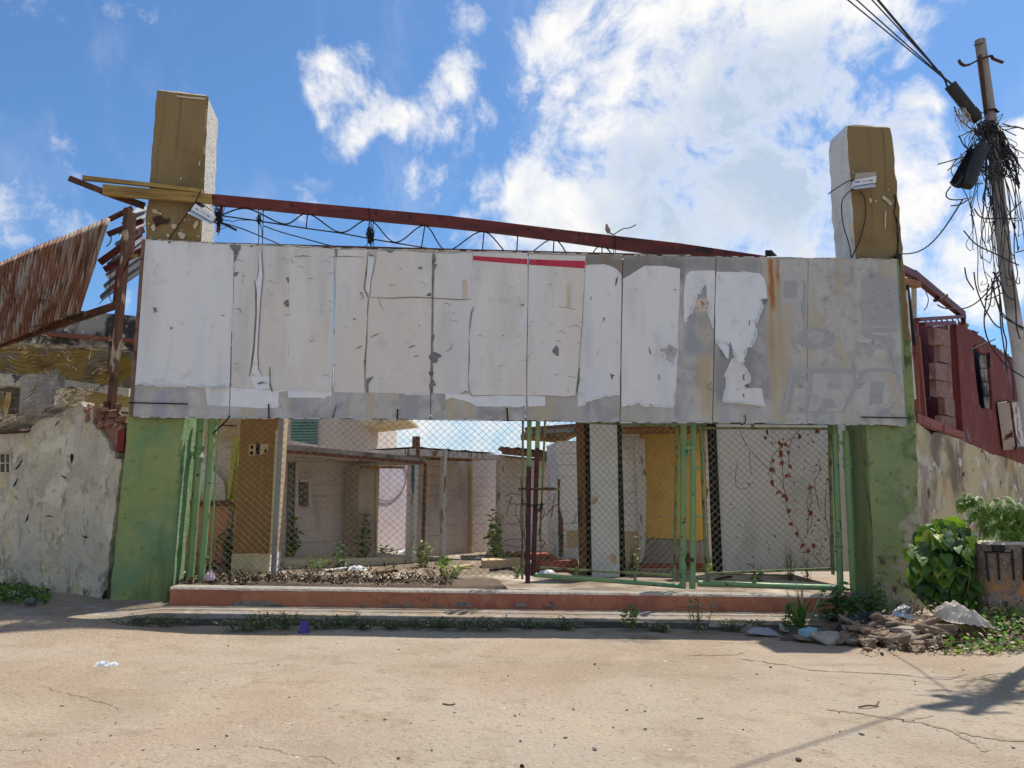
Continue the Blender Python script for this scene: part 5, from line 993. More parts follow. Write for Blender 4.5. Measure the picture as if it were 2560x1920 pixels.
post('E', 1928, 490, 1905, 1275, .10, f2(-.10), M['bluepeel'], t); post('E', 2018, 480, 1992, 1230, .05, f2(-.10), M['rustwood'], t); post('E', 1937, 246, 1935, 440, .11, f2(-.05), M['redbrown'], t, 'post_stub')
mb = MB(); mb.bar(PL(px('F', -110, 425), pl2, .3), PL(px('F', 480, 450), pl2, .3), .06, .06); mb.build('rafter', M['redbrown'], t)
# further low shed with a red fascia
fs = lambda v: (lambda p: FV(p, v))
t = thing('shed', 'low whitewashed shed with a sagging red brown roof edge behind the closing stile', 'shed', FV(px('F', 990, 1260), 6.8))
slabpoly('F', [(740, 420), (1290, 440), (1290, 1275), (740, 1275)], fs(6.8), VB * .2, M['ywhite'], 'wall', t)
slabpoly('F', [(733, 348), (1230, 402), (1228, 444), (748, 398)], fs(5.9), VB * .1, M['redbrown'], 'fascia', t)
mb = MB(); a_, b_ = FV(px('F', 733, 348), 5.9), FV(px('F', 1230, 402), 5.9); mb.grid([[a_.lerp(b_, i / 16) + VB * (1.3 * j / 5) + ZB * (.02 + .10 * max(0, N3((i * .5, j, 8)) + .3)) for i in range(17)] for j in range(6)]); mb.build('roof', M['roofgrey'], t)
mb = MB(); mb.grid([[a_.lerp(b_, i / 4) + VB * (.1 + 1.0 * j) - ZB * .13 for i in range(5)] for j in range(2)]); mb.build('soffit', M['orangewood'], t)
# whitewashed block on the right of the yard with peeling corner
t = thing('flat_roofed_building', 'peeling white building with rust stained corner and orange soffit behind the middle gate leaf', 'building', FV(px('F', 1310, 1300), 3.6))
slabpoly('F', [(1222, 285), (1400, 285), (1405, 1310), (1240, 1310), (1230, 900)], fs(3.6), VB * 1.6, M['ywhite'], 'wall', t)
slabpoly('F', [(1304, 1060), (1400, 1055), (1402, 1210), (1304, 1205)], fs(3.59), VB * .02, M['ytan'], 'bare_patch', t)
slabpoly('F', [(1225, 610), (1245, 620), (1240, 860), (1270, 960), (1275, 1280), (1236, 1290), (1228, 900)], fs(3.585), VB * .03, M['rustwood'], 'torn_corner', t)
R1, L1 = FV(px('F', 1420, 162), 3.2), FV(px('F', 948, 192), 5.6); R2, L2 = FV(px('F', 1420, 206), 3.2), FV(px('F', 948, 222), 5.6)
mb = MB(); mb.hexa([R2, R2 + VB * 2.2, L2 + VB * 1.2, L2], [R1, R1 + VB * 2.2, L1 + VB * 1.2, L1]); mb.build('roof_slab', M['roofgrey'], t)
mb = MB(); mb.hexa([R2 - ZB * .05 + VB * .1, R2 - ZB * .05 + VB * 2.2, L2 - ZB * .05 + VB * 1.1, L2 - ZB * .05 + VB * .15], [R2 - ZB * .003 + VB * .1, R2 - ZB * .003 + VB * 2.2, L2 - ZB * .003 + VB * 1.1, L2 - ZB * .003 + VB * .15]); mb.build('soffit', M['orangewood'], t)
mb = MB(); mb.bar(R1 + ZB * .03, L1 + ZB * .03, .05, .06); mb.build('roof_edge', M['redbrown'], t)
# rust streaked H beam and the white column beside it
t = thing('steel_column', 'rust streaked steel H column beside a white painted column', 'column', FV(px('F', 1460, 1445), 2.3))
slabpoly('F', [(1378, -100), (1450, -100), (1475, 1440), (1412, 1440)], fs(2.3), VB * .03, M['rustwood'], 'flange', t); slabpoly('F', [(1452, -100), (1498, -100), (1522, 1445), (1477, 1445)], fs(2.36), VB * .03, M['dark'], 'web', t); slabpoly('F', [(1428, -100), (1450, -100), (1475, 1440), (1452, 1440)], fs(2.29), VB * .2, M['rustwood'], 'flange_edge', t)
t = thing('white_column', 'flat white column edged in black, with two brown chips', 'column', FV(px('F', 1640, 1455), 2.34))
slabpoly('F', [(1497, -100), (1732, -100), (1760, 1462), (1521, 1462)], fs(2.34), VB * .3, M['ygrey'], 'shaft', t); slabpoly('F', [(1733, -100), (1768, -100), (1814, 1478), (1761, 1478)], fs(2.35), VB * .28, M['dark'], 'black_edge', t)
for q in [[(1510, 820), (1520, 785), (1545, 775), (1562, 752), (1565, 785), (1580, 768), (1572, 800), (1550, 830), (1530, 838)], [(1672, 1290), (1690, 1262), (1725, 1265), (1732, 1310), (1730, 1350), (1712, 1345), (1685, 1320)]]: mb = MB(); mb.poly([FV(px('F', *p), 2.337) for p in q]); mb.build('chip', M['ytan'], t)
# yellow wall block under an orange-brown roof
t = thing('yellow_building', 'yellow walled building with grey rubble base under a dark orange roof', 'building', FV(px('G', 330, 1400), 4.3))
slabpoly('F', [(1925, 60), (2240, 60), (2240, 1125), (1935, 1120)], fs(4.3), VB * .2, M['yyellow'], 'wall', t); slabpoly('G', [(15, 195), (760, 190), (760, 1115), (560, 1130), (480, 1150), (300, 1128), (30, 1122)], fs(4.29), VB * .2, M['yyellow'], 'wall', t)
slabpoly('G', [(-60, 1095), (760, 1090), (760, 1370), (-60, 1370)], fs(4.34), VB * .2, M['ystone'], 'rubble_base', t); slabpoly('G', [(-60, 1352), (760, 1352), (760, 1425), (-60, 1425)], fs(4.1), VB * .3, M['redstep'], 'step', t)
mb = MB(); mb.bar(FV(px('G', -40, 927), 4.28), FV(px('G', 330, 925), 4.28), .01, .02, up=VB); mb.build('ledge_line', M['ycream'], t)
slabpoly('F', [(1772, 60), (1930, 60), (1945, 1100), (1790, 1085)], fs(4.2), VB * .2, M['ywhite'], 'white_wall', t); slabpoly('F', [(1795, 1062), (1925, 1068), (1925, 1360), (1800, 1360)], fs(4.18), VB * .2, M['ytan'], 'bare_base', t)
slabpoly('F', [(1900, 270), (1975, 262), (1990, 700), (1985, 1130), (1965, 1330), (1940, 1330), (1925, 700)], fs(4.0), VB * .12, M['peelwood'], 'post', t); slabpoly('G', [(553, 145), (582, 145), (622, 1290), (598, 1300)], fs(3.8), VB * .08, M['peelwood'], 'post', t)
a_, b_ = FV(px('F', 1740, 165), 3.3), FV(px('G', 800, 150), 3.3)
mb = MB(); mb.hexa([a_, b_, b_ + VB * 2.4 + ZB * .1, a_ + VB * 2.4 + ZB * .1], [a_ + ZB * .12, b_ + ZB * .12, b_ + VB * 2.4 + ZB * .22, a_ + VB * 2.4 + ZB * .22]); mb.build('roof', M['roofgrey'], t)
mb = MB(); mb.hexa([a_ - ZB * .05 + VB * .05, b_ - ZB * .05 + VB * .05, b_ + VB * 1.0 - ZB * .06, a_ + VB * 1.0 - ZB * .06], [a_ - ZB * .004 + VB * .05, b_ - ZB * .004 + VB * .05, b_ + VB * 1.0 - ZB * .004, a_ + VB * 1.0 - ZB * .004]); mb.build('soffit', M['orangewood'], t)
# big pale wall on the right, its shaded left return painted black
t = thing('wall', 'big plain off-white wall with a shaded left edge painted black behind the vine-covered gate leaf', 'wall', FV(px('G', 1200, 1400), 3.0))
slabpoly('G', [(640, -250), (2100, -250), (2100, 1412), (712, 1412)], fs(3.0), VB * .25, M['yviolet'], 'face', t)
slabpoly('G', [(612, -250), (640, -250), (716, 1420), (676, 1420)], fs(2.95), VB * .3, M['dark'], 'black_edge', t)  # shaded left return of the wall, drawn as a black strip
# low red steps and slabs on the yard floor
def slab(c, pts, v, dep, h, m, lab, cat='step'):
    a, q = FV(px(c, *pts[0]), v), FV(px(c, *pts[1]), v); mb = MB(); mb.hexa([a - ZB * h, q - ZB * h, q - ZB * h + VB * dep, a - ZB * h + VB * dep], [a, q, q + VB * dep, a + VB * dep]); tag(mb.build('step', m), lab, cat)
slab('F', [(575, 1318), (940, 1308)], 3.5, .5, .16, M['ytan'], 'tan concrete slab on the yard floor left of the closing stile'); slab('F', [(800, 1262), (1240, 1262)], 5.6, .8, .14, M['redstep'], 'red step along the foot of the white shed'); slab('F', [(1040, 1322), (1400, 1318)], 3.1, .4, .2, M['redstep'], 'dull red step behind the middle gate leaf')

# scraps lying about the yard floor
def plank(c, a, q, w_, h, m, lab, cat, name='plank'):
    A, Q = yardpt0(c, *a), yardpt0(c, *q); mb = MB(); mb.bar(A + ZB * (h / 2 + .01), Q + ZB * (h / 2 + .03), w_, h); tag(mb.build(name, m), lab, cat)
def yardpt0(c, x, y):
    p = px(c, x, y); z = .2
    for _ in range(5): q = GZ(p, z); z = yz(q.x, q.y)
    return q
plank('E', (1150, 1420), (1330, 1405), .10, .025, M['peelwood'], 'white painted plank lying before the canopy plinth', 'plank')
plank('E', (1560, 1445), (1770, 1432), .06, .04, M['rustwood'], 'brown rusty bar lying behind the bank of dead leaves', 'bar', 'bar')
plank('F', (330, 1395), (470, 1380), .14, .03, M['ytan'], 'tan board lying on the yard floor near the grass tuft', 'plank')
plank('F', (640, 1418), (820, 1408), .05, .04, M['dark'], 'dark stick lying on the yard floor near the closing stile', 'stick', 'stick')
plank('G', (660, 1492), (790, 1480), .05, .03, M['rust'], 'short rusty bar behind the right foot pipe', 'bar', 'bar')
# ------------------------------------------------------------------ left of the gate
# broken boundary wall
plL = (FV((268, 1500), .2).xy, (-8.9, 11.3))
fL = lambda b_: (lambda p: PL(p, plL, b_))
aL, bL = Vector((*plL[0], 0)), Vector((*plL[1], 0)); nL = Vector((-(bL - aL).y, (bL - aL).x, 0)).normalized()
if nL.y < 0: nL = -nL
M['oldplaster'] = mat('flaking_old_plaster', (.57, .50, .36), [
    dict(c=(.71, .64, .49), s=2.0, lo=.45, hi=.62, d=9, dist=.4), dict(c=(.52, .47, .37), s=1.6, st=(1, 1, .35), lo=.48, hi=.66, d=10), dict(c=(.62, .52, .24), s=3.0, st=(1.3, 1, .45), lo=.60, hi=.66, d=8, f=.8), dict(c=(.57, .56, .51), s=3.4, st=(1, 1, .5), lo=.60, hi=.70, d=8, f=.6),
    dict(c=(.48, .425, .315), s=3.2, st=(1, 1, .6), lo=.555, hi=.565, d=12, dist=.5), dict(c=(.41, .355, .26), s=6.5, st=(1, 1, .6), lo=.595, hi=.605, d=12, dist=.5), dict(c=(.60, .42, .33), s=4.0, lo=.63, hi=.68, f=.5),
    dict(c=(.13, .11, .08), s=6, st=(1, 1, .35), lo=.61, hi=.68, d=12, f=.5), dict(c=(.24, .20, .145), s=13, lo=.62, hi=.70, d=10, f=.5), dict(c=(.17, .13, .09), kind='crack', s=2.6, lo=.010, hi=.0, wob=1.2, f=.5), dict(c=(.46, .26, .09), s=3, st=(1, 1, .5), lo=.56, hi=.68, f=.9, masks=[('X', None, -1.0, .2, .2)]), dict(c=(.20, .18, .11), s=5, lo=.5, hi=.66, d=9, masks=[('Z', None, .30, .15, .4)])], bump=(9, 1.0, (1, 1, .7), .07), rough=.93)
M['brick'] = mat('broken_brick', (.27, .14, .095), [dict(c=(.42, .25, .15), s=5, lo=.5, hi=.62), dict(c=(.16, .07, .05), s=9, lo=.55, hi=.68), dict(c=(.46, .36, .30), s=7, lo=.6, hi=.66)], bump=(18, 1), rough=.95)
t = thing('boundary_wall', 'flaking cream boundary wall with a broken top left of the green pillar', 'wall', PL((130, 1480), plL, 0))
prof = [('B', -1900, 1560), ('B', -900, 1460), ('B', -200, 1400), ('B', 0, 1392), ('B', 130, 1380), ('B', 270, 1350), ('B', 330, 1290), ('B', 420, 1260), ('B', 520, 1215), ('B', 640, 1165), ('B', 700, 1118), ('B', 735, 1160), ('B', 790, 1200), ('B', 800, 1300), ('B', 840, 1345), ('B', 880, 1400), ('B', 935, 1480), ('B', 970, 1545), ('C', 1000, 108), ('C', 988, 150), ('C', 1040, 165), ('C', 1045, 200), ('C', 1020, 400), ('C', 990, 650), ('C', 972, 830), ('C', 945, 900), ('C', 940, 1100), ('C', 935, 1230), ('C', 900, 1330), ('C', 880, 1470), ('C', 500, 1520), ('C', -200, 1480), ('C', -1900, 1330)]
pts = [PL(px(*q), plL, 0) for q in prof]
pts = rough_line(pts, 5, .018)
# face with subdivisions so the plaster edge can undulate
mb = MB(); mb.prism(pts, nL * .22); mb.build('face', M['oldplaster'], t)
mb = MB(); mb.prism(rough_line([PL(px(*q), plL, .06) for q in [('B', 690, 1140), ('B', 760, 1150), ('B', 850, 1165), ('B', 925, 1185), ('B', 945, 1290), ('B', 985, 1275), ('B', 1035, 1300), ('B', 1062, 1335), ('B', 1085, 1345), ('C', 1065, 0), ('C', 1055, 95), ('C', 1005, 110), ('C', 960, 0), ('B', 870, 1400), ('B', 780, 1300)]], 4, .012), nL * .2); mb.build('brick_core', M['brick'], t)
mb = MB()
for k in range(46):
    q = PL(px('B', R.uniform(740, 1050), R.uniform(1165, 1370)), plL, R.uniform(-.02, .2)); s_ = R.uniform(.02, .075)
    if q.z < PL(px('B', 900, 1180), plL, 0).z + .05:
        m_ = Matrix.Rotation(R.gauss(0, .5), 3, 'Y') @ Matrix.Rotation(R.gauss(0, .6), 3, 'Z') @ Matrix.Rotation(R.gauss(0, .4), 3, 'X'); c8 = [q + m_ @ (Vector((x, y * .7, z * .6)) * s_ * R.uniform(.7, 1.2)) for z in (-1, 1) for (x, y) in ((-1, -1), (1, -1), (1, 1), (-1, 1))]
        mb.hexa(c8[:4], c8[4:])
mb.build('loose_brick', M['brick'], t)
mb = MB(); mb.prism([PL(px('B', *q), plL, -.01) for q in [(1018, 1370), (1082, 1340), (1062, 1545), (1005, 1552)]], nL * .1); mb.build('red_patch', wallmat('dark_red_paint', (.17, .03, .025), (.1, .03, .03)), t)
mb = MB()
for q in [[(605, 1590), (618, 1570), (632, 1575), (634, 1605), (622, 1655), (612, 1640)], [(1440 - 1440 + 470, 1330), (500, 1290), (512, 1285), (485, 1325)]]: mb.poly([PL(px('B', *p), plL, -.004) for p in q])
for q in [[(112, 415), (120, 380), (150, 330), (158, 330), (130, 395)], [(385, 660), (420, 650), (480, 668), (420, 662)], [(210, 720), (245, 640), (250, 645), (240, 690)], [(450, 470), (470, 430), (475, 435)], [(128, 250), (160, 215), (185, 170), (190, 180), (165, 230), (140, 255)], [(520, 300), (560, 315), (580, 340), (540, 320)], [(870, 1380), (905, 1300), (920, 1290), (925, 1340), (890, 1385)], [(700, 825), (770, 840), (740, 850)]]: mb.poly([PL(px('C', *p), plL, -.004) for p in q])
mb.build('hole', M['dark'], t)
vb = MB()      # concrete vent block
for (x0, x1, y0, y1) in [(-90, 90, 110, 122), (-90, 85, 278, 292), (80, 95, 110, 292), (-60, -50, 110, 290), (-10, 0, 110, 290), (40, 50, 110, 290), (-90, 85, 195, 205)]:
    vb.prism([PL(px('C', *q), plL, -.015) for q in [(x0, y0), (x1, y0), (x1, y1), (x0, y1)]], nL * .02)
vo = vb.build('vent_block', M['oldplaster'], t)
mb = MB(); mb.poly([PL(px('C', *q), plL, -.003) for q in [(-90, 115), (85, 115), (85, 285), (-90, 285)]]); mb.build('opening', mat('brown_shadowed_gap', (.10, .07, .05), grain=False), vo)

# crumpled wire netting along the wall top
nets = MB(); rr = random.Random(5)
def netpatch(P00, P10, P11, P01, nx, ny, r, amp, seed):
    for i in range(nx):
        pts = []
        for j in range(ny * 2 + 1):
            s_, f = (i + (j % 2)) / nx, j / (ny * 2)
            q = P00.lerp(P10, s_).lerp(P01.lerp(P11, s_), f); q = q + Vector((N3((s_ * 6, f * 5, seed)), N3((s_ * 6, f * 5, seed + 9)), N3((s_ * 6, f * 5, seed + 5)))) * amp
            pts.append(q)
        nets.tube(pts, r, 3, 0, False, False)
B_ = lambda x, y, b_=.0: PL(px('B', x, y), plL, b_)
netpatch(B_(-60, 1260, .1), B_(720, 1095, .1), B_(690, 1150, -.06), B_(-60, 1385, -.06), 46, 5, .005, .05, 3)
netpatch(B_(-60, 1300, .0), B_(600, 1140, .0), B_(560, 1225, -.09), B_(-60, 1400, -.09), 40, 4, .005, .07, 13)
netpatch(B_(480, 1000, .5), B_(820, 1020, .5), B_(740, 1120, .05), B_(470, 1170, .05), 22, 7, .004, .04, 23)
netpatch(B_(-40, 640, .9), B_(940, 640, .9), B_(900, 1010, .6), B_(-40, 1250, .5), 40, 16, .0032, .10, 33)
for k in range(26):
    x, y = R.uniform(200, 980), R.uniform(240, 1080); p_ = [B_(x, y, .3)]
    for _ in range(4): x += R.gauss(0, 45); y += R.gauss(10, 40); p_.append(B_(x, y, .3 + R.uniform(-.1, .1)))
    nets.tube(spline(p_, 4), .0042, 4)
M['netwire'] = mat('pale_rusty_netting', (.30, .24, .15), [dict(c=(.12, .08, .05), s=5, lo=.45, hi=.6), dict(c=(.55, .48, .34), s=4, lo=.58, hi=.7)], rough=.7)
tag(nets.build('wire_netting', M['netwire']), 'crumpled rusty wire netting draped along the broken wall top', 'netting')
mb = MB(); mb.tube([B_(-60, 1395, -.1), B_(240, 1378, -.1), B_(262, 1360, -.08)], .018, 6); tag(mb.build('steel_rod', M['rust']), 'bent steel rod lying along the wall under the netting', 'rod')

# steel post
a, q = PL(px('A', 1108, 1110), plL, .12), PL(px('B', 945, 1345), plL, .12)
t = thing('steel_post', 'tall flaking rusty steel post standing in the broken wall end', 'post', q)
M['flakypost'] = mat('flaking_rusty_post', (.10, .045, .028), [dict(c=(.36, .29, .20), s=5, st=(1, 1, .3), lo=.58, hi=.62, d=9), dict(c=(.04, .02, .015), s=4, lo=.5, hi=.7)], rough=.85)
mb = MB(); k_ = PL(px('B', 1067, 0), plL, .12); mb.bar(q, k_, .085, .08); mb.bar(k_, a, .085, .08); mb.build('shaft', M['flakypost'], t)
mb = MB(); c_ = PL(px('B', 922, 1160), plL, .06); mb.tube([c_ - ZB * .09, c_ + ZB * .06], [.035, .05], 8); mb.build('bolt_bracket', M['rust'], t)

# corrugated roof sheets hanging from the wrecked roof
M['rustsheet'] = mat('rusty_galvanised_sheet', (.36, .29, .225), [dict(c=(.20, .075, .032), s=3.4, st=(2.2, 2.2, .10), lo=.40, hi=.56, d=9), dict(c=(.10, .036, .02), s=4.6, st=(2.4, 2.4, .09), lo=.50, hi=.64, d=9), dict(c=(.47, .40, .33), s=5, st=(2.2, 2.2, .2), lo=.58, hi=.72, f=.8), dict(c=(.30, .13, .05), s=1.2, lo=.5, hi=.65, f=.6)], rough=.7, bump=(30, .2))
M['greysheet'] = mat('dull_grey_sheet', (.20, .20, .205), [dict(c=(.11, .11, .11), s=3, lo=.45, hi=.7), dict(c=(.30, .29, .27), s=6, lo=.55, hi=.7)], rough=.6)
def corr(P00, P10, P11, P01, nrib, amp, nrm, nj=10, per=8, warp=.0, seed=0):
    mb = MB(); rows = []
    for j in range(nj + 1):
        row = []
        for i in range(nrib * per + 1):
            s_ = i / (nrib * per); f = j / nj
            q = P00.lerp(P10, s_).lerp(P01.lerp(P11, s_), f) + nrm * (amp * math.cos(2 * math.pi * i / per) + warp * N3((s_ * 3, f * 2, seed)))
            row.append(q)
        rows.append(row)
    mb.grid(rows); return mb
L4 = [PL((-60, 680), plL, .15), PL((273, 544), plL, .25), PL((198, 778), plL, .0), PL((-60, 885), plL, -.15)]
nrm = (L4[1] - L4[0]).cross(L4[3] - L4[0]).normalized()
mb = corr(*L4, 34, .024, nrm, warp=.03); o = mb.build('corrugated_sheet', M['rustsheet']); tag(o, 'large rust streaked corrugated roof sheet hanging over the left wall', 'roof sheet')
sm = o.modifiers.new('solid', 'SOLIDIFY'); sm.thickness = .002
G4 = [PL(px('A', 1085, 1150), plL, .9), PL(px('A', 1262, 1085), plL, 1.5), PL(px('B', 1225, 15), plL, 1.1), PL(px('B', 848, 300), plL, .6)]
nrm = (G4[1] - G4[0]).cross(G4[3] - G4[0]).normalized()
rowsP = [G4[0], G4[3], G4[2], G4[1]]
mb = corr(*rowsP, 9, .03, nrm, warp=.05, seed=4); tag(mb.build('corrugated_sheet', M['greysheet']), 'torn grey corrugated sheet seen from below behind the rusty post', 'roof sheet')
t = thing('roof_frame', 'tangle of dark red steel rafters and purlins from the collapsed left roof', 'roof frame', PL(px('B', 1000, 260), plL, .3))
def rf(name, c1, a, c2, q, w_, h, m, b0=.3, b1=.3):
    mb = MB(); mb.bar(PL(px(c1, *a), plL, b0), PL(px(c2, *q), plL, b1), w_, h); mb.build(name, m, t)
mb = MB(); mb.tube([PL(px('A', 945, 1205), plL, .4), PL(px('A', 1145, 1105), plL, .55)], .04, 10); mb.build('pipe_rafter', M['rust'], t)
rf('purlin', 'A', (930, 1335), 'A', (1235, 1215), .05, .07, M['redsteel'], .45, .7); rf('purlin', 'A', (860, 1580), 'A', (1075, 1425), .05, .09, M['redsteel'], .45, .6); rf('purlin', 'A', (900, 1640), 'A', (1235, 1470), .05, .08, M['redsteel'], .55, .8); rf('purlin', 'A', (1075, 1430), 'A', (1215, 1330), .05, .07, M['redsteel'], .6, .8); rf('purlin', 'A', (1150, 1345), 'A', (1235, 1290), .05, .09, M['redsteel'], .6, .8)
rf('upright', 'A', (1135, 1150), 'A', (1115, 1500), .10, .10, M['rust'], .5, .5); rf('upright', 'B', (1035, -40), 'B', (1003, 260), .06, .07, M['redsteel'], .4, .4); rf('gutter_rail', 'B', (-200, 690), 'B', (1012, 285), .05, .10, M['rust'], .05, .25); rf('stub', 'A', (1085, 1525), 'A', (1205, 1515), .03, .04, M['yellowsteel'], .2, .2)
mb = MB()
for pts in [[(1090, 1180), (1065, 1230), (1055, 1290), (1000, 1310)], [(960, 1350), (955, 1400), (920, 1440)], [(1070, 1170), (1085, 1220), (1060, 1270)]]: mb.tube(spline([PL(px('A', *q), plL, .3) for q in pts], 5), .008, 5)
for pts in [[(960, -40), (945, 200), (975, 265)], [(998, 330), (970, 500), (945, 700), (930, 880)], [(690, 0), (620, 120), (530, 270), (380, 440), (320, 620)], [(375, 300), (365, 430), (360, 500)]]: mb.tube(spline([PL(px('B', *q), plL, .12) for q in pts], 5), .006, 5)
mb.build('loose_wire', M['blackrod'], t)
mb = MB(); p_ = []
for k in range(40):
    x, y = 320 + R.uniform(0, 230), 240 + R.uniform(0, 140); pp = [PL(px('B', x, y + (x - 320) * .5 - 40), plL, .02)]
    for _ in range(3): x += R.gauss(10, 30); y += R.gauss(4, 25); pp.append(PL(px('B', x, y + (x - 320) * .5 - 40), plL, .02 + R.uniform(-.06, .02)))
    mb.tube(spline(pp, 3), .005, 4)
for k in range(14):
    x, y = 240 + R.uniform(0, 90), 440 + R.uniform(0, 90); pp = [PL(px('B', x, y), plL, .0)]
    for _ in range(3): x += R.gauss(0, 35); y += R.gauss(0, 30); pp.append(PL(px('B', x, y), plL, R.uniform(-.08, .02)))
    mb.tube(spline(pp, 3), .005, 4)
tag(mb.build('dry_vine', M['rust']), 'dry brown vine clinging to the hanging corrugated sheet', 'vine')

# house behind the left wall
fh = lambda Y: (lambda p: YP(p, Y))
t = thing('old_house', 'old mustard yellow house with a mouldy black parapet behind the left wall', 'house', YP(px('B', 600, 1300), 14.5))
M['mould'] = mat('black_moulded_parapet', (.30, .29, .26), [dict(c=(.035, .035, .03), s=2.6, st=(1, 1, .6), lo=.42, hi=.56, d=10), dict(c=(.55, .53, .48), s=4, lo=.58, hi=.64, d=8), dict(c=(.38, .38, .12), s=2, lo=.66, hi=.68)], bump=(20, .6))
M['mustard'] = mat('mustard_house_wall', (.24, .155, .025), [dict(c=(.16, .14, .11), s=1.0, lo=.50, hi=.54, d=7, dist=1), dict(c=(.12, .08, .02), s=3, lo=.5, hi=.7), dict(c=(.27, .26, .25), s=1.3, lo=.60, hi=.63, d=7)], bump=(20, .4))
slabpoly('B', [(-2400, 40), (-400, 170), (180, 245), (700, 335), (1180, 380), (1180, 585), (440, 520), (-400, 440), (-2400, 300)], fh(14.0), (0, .6, 0), M['mould'], 'parapet', t)
slabpoly('B', [(-2400, 300), (-400, 440), (440, 518), (1180, 578), (1180, 612), (440, 552), (-400, 480), (-2400, 345)], fh(13.9), (0, .5, 0), M['redbrown'], 'cornice', t)
slabpoly('B', [(-2400, 350), (-400, 482), (440, 553), (1180, 612), (1180, 672), (440, 620), (-400, 570), (-2400, 430)], fh(14.0), (0, .5, 0), M['mould'], 'band', t)
slabpoly('B', [(-2400, 400), (1180, 660), (1180, 1750), (-2400, 1750)], fh(15.4), (0, .3, 0), M['mustard'], 'wall', t)
slabpoly('B', [(-400, 850), (380, 900), (700, 950), (1115, 1005), (1112, 1075), (960, 1060), (700, 1010), (-400, 960)], fh(14.3), (0, .4, 0), mat('peeling_navy_and_white_ledge', (.52, .48, .38), [dict(c=(.045, .035, .09), s=2.4, lo=.54, hi=.56, d=8), dict(c=(.07, .06, .05), s=4, lo=.6, hi=.64, d=8)], bump=(20, .7)), 'ledge', t)
slabpoly('B', [(480, 1000), (1112, 1072), (1112, 1750), (480, 1750)], fh(14.5), (0, .2, 0), wallmat('straw_yellow_wall', (.44, .35, .15), (.33, .25, .11)), 'lower_wall', t)
w_ = slabpoly('B', [(1035, 1165), (1110, 1168), (1108, 1245), (1030, 1238)], fh(14.47), (0, .02, 0), M['ycream'], 'window', t)
mb = MB(); mb.bar(YP(px('B', 1035, 1216), 14.45), YP(px('B', 1110, 1218), 14.45), .02, .025); mb.build('glazing_bar', M['dark'], w_)
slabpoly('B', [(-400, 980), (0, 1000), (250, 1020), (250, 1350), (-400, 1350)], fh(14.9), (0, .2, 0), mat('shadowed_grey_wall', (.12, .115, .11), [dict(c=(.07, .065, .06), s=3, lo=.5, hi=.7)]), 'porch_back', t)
slabpoly('B', [(-60, 1030), (36, 1030), (30, 1300), (-60, 1300)], fh(14.6), (0, .2, 0), M['mustard'], 'jamb', t)
mb = MB(); a, q = YP(px('B', 375, 905), 13.6), YP(px('B', 355, 1300), 13.6); mb.tube([q, q.lerp(a, .5), a], .34, 20); mb.build('round_column', mat('grey_round_column', (.30, .285, .26), [dict(c=(.18, .17, .16), s=2, st=(1, 1, .3), lo=.45, hi=.65), dict(c=(.42, .36, .3), s=5, lo=.55, hi=.7)], bump=(18, .5)), t)
# ------------------------------------------------------------------ right of the gate
pr0 = FV((2292, 1480), .30)
plR = (pr0.xy, (13.9, 20.6))
fR = lambda b_: (lambda p: PL(p, plR, b_))
aR, bR = Vector((*plR[0], 0)), Vector((*plR[1], 0)); nR = Vector((-(bR - aR).y, (bR - aR).x, 0)).normalized()
if nR.y < 0: nR = -nR
M['stainwall'] = mat('stained_cream_wall', (.50, .415, .245), [dict(c=(.55, .495, .38), s=1.3, st=(.45, .45, 1), lo=.46, hi=.60, d=11), dict(c=(.38, .30, .17), s=1.1, st=(.45, .45, .8), lo=.45, hi=.62, d=11, f=.9), dict(c=(.115, .09, .062), s=1.7, st=(.42, .42, .5), lo=.48, hi=.64, d=13, f=.85), dict(c=(.31, .23, .21), s=2.0, st=(.45, .45, .9), lo=.58, hi=.62, d=11, f=.8), dict(c=(.60, .58, .53), s=2.4, st=(.45, .45, .9), lo=.61, hi=.64, d=11), dict(c=(.07, .055, .045), s=3.0, st=(.45, .45, .9), lo=.61, hi=.67, d=13), dict(c=(.40, .25, .08), s=1.5, st=(.45, .45, .6), lo=.58, hi=.70, d=10, f=.7)], bump=(6, .8, (.6, .6, 1), .04), rough=.93)
M['redwall'] = mat('faded_red_paint', (.165, .034, .027), [dict(c=(.13, .028, .024), s=1.2, lo=.45, hi=.7), dict(c=(.26, .075, .06), s=2.4, lo=.52, hi=.74), dict(c=(.20, .13, .14), s=1.1, st=(1, 1, .5), lo=.60, hi=.66, d=8), dict(c=(.04, .02, .02), s=12, lo=.66, hi=.74), dict(c=(.36, .30, .28), s=8, lo=.70, hi=.73, d=8)], bump=(30, .45), rough=.9)
M['redinner'] = mat('deep_red_wall', (.20, .016, .014), [dict(c=(.07, .012, .012), s=2, lo=.48, hi=.66), dict(c=(.46, .42, .40), s=1.7, lo=.60, hi=.63, d=9, dist=.6), dict(c=(.04, .02, .02), s=9, lo=.6, hi=.7)], bump=(20, .5))
M['block'] = mat('bare_concrete_block', (.24, .14, .11), [dict(c=(.20, .085, .07), s=3, lo=.48, hi=.62), dict(c=(.36, .245, .20), s=7, lo=.55, hi=.7)], bump=(30, .7))
t = thing('stained_wall', 'black streaked yellow boundary wall running away from the right pillar', 'wall', PL((2330, 1470), plR))
prof = [(1282, 1292), (1310, 1315), (1345, 1345), (1385, 1370), (1412, 1412), (1450, 1385), (1500, 1395), (1560, 1412), (1620, 1430), (1660, 1442), (1720, 1478), (1790, 1505), (1870, 1538), (1925, 1572), (1990, 1588), (2060, 1606), (2140, 1640), (2300, 1690), (2700, 1800)]
pts = rough_line([PL(px('I', *q), plR, 0) for q in prof], 3, .008)[:-3] + [PL((2700, 1330), plR), PL((2280, 1520), plR)]
pts[-1].z = pts[-2].z = -.4
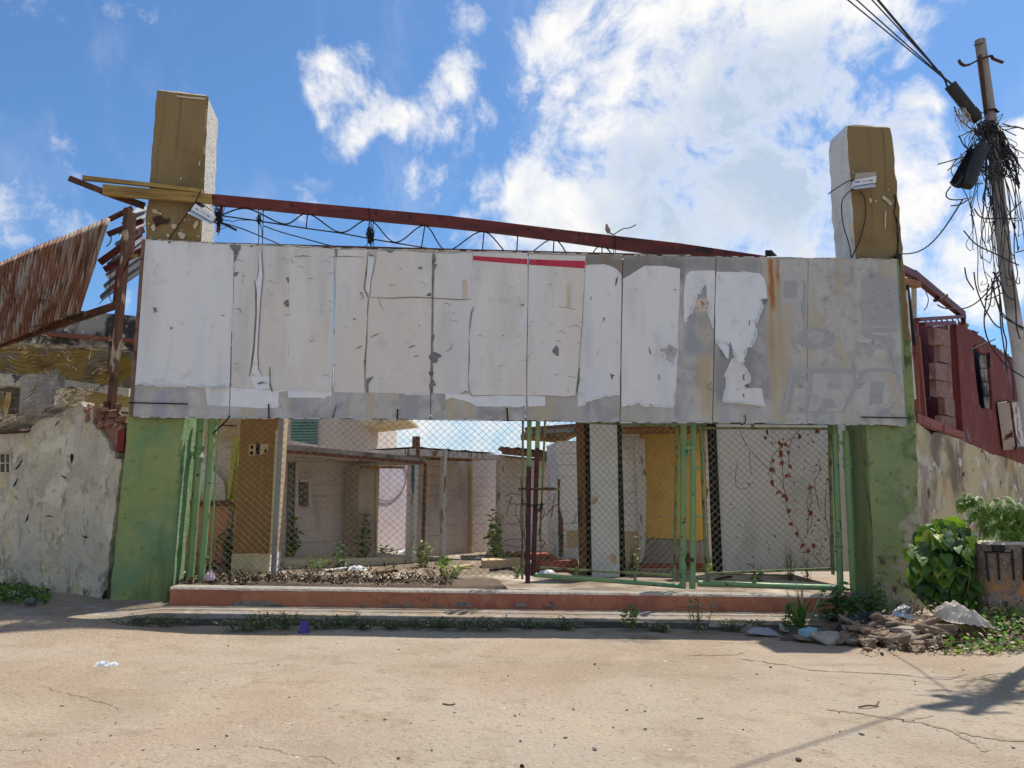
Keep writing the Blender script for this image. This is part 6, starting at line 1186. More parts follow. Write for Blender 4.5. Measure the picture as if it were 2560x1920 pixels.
mb = MB(); mb.prism(pts, nR * .03); mb.build('face', M['stainwall'], t)
t = thing('red_building', 'roofless dark red block building with a broken window hole above the stained wall', 'building', PL((2450, 1300), plR, .2))
L_ = [(1592, 455), (1690, 450), (1730, 490), (1800, 535), (1800, 625), (1770, 642), (1785, 800), (1800, 950), (1825, 1140), (1860, 1200), (1860, 1800), (1640, 1700), (1660, 1420), (1625, 1000)]
R_ = [(1800, 535), (1860, 575), (1950, 640), (2010, 690), (2060, 725), (2130, 775), (2160, 800), (2420, 990), (2700, 1190), (2700, 1900), (1860, 1800), (1860, 1200), (1890, 1172), (1940, 1196), (1935, 1000), (1915, 800), (1905, 722), (1832, 690), (1800, 625)]
for P_ in (L_, R_):
    mb = MB(); mb.prism([PL(px('I', *q), plR, .045) + (ZB * R.uniform(-.02, .02) if 450 < q[1] < 830 else Vector()) for q in P_], nR * .05); mb.build('wall', M['redwall'], t)
mb = MB(); P_ = [PL(px('I', *q), plR, .06) for q in [(1690, 452), (1730, 492), (1800, 537), (1860, 577), (1950, 642), (2010, 692), (2060, 727), (2130, 777)]]
for k in range(60):
    i = R.randrange(len(P_) - 1); q = P_[i].lerp(P_[i + 1], R.random()); mb.box(q + ZB * R.uniform(-.03, .02) + nR * R.uniform(0, .12), Vector((R.uniform(.03, .09), R.uniform(0, .05), R.uniform(-.03, .03))), nR * .05, ZB * R.uniform(.01, .035))
mb.build('broken_coping', M['mould'], t)
slabpoly('I', [(1690, 500), (2060, 740), (2060, 1330), (1690, 1330)], fR(.5), nR * .02, M['dark'], 'interior_shade_sheet', t)  # black sheet standing in for the shade inside the window hole
for k in range(4):
    mb = MB(); y = 715 + k * 118; mb.prism([PL(px('I', *q), plR, .10) for q in [(1832 + k * 14, y), (1925, y + 6), (1935, y + 116), (1846 + k * 14, y + 110)]], nR * .03); mb.build('concrete_block', M['mould'], t)
mb = MB(); mb.bar(PL(px('I', 1760, 670), plR, -.05), PL(px('I', 1962, 580), plR, -.25), .02, .02); mb.bar(PL(px('I', 1905, 700), plR, .0), PL(px('I', 1908, 825), plR, .0), .06, .04); mb.build('steel_bar', M['blackrod'], t)
slabpoly('I', [(1255, 330), (1300, 430), (1440, 470), (1600, 455), (1720, 1720), (1250, 1500), (1250, 1260)], fR(.75), nR * .15, M['redinner'], 'inner_wall', t)
yb = 470
for k, (x0, x1, y0, y1) in enumerate([(1440, 1578, 480, 618), (1490, 1585, 628, 772), (1450, 1592, 782, 926), (1455, 1602, 936, 1068), (1530, 1618, 1080, 1228), (1500, 1632, 1238, 1360)]):
    mb = MB(); a_, b_, c_, d_ = [PL(px('I', *q), plR, .06 + .02 * (k % 2)) for q in [(x0, y1), (x1, y1 + 28), (x1 - 8, y0 + 22), (x0 - 4, y0)]]
    mb.prism([a_, b_, c_, d_], nR * .10); mb.build('quoin_block', M['block'], t)
def rbar(name, a, q, w_, h, m, b0, b1=None):
    mb = MB(); mb.bar(PL(px('I', *a), plR, b0), PL(px('I', *q), plR, b0 if b1 is None else b1), w_, h); mb.build(name, m, t)
M['pinkred'] = mat('weathered_red_timber', (.27, .085, .065), [dict(c=(.14, .05, .04), s=5, st=(1, 1, .25), lo=.48, hi=.66), dict(c=(.36, .2, .17), s=8, lo=.6, hi=.7)], bump=(20, .4))
rbar('frame_post', (1612, 450), (1672, 1425), .07, .06, M['redwall'], .02); rbar('frame_post', (1290, 560), (1352, 1275), .07, .07, M['pinkred'], .05); rbar('frame_post', (1272, 440), (1290, 1250), .08, .08, M['pinkred'], .1)
rbar('sill_rail', (1262, 1262), (1480, 1340), .10, .14, M['pinkred'], .02); rbar('sill_rail', (1500, 1352), (1665, 1412), .10, .12, M['pinkred'], .02); rbar('top_beam', (1290, 412), (1688, 385), .10, .06, M['redsteel'], .0); rbar('top_beam', (1330, 452), (1600, 440), .10, .07, M['redsteel'], .05); rbar('top_stub', (1688, 375), (1688, 450), .08, .06, M['redsteel'], .0)
mb = MB()
for k in range(7): mb.bar(PL(px('I', 1350 + k * 48, 405), plR, .03), PL(px('I', 1372 + k * 48, 448), plR, .03), .02, .02)
mb.build('truss_web', M['redsteel'], t)
t = thing('roof_rafter', 'broken dark red rafter sloping down from the right pillar', 'rafter', PL(px('I', 1260, 60), plR, .1))
mb = MB(); mb.bar(PL(px('I', 1140, -30), plR, .05), PL(px('I', 1262, 28), plR, .05), .10, .12); mb.bar(PL(px('I', 1255, 22), plR, .05), PL(px('I', 1685, 372), plR, .05), .10, .14); mb.build('beam', M['redsteel'], t)
mb = MB(); mb.bar(PL(px('I', 1460, 245), plR, .04), PL(px('I', 1525, 205), plR, .04), .12, .05); mb.build('cleat', M['rust'], t)
mb = MB(); mb.bar(PL(px('I', 1150, 80), plR, .02), PL(px('I', 1290, 112), plR, .02), .12, .10); mb.build('wall_plate', M['orangewood'], t)
mb = MB(); mb.bar(PL(px('I', 1262, 110), plR, .12), PL(px('I', 1262, 560), plR, .12), .07, .07); mb.build('timber_strut', M['plaster'], t); mb = MB(); mb.bar(PL(px('I', 1200, 110), plR, .0), PL(px('I', 1268, 635), plR, .0), .05, .05); mb.build('steel_strut', M['blackrod'], t)
mb = MB(); mb.bar(FV(px('I', 1165, 160), .28), FV(px('I', 1240, 1100), .30), .10, .10); mb.build('timber_strut', M['peelwood'], t)
mb = MB(); mb.prism([FV(px('H', *q), .06) for q in [(1098, 1510), (1150, 1505), (1140, 1600), (1125, 1640), (1110, 1560)]], VB * .06); mb.build('bracket', M['blackrod'], t)
mb = MB()
for pts in [[(1170, 420), (1200, 450), (1225, 500)], [(1120, 495), (1160, 500), (1200, 490)], [(1360, 160), (1385, 230), (1375, 290), (1350, 330)]]: mb.tube(spline([PL(px('I', *q), plR, -.05) for q in pts], 5), .008, 5)
mb.build('loose_wire', M['blackrod'], t)
t = thing('meter_cabinet', 'rusty white steel cabinet on the stained wall at the right edge', 'cabinet', PL(px('I', 2160, 1530), plR, -.2))
mb = MB(); mb.prism([PL(px('I', *q), plR, -.22) for q in [(2080, 1122), (2300, 1095), (2330, 1520), (2135, 1535)]], nR * .22); mb.build('box', mat('rusty_white_enamel', (.55, .50, .45), [dict(c=(.17, .07, .035), s=2.4, lo=.52, hi=.58, d=9), dict(c=(.08, .035, .02), s=5, lo=.58, hi=.66)], rough=.7), t)
mb = MB(); mb.bar(PL(px('I', 2075, 1120), plR, -.24), PL(px('I', 2320, 1092), plR, -.24), .05, .05); mb.bar(PL(px('I', 2095, 1120), plR, -.24), PL(px('I', 2150, 1535), plR, -.24), .04, .06); mb.bar(PL(px('I', 2135, 1525), plR, -.24), PL(px('I', 2340, 1510), plR, -.24), .05, .06); mb.build('frame', M['rust'], t)

# broken concrete pier at the right edge
p0 = YP((2476, 1513), 9.4); p1 = YP((2586, 1513), 9.4); q0 = YP((2470, 1362), 9.4); q1 = YP((2586, 1362), 9.4)
t = thing('concrete_pier', 'broken concrete pier with exposed rebar grid at the right edge', 'pier', (p0 + p1) / 2)
M['pierstone'] = mat('broken_aggregate_concrete', (.26, .195, .145), [dict(c=(.16, .13, .11), s=16, lo=.48, hi=.62), dict(c=(.38, .32, .27), s=22, lo=.56, hi=.68), dict(c=(.42, .21, .09), s=4, lo=.48, hi=.60, masks=[('Z', None, .32, .1, .2)]), dict(c=(.06, .05, .04), s=8, lo=.6, hi=.68)], bump=(26, 1.0, (1, 1, 1), .03))
YB = Vector((0, 1, 0)); p0.z -= .15; p1.z -= .15
mb = MB(); rough_loft(mb, [[p0, p1, p1 + YB * .45, p0 + YB * .45], [q0, q1, q1 + YB * .45, q0 + YB * .45]], [0, 0, 0, 0], 1, step=.06, amp=.02, seed=21, k=10); mb.build('block', [M['pierstone'], M['kerbtop']], t)
mb = MB()
for (a, q) in [((1868, 762), (2112, 760)), ((1882, 765), (1908, 1010)), ((1984, 725), (2000, 1005)), ((2108, 740), (2126, 1005)), ((2205, 720), (2214, 1010))]: mb.tube([YP(px('J', *a), 9.36), YP(px('J', *q), 9.36)], .014, 6)
mb.box(YP(px('J', 1990, 725), 9.35), (.07, 0, 0), (0, .02, 0), (0, 0, .035)); mb.build('rebar', M['blackrod'], t)

# utility pole, cables
PY = 8.75
pp = [YP(q, PY) for q in [(2450, 101), (2463.5, 200), (2477, 298), (2496, 480), (2516, 680), (2546, 860), (2585, 1120), (2640, 1500)]]
t = thing('utility_pole', 'leaning grey utility pole at the right edge', 'utility pole', pp[-1])
M['polewood'] = mat('weathered_pole', (.29, .26, .23), [dict(c=(.20, .17, .15), s=4, st=(1, 1, .12), lo=.45, hi=.64, d=8), dict(c=(.07, .06, .05), s=7, st=(1, 1, .1), lo=.60, hi=.68), dict(c=(.55, .51, .46), s=5, st=(1, 1, .2), lo=.55, hi=.7), dict(c=(.52, .49, .46), s=3, lo=.3, hi=.5, f=.8, masks=[('Z', None, 3.25, .06, .15)]), dict(c=(.36, .18, .09), s=5, st=(1, 1, .25), lo=.58, hi=.66, masks=[('Z', None, 3.1, .2, .2)])], bump=(20, .5, (1, 1, .2)))
mb = MB(); mb.tube(pp, [.060, .062, .064, .069, .074, .079, .086, .095], 14); mb.build('shaft', M['polewood'], t)
def TY(x, y, dy=0.0): return YP(px('T', x, y), PY + dy)
def HY(x, y, dy=0.0): return YP(px('H', x, y), PY + dy)
def IY(x, y, dy=0.0): return YP(px('I', x, y), PY + dy)
mb = MB(); s_ = [TY(*q, -.07) for q in [(652, 498), (670, 528), (700, 545), (745, 535), (800, 505), (855, 482), (905, 466), (925, 464), (935, 486), (975, 502), (1022, 520)]]
for a, q in zip(s_[:-1], s_[1:]): mb.bar(a, q, .012, .042, up=Vector((0, 1, 0)))
mb.build('cross_strap', M['rust'], t)
mb = MB(); mb.bar(TY(825, 460, -.075), TY(882, 945, -.085), .05, .02, up=Vector((1, 0, 0))); mb.build('steel_strip', M['rust'], t)
mb = MB(); s_ = [TY(*q, -.085) for q in [(850, 935), (890, 912), (955, 905), (970, 925), (985, 930)]]
for a, q in zip(s_[:-1], s_[1:]): mb.bar(a, q, .01, .035, up=Vector((0, 1, 0)))
mb.build('clamp', M['blackrod'], t)
mb = MB(); mb.tube([TY(778, 372, -.02), TY(790, 378, -.07), TY(825, 365, -.08), TY(868, 355, -.04)], .007, 5); mb.build('clamp', M['blackrod'], t)
M['blackplastic'] = mat('black_cable_plastic', (.016, .016, .017), [dict(c=(.05, .045, .04), s=8, lo=.55, hi=.7)], rough=.55, spec=.4)
# splice closures
t = thing('splice_case', 'ribbed black splice case at the end of the overhead cables', 'splice case', TY(690, 850, -.1))
a, q = TY(580, 702, -.12), TY(795, 975, -.08); mb = MB(); n = 26
mb.tube([a.lerp(q, k / n) for k in range(n + 1)], [.066 + (.006 if k % 2 else 0) + .008 * (k > 20) for k in range(n + 1)], 16); mb.build('case', M['blackplastic'], t)
mb = MB(); mb.tube([q + (q - a) * -.02, q + (q - a) * .10], [.074, .05], 16, caps=False); mb.build('skirt', M['blackplastic'], t)
mb = MB()
for k in range(22):
    x, y = 640 + R.uniform(0, 70), 880 + R.uniform(0, 40); pq = [TY(x, y, -.2)]
    for _ in range(4): x += R.gauss(6, 14); y += R.uniform(10, 60); pq.append(TY(x, y, -.2 + R.uniform(-.04, .04)))
    mb.tube(spline(pq, 3), .0035, 4)
mb.build('frayed_rag', mat('dirty_white_thread', (.42, .38, .32), grain=False), t)
t = thing('splice_case', 'black half-open splice tray hanging among the tangled wires', 'splice case', HY(1700, 740, -.25))
a, q = HY(1805, 580, -.22), HY(1630, 900, -.28); ax_ = (q - a).normalized(); sd_ = ax_.cross(Vector((0, 1, 0))).normalized()
mb = MB(); rows = []
for k in range(13):
    c_ = a.lerp(q, k / 12); rows.append([c_ + sd_ * (.075 * math.cos(x)) + Vector((0, 1, 0)) * (.07 * math.sin(x)) for x in [math.pi * (.02 + .96 * i / 10) for i in range(11)]])
mb.grid(rows); mb.grid([[v + Vector((0, -.012, 0)) for v in r_][::-1] for r_ in rows]); mb.build('tray', M['blackplastic'], t)
mb = MB(); a, q = HY(1860, 560, -.26), HY(1720, 920, -.30); mb.tube([a, a.lerp(q, .1), a.lerp(q, .5), a.lerp(q, .9), q], [.05, .075, .08, .075, .06], 14); mb.build('case', M['blackplastic'], t)
mb = MB()
for k in range(4): mb.tube(spline([HY(1570 + k * 8, 880 + k * 6, -.3), HY(1600 + k * 6, 905 + k * 2, -.3), HY(1650, 890 - k * 6, -.3), HY(1680, 850 - k * 10, -.3)], 4), .008, 5)
mb.build('cable_loop', M['blackplastic'], t)
# tangle of cut cables
mb = MB(); rr = random.Random(21)
for k in range(32):                                   # dense knot round the pole
    p_ = [HY(1890 + rr.gauss(20, 70), 410 + rr.gauss(20, 55), rr.uniform(-.22, .12)) for _ in range(rr.randint(3, 5))]
    mb.tube(spline(p_, 5), rr.choice([.005, .006, .008]), 4)
for k in range(62):                                   # long ends hanging down
    x, y = 1860 + rr.gauss(20, 60), 420 + rr.uniform(-60, 160); dy = rr.uniform(-.3, .1); p_ = [HY(x, y, dy)]
    if rr.random() < .6: x += rr.gauss(0, 130); y += rr.uniform(100, 260); p_.append(HY(x, y, dy))
    end = rr.uniform(650, 1950); x2 = 1915 + (end - 420) * .10 + rr.gauss(-30, 110)
    st = rr.randint(4, 6)
    for i in range(st):
        f = (i + 1) / st; x += (x2 - x) * .5 + rr.gauss(0, 22); y += (end - y) * f + rr.gauss(0, 12); p_.append(HY(x, y, dy + rr.uniform(-.03, .03)))
    if rr.random() < .4: p_.append(HY(x + rr.gauss(0, 50), y - rr.uniform(10, 60), dy))
    mb.tube(spline(p_, 5), rr.choice([.004, .005, .006]), 4)
for k in range(26):                                   # loops to the right of the pole
    x = 1960 + rr.uniform(0, 60); y = 400 + rr.uniform(-30, 90); p_ = [HY(x, y, rr.uniform(-.1, .1))]
    for i in range(4): x += rr.gauss(28, 40); y += rr.uniform(40, 150); p_.append(HY(x, y, rr.uniform(-.15, .1)))
    mb.tube(spline(p_, 5), rr.choice([.006, .008]), 4)
for pts in [[(1800, 560), (1740, 640), (1600, 690), (1466, 728)], [(1780, 600), (1700, 670), (1600, 745), (1552, 782)], [(1900, 400), (1780, 430), (1700, 465), (1642, 492)], [(1580, 918), (1540, 980), (1560, 1025), (1640, 1035), (1720, 1020)], [(1760, 1010), (1690, 1060), (1640, 1080), (1580, 1086)], [(2030, 380), (2100, 400), (2150, 405), (2300, 450)], [(2060, 430), (2150, 410), (2215, 425), (2330, 450)], [(2030, 540), (2090, 630), (2180, 745)], [(1690, 1300), (1800, 1420), (1960, 1500), (2100, 1570), (2170, 1600)], [(1780, 1110), (1850, 1190), (2000, 1195), (2150, 1195)], [(2140, 1490), (2180, 1480), (2300, 1440)], [(2070, 1170), (2130, 1110), (2190, 1050)], [(1610, 230), (1650, 330), (1750, 420)], [(1650, 480), (1690, 560), (1720, 590)]]:
    mb.tube(spline([HY(*q, -.12) for q in pts], 6), .008, 5)
for pts in [[(1780, 0), (1800, 130), (1860, 290), (1950, 440), (2010, 485)], [(1905, 100), (1870, 380), (1880, 520), (1930, 640), (2050, 800), (2212, 910)], [(1700, -40), (1720, 60), (1780, 155)], [(1930, 60), (1990, 300), (2050, 400), (2300, 520)], [(2020, 0), (1880, 190), (1760, 290), (1640, 320), (1520, 310), (1462, 282)], [(1990, 120), (1890, 220), (1880, 240), (1960, 215), (2020, 180)], [(1960, 0), (2010, 240), (2030, 480), (2060, 600), (2060, 720), (2110, 860), (2125, 1110)], [(2000, 150), (2010, 440), (2040, 660), (2065, 880)], [(1930, 100), (2010, 330), (2100, 420), (2212, 500)], [(2110, -20), (2140, 300), (2150, 480), (2180, 580)], [(1985, 0), (1940, 110), (1920, 270), (1870, 390)], [(1940, 0), (1990, 60), (2060, 200), (2140, 245)]]:
    mb.tube(spline([IY(*q, -.12) for q in pts], 6), .008, 5)
tag(mb.build('cable_tangle', M['blackplastic']), 'dense tangle of cut black cables wrapped round the leaning pole', 'cable tangle', kind='stuff')
# overhead cables: the plane of the sun through their shadow on the road fixes where they run
g1, g2 = GR((2298, 1752)), GR((1865, 1918)); npl = (g2 - g1).cross(sv).normalized()
s0 = TY(555, 690, -.12)
pA = hit((2200, 6), g1, npl)
far = s0 + (pA - s0) * 3.2
for nm, off0, off1, r_, lab in (('overhead_cable', (0, 0), (0, 0), .013, 'thick overhead cable running up from the splice case'), ('overhead_cable', (0, -8), (14, 40), .007, 'thin overhead cable just below the thick one'), ('overhead_cable', (-2, -6), (0, 92), .007, 'thin overhead cable, third down of the bundle'), ('overhead_cable', (-4, -4), (-2, 118), .007, 'lowest thin cable of the overhead bundle')):
    a = TY(535 + off0[0], 655 + off0[1], -.12); c_ = hit((2200 + off1[0] / 3.3, 6 + off1[1] / 2.0), g1, npl); e_ = a + (c_ - a) * 3.0
    m_ = [a + (e_ - a) * f + ZB * (-.18 * math.sin(math.pi * min(1, f * 1.0)) * 0) for f in [0, .1, .33, .66, 1]]
    mb = MB(); mb.tube(m_, r_, 6); tag(mb.build(nm, M['blackplastic']), lab, 'cable')
mb = MB(); mb.tube([TY(535, 650, -.12), TY(560, 725, -.12)], .012, 6); mb.tube([TY(535, 650, -.12), TY(600, 700, -.12)], .012, 6); mb.tube([TY(490, 590, -.12), TY(535, 655, -.12)], .014, 6); tag(mb.build('cable_fork', M['blackplastic']), 'forked cable end entering the ribbed splice case', 'cable')
e0 = HY(1680, 1035, -.2); e1 = FV(px('H', 1130, 1500), .05)
mb = MB(); mb.tube([e0 + (e1 - e0) * f - ZB * .22 * math.sin(math.pi * f) for f in [i / 12 for i in range(13)]] + [FV(px('H', 1060, 1535), .0)], .009, 5); tag(mb.build('drop_cable', M['blackplastic']), 'black cable dropping from the tangle to the right pillar', 'cable')
# ------------------------------------------------------------------ plants
def leafmat(name, c, tr=.35): return mat(name, c, [dict(c=tuple(q * .7 for q in c), s=6, lo=.45, hi=.7, f=.7)], rough=.5, spec=.35, translucent=((1.5, 1.6, .7), tr), grain=False)
LV = [leafmat('leaf_light', (.19, .31, .035), .45), leafmat('leaf_mid', (.085, .18, .030)), leafmat('leaf_dark', (.040, .095, .028), .2), leafmat('leaf_yellow', (.33, .34, .05))]
DRY = [leafmat('dry_leaf', (.11, .058, .034), .1), leafmat('dead_leaf_dark', (.042, .024, .016), .08), leafmat('straw_leaf', (.36, .28, .16), .1)]
REDL = [leafmat('red_brown_leaf', (.21, .055, .024), .15)]
STEM = mat('green_stem', (.13, .15, .05), grain=False); TWIG = mat('dry_twig', (.15, .10, .06), grain=False)
SH = dict(heart=[(0, 0), (.30, -.09), (.50, .10), (.46, .42), (.26, .74), (0, 1.08)], lance=[(0, 0), (.42, .28), (.46, .5), (.28, .8), (0, 1.0)], blade=[(0, 0), (.5, .25), (.4, .6), (0, 1.0)], round=[(0, 0), (.5, .2), (.55, .6), (.3, .92), (0, 1.0)])
def leaf(mb, p, d, nrm, L, w_, kind='lance', mi=0, fold=.25, curl=.15):
    d = Vector(d).normalized(); s_ = d.cross(Vector(nrm))
    if s_.length < 1e-3: s_ = d.orthogonal()
    s_.normalize(); n_ = s_.cross(d).normalized(); o = SH[kind]
    mid = [p + d * (y * L) - n_ * (curl * L * y * y) for (_, y) in o]
    for sg in (1, -1):
        ed = [p + d * (y * L) + s_ * (sg * x * w_) - n_ * (curl * L * y * y) + n_ * (fold * x * w_) for (x, y) in o]
        k = len(mb.v); mb.v += mid + ed[1:-1]; n = len(o)
        f = list(range(k, k + n)) + [k + n + i for i in range(n - 3, -1, -1)]
        mb.f.append(f if sg < 0 else f[::-1]); mb.mi.append(mi); mb.sm.append(False)
def rv(rr, a=1.0): return Vector((rr.gauss(0, a), rr.gauss(0, a), rr.gauss(0, a)))
def weed(name, label, cat, base, h, spread, ns, L, kind='lance', mats=None, seed=0, group=None, per=7, wl=.45, stem_r=.004, droop=.3, grass=False, lean=(0, 0)):
    rr = random.Random(seed + 100); base = Vector(base); fo, st = MB(), MB(); mats = mats or LV[:3]
    for i in range(ns):
        a = rr.uniform(0, 6.283); rd = rr.uniform(0, 1) ** .7 * spread; hh = h * rr.uniform(.55, 1.0)
        b0 = base + Vector((math.cos(a) * rd * .3, math.sin(a) * rd * .2, -.02)); tp = base + Vector((math.cos(a) * rd + lean[0], math.sin(a) * rd * .7 + lean[1], hh))
        if grass:
            leaf(fo, b0, tp - b0 + rv(rr, .04), Vector((rr.gauss(0, 1), -1, .3)), hh * rr.uniform(.8, 1.2), .012 + .01 * rr.random(), 'blade', rr.randrange(len(mats)), .3, rr.uniform(.1, .5)); continue
        mid = b0.lerp(tp, .5) + rv(rr, .06 * h); pts = spline([b0, mid, tp], 4); st.tube(pts, [stem_r * (1 - .6 * k / len(pts)) for k in range(len(pts))], 4)
        for j in range(per):
            f = .2 + .8 * (j + rr.random() * .6) / per; q = pts[min(len(pts) - 1, int(f * (len(pts) - 1)))]; az = rr.uniform(0, 6.283)
            d = Vector((math.cos(az), math.sin(az), rr.uniform(-droop, .7)))
            leaf(fo, q, d, Vector((rr.gauss(0, .4), rr.gauss(0, .4) - .3, 1)), L * rr.uniform(.6, 1.15), L * wl * rr.uniform(.8, 1.2), kind, rr.randrange(len(mats)), .2, rr.uniform(.05, .35))
    t = thing(name, label, cat, base, group); fo.build('foliage', mats, t)
    if st.v: st.build('stem', STEM, t)
    return t
def yardpt(c, x, y):
    p = px(c, x, y); z = .2
    for _ in range(5): q = GZ(p, z); z = yz(q.x, q.y)
    return q

# yard plants
weed('sapling', 'tall sunlit leafy sapling growing before the stalls', 'sapling', yardpt('F', 700, 1300), 1.08, .20, 8, .17, seed=1, per=14, mats=[LV[0], LV[0], LV[1], LV[3]], wl=.46, droop=.8)  # lighter leaf mix stands in for sunlight on the sapling
weed('sapling', 'small low sapling branch spreading right of the tall sunlit one', 'sapling', yardpt('F', 775, 1318), .32, .25, 5, .11, seed=2, per=8, mats=[LV[0], LV[1]], droop=.5)
weed('grass_tuft', 'bright green grass tuft in the middle of the left leaf', 'grass', yardpt('F', 225, 1385), .34, .22, 34, .2, seed=3, grass=True, mats=[LV[0], LV[1]])
weed('weed', 'bright light green low weed behind the dead leaves', 'weed', yardpt('F', 295, 1470), .24, .28, 22, .085, seed=4, mats=[LV[0], LV[3]], per=6)
weed('weed', 'tall dark weed against the pier under the canopy end', 'weed', yardpt('E', 1455, 1345), 1.05, .24, 12, .11, seed=5, mats=[LV[2], LV[1]], per=10)
weed('weed', 'bushy weed in front of the plinth, left of the tall dark one', 'weed', yardpt('E', 1270, 1392), .48, .26, 12, .09, seed=6, mats=[LV[1], LV[2]], per=7)
weed('weed', 'small weed at the foot of the plinth near the ochre column', 'weed', yardpt('E', 1060, 1400), .28, .24, 9, .07, seed=7, mats=[LV[1], LV[0]])
weed('weed', 'yellowish weed at the foot of the blue and white post', 'weed', yardpt('E', 1990, 1372), .50, .30, 16, .10, seed=8, mats=[LV[1], DRY[2], LV[0]], per=7)
weed('weed', 'low weed by the end of the canopy plinth', 'weed', yardpt('E', 1640, 1300), .26, .40, 16, .10, seed=9, mats=[LV[1], LV[0]])
weed('climber', 'big-leaved climber between the ochre column and the canopy wall', 'climber', PL(px('E', 872, 1260), pl1, .8), .72, .10, 5, .13, 'heart', seed=10, mats=[LV[0], LV[1]], wl=.9, per=6)
weed('climber', 'dark climber left of the ochre column base', 'climber', yardpt('E', 318, 1398), .80, .14, 9, .11, 'heart', seed=11, mats=[LV[1], LV[2]], per=8, wl=.8)
weed('weed', 'thin weed between the two left green posts', 'weed', yardpt('C', 1722, 1165), .68, .13, 7, .075, seed=12, mats=[LV[1], LV[2]], per=10)
weed('weed', 'twiggy weed right of the left gate stile', 'weed', yardpt('E', 190, 1400), .62, .14, 7, .075, seed=13, mats=[LV[1], LV[2]], per=9)
weed('reed_tuft', 'dark reedy tuft beside the black column edge', 'grass', yardpt('F', 1880, 1440), .55, .26, 26, .2, seed=14, grass=True, mats=[LV[2], LV[1]])
weed('reed', 'tall yellow-green stalk in the reedy tuft', 'weed', yardpt('F', 1885, 1462), .72, .04, 3, .07, seed=15, mats=[LV[0], DRY[2]], per=14)
weed('grass_tuft', 'sunlit grass tuft at the foot of the black wall edge', 'grass', yardpt('G', 640, 1410), .46, .20, 30, .2, seed=16, grass=True, mats=[LV[0], LV[3], LV[1]])
weed('weed', 'low yellow-green weed right of the middle stiles', 'weed', yardpt('G', 560, 1418), .18, .22, 14, .06, seed=17, mats=[LV[0], LV[3]])
weed('weed', 'broad dark-leaved weed behind the right foot pipe', 'weed', yardpt('G', 1050, 1496), .36, .20, 4, .16, seed=18, mats=[LV[2], LV[1]], per=5, wl=.28)
weed('weed', 'bare twiggy weed behind the right gate leaf', 'weed', yardpt('G', 1300, 1490), .62, .14, 16, .045, seed=19, mats=[LV[2], DRY[1]], per=5, stem_r=.005)
weed('weed', 'small dark twiggy weed right of the bare one', 'weed', yardpt('G', 1445, 1495), .42, .10, 9, .05, seed=20, mats=[LV[2], DRY[1]], per=6)
weed('weed', 'dull weed patch by the closing stile foot', 'weed', yardpt('F', 1110, 1372), .42, .28, 12, .08, seed=22, mats=[LV[2], LV[1], DRY[2]])
weed('weed', 'small dry weed beside the maroon stile bottom', 'weed', yardpt('F', 860, 1470), .22, .14, 10, .05, seed=23, mats=[DRY[2], LV[1]])

# dry vine on the right leaf
v0 = GP('G', 1470, 1420, .40)
t = thing('dry_vine', 'dry vine with dark red leaves climbing the right gate leaf', 'vine', v0)
mb = MB(); gv = lambda x, y: GP('G', x, y, .41)
for pts in [[(1560, 1340), (1470, 1230), (1400, 1150), (1345, 1020), (1290, 940), (1265, 860), (1250, 760), (1180, 690), (1140, 640), (1140, 560), (1130, 450), (1180, 380), (1250, 300), (1350, 250)], [(860, 190), (920, 320), (1010, 420), (1100, 520), (1200, 600), (1250, 720)], [(1250, 750), (1240, 640), (1230, 500), (1215, 320)], [(1380, 190), (1300, 300), (1285, 520)], [(1540, 440), (1555, 540), (1510, 640), (1530, 780), (1560, 900)], [(1460, 660), (1480, 780), (1460, 900), (1445, 1100)], [(1610, 700), (1600, 900), (1640, 1150), (1650, 1380)], [(840, 470), (825, 620), (850, 690), (930, 690), (980, 640)], [(945, 380), (950, 480), (965, 580)], [(1480, 690), (1440, 830), (1490, 960), (1440, 1090)], [(1640, 200), (1630, 500), (1650, 800)]]:
    mb.tube(spline([gv(*q) for q in pts], 4), .0055, 4)
mb.build('stem', TWIG, t)
mb = MB(); rr = random.Random(8)
for (x, y) in [(1095, 205), (1075, 262), (1205, 300), (1225, 318), (1250, 322), (1270, 385), (1215, 385), (1218, 410), (1370, 235), (1385, 250), (1145, 455), (1225, 475), (1285, 505), (1140, 530), (1265, 588), (1135, 640), (1190, 735), (1250, 762), (1255, 780), (1285, 890), (1300, 1005), (1350, 1088), (1395, 1188), (1450, 1235), (1490, 1190), (1520, 205), (1468, 690), (1480, 905)]:
    for _ in range(2): leaf(mb, gv(x + rr.uniform(-6, 6), y - 20), Vector((rr.gauss(0, .4), -.3, -1)), Vector((rr.gauss(0, .5), -1, .2)), rr.uniform(.05, .10), rr.uniform(.025, .05), rr.choice(['round', 'lance', 'blade']), 0, .8, rr.uniform(.1, .6))
for _ in range(90): leaf(mb, gv(rr.choice([rr.uniform(760, 1640), rr.uniform(1420, 1640)]), rr.uniform(210, 1380)), rv(rr) - Vector((0, 0, .6)), Vector((0, -1, .2)), rr.uniform(.025, .05), rr.uniform(.012, .03), 'lance', 1, .4, .4)
mb.build('leaves', [REDL[0], DRY[1]], t)

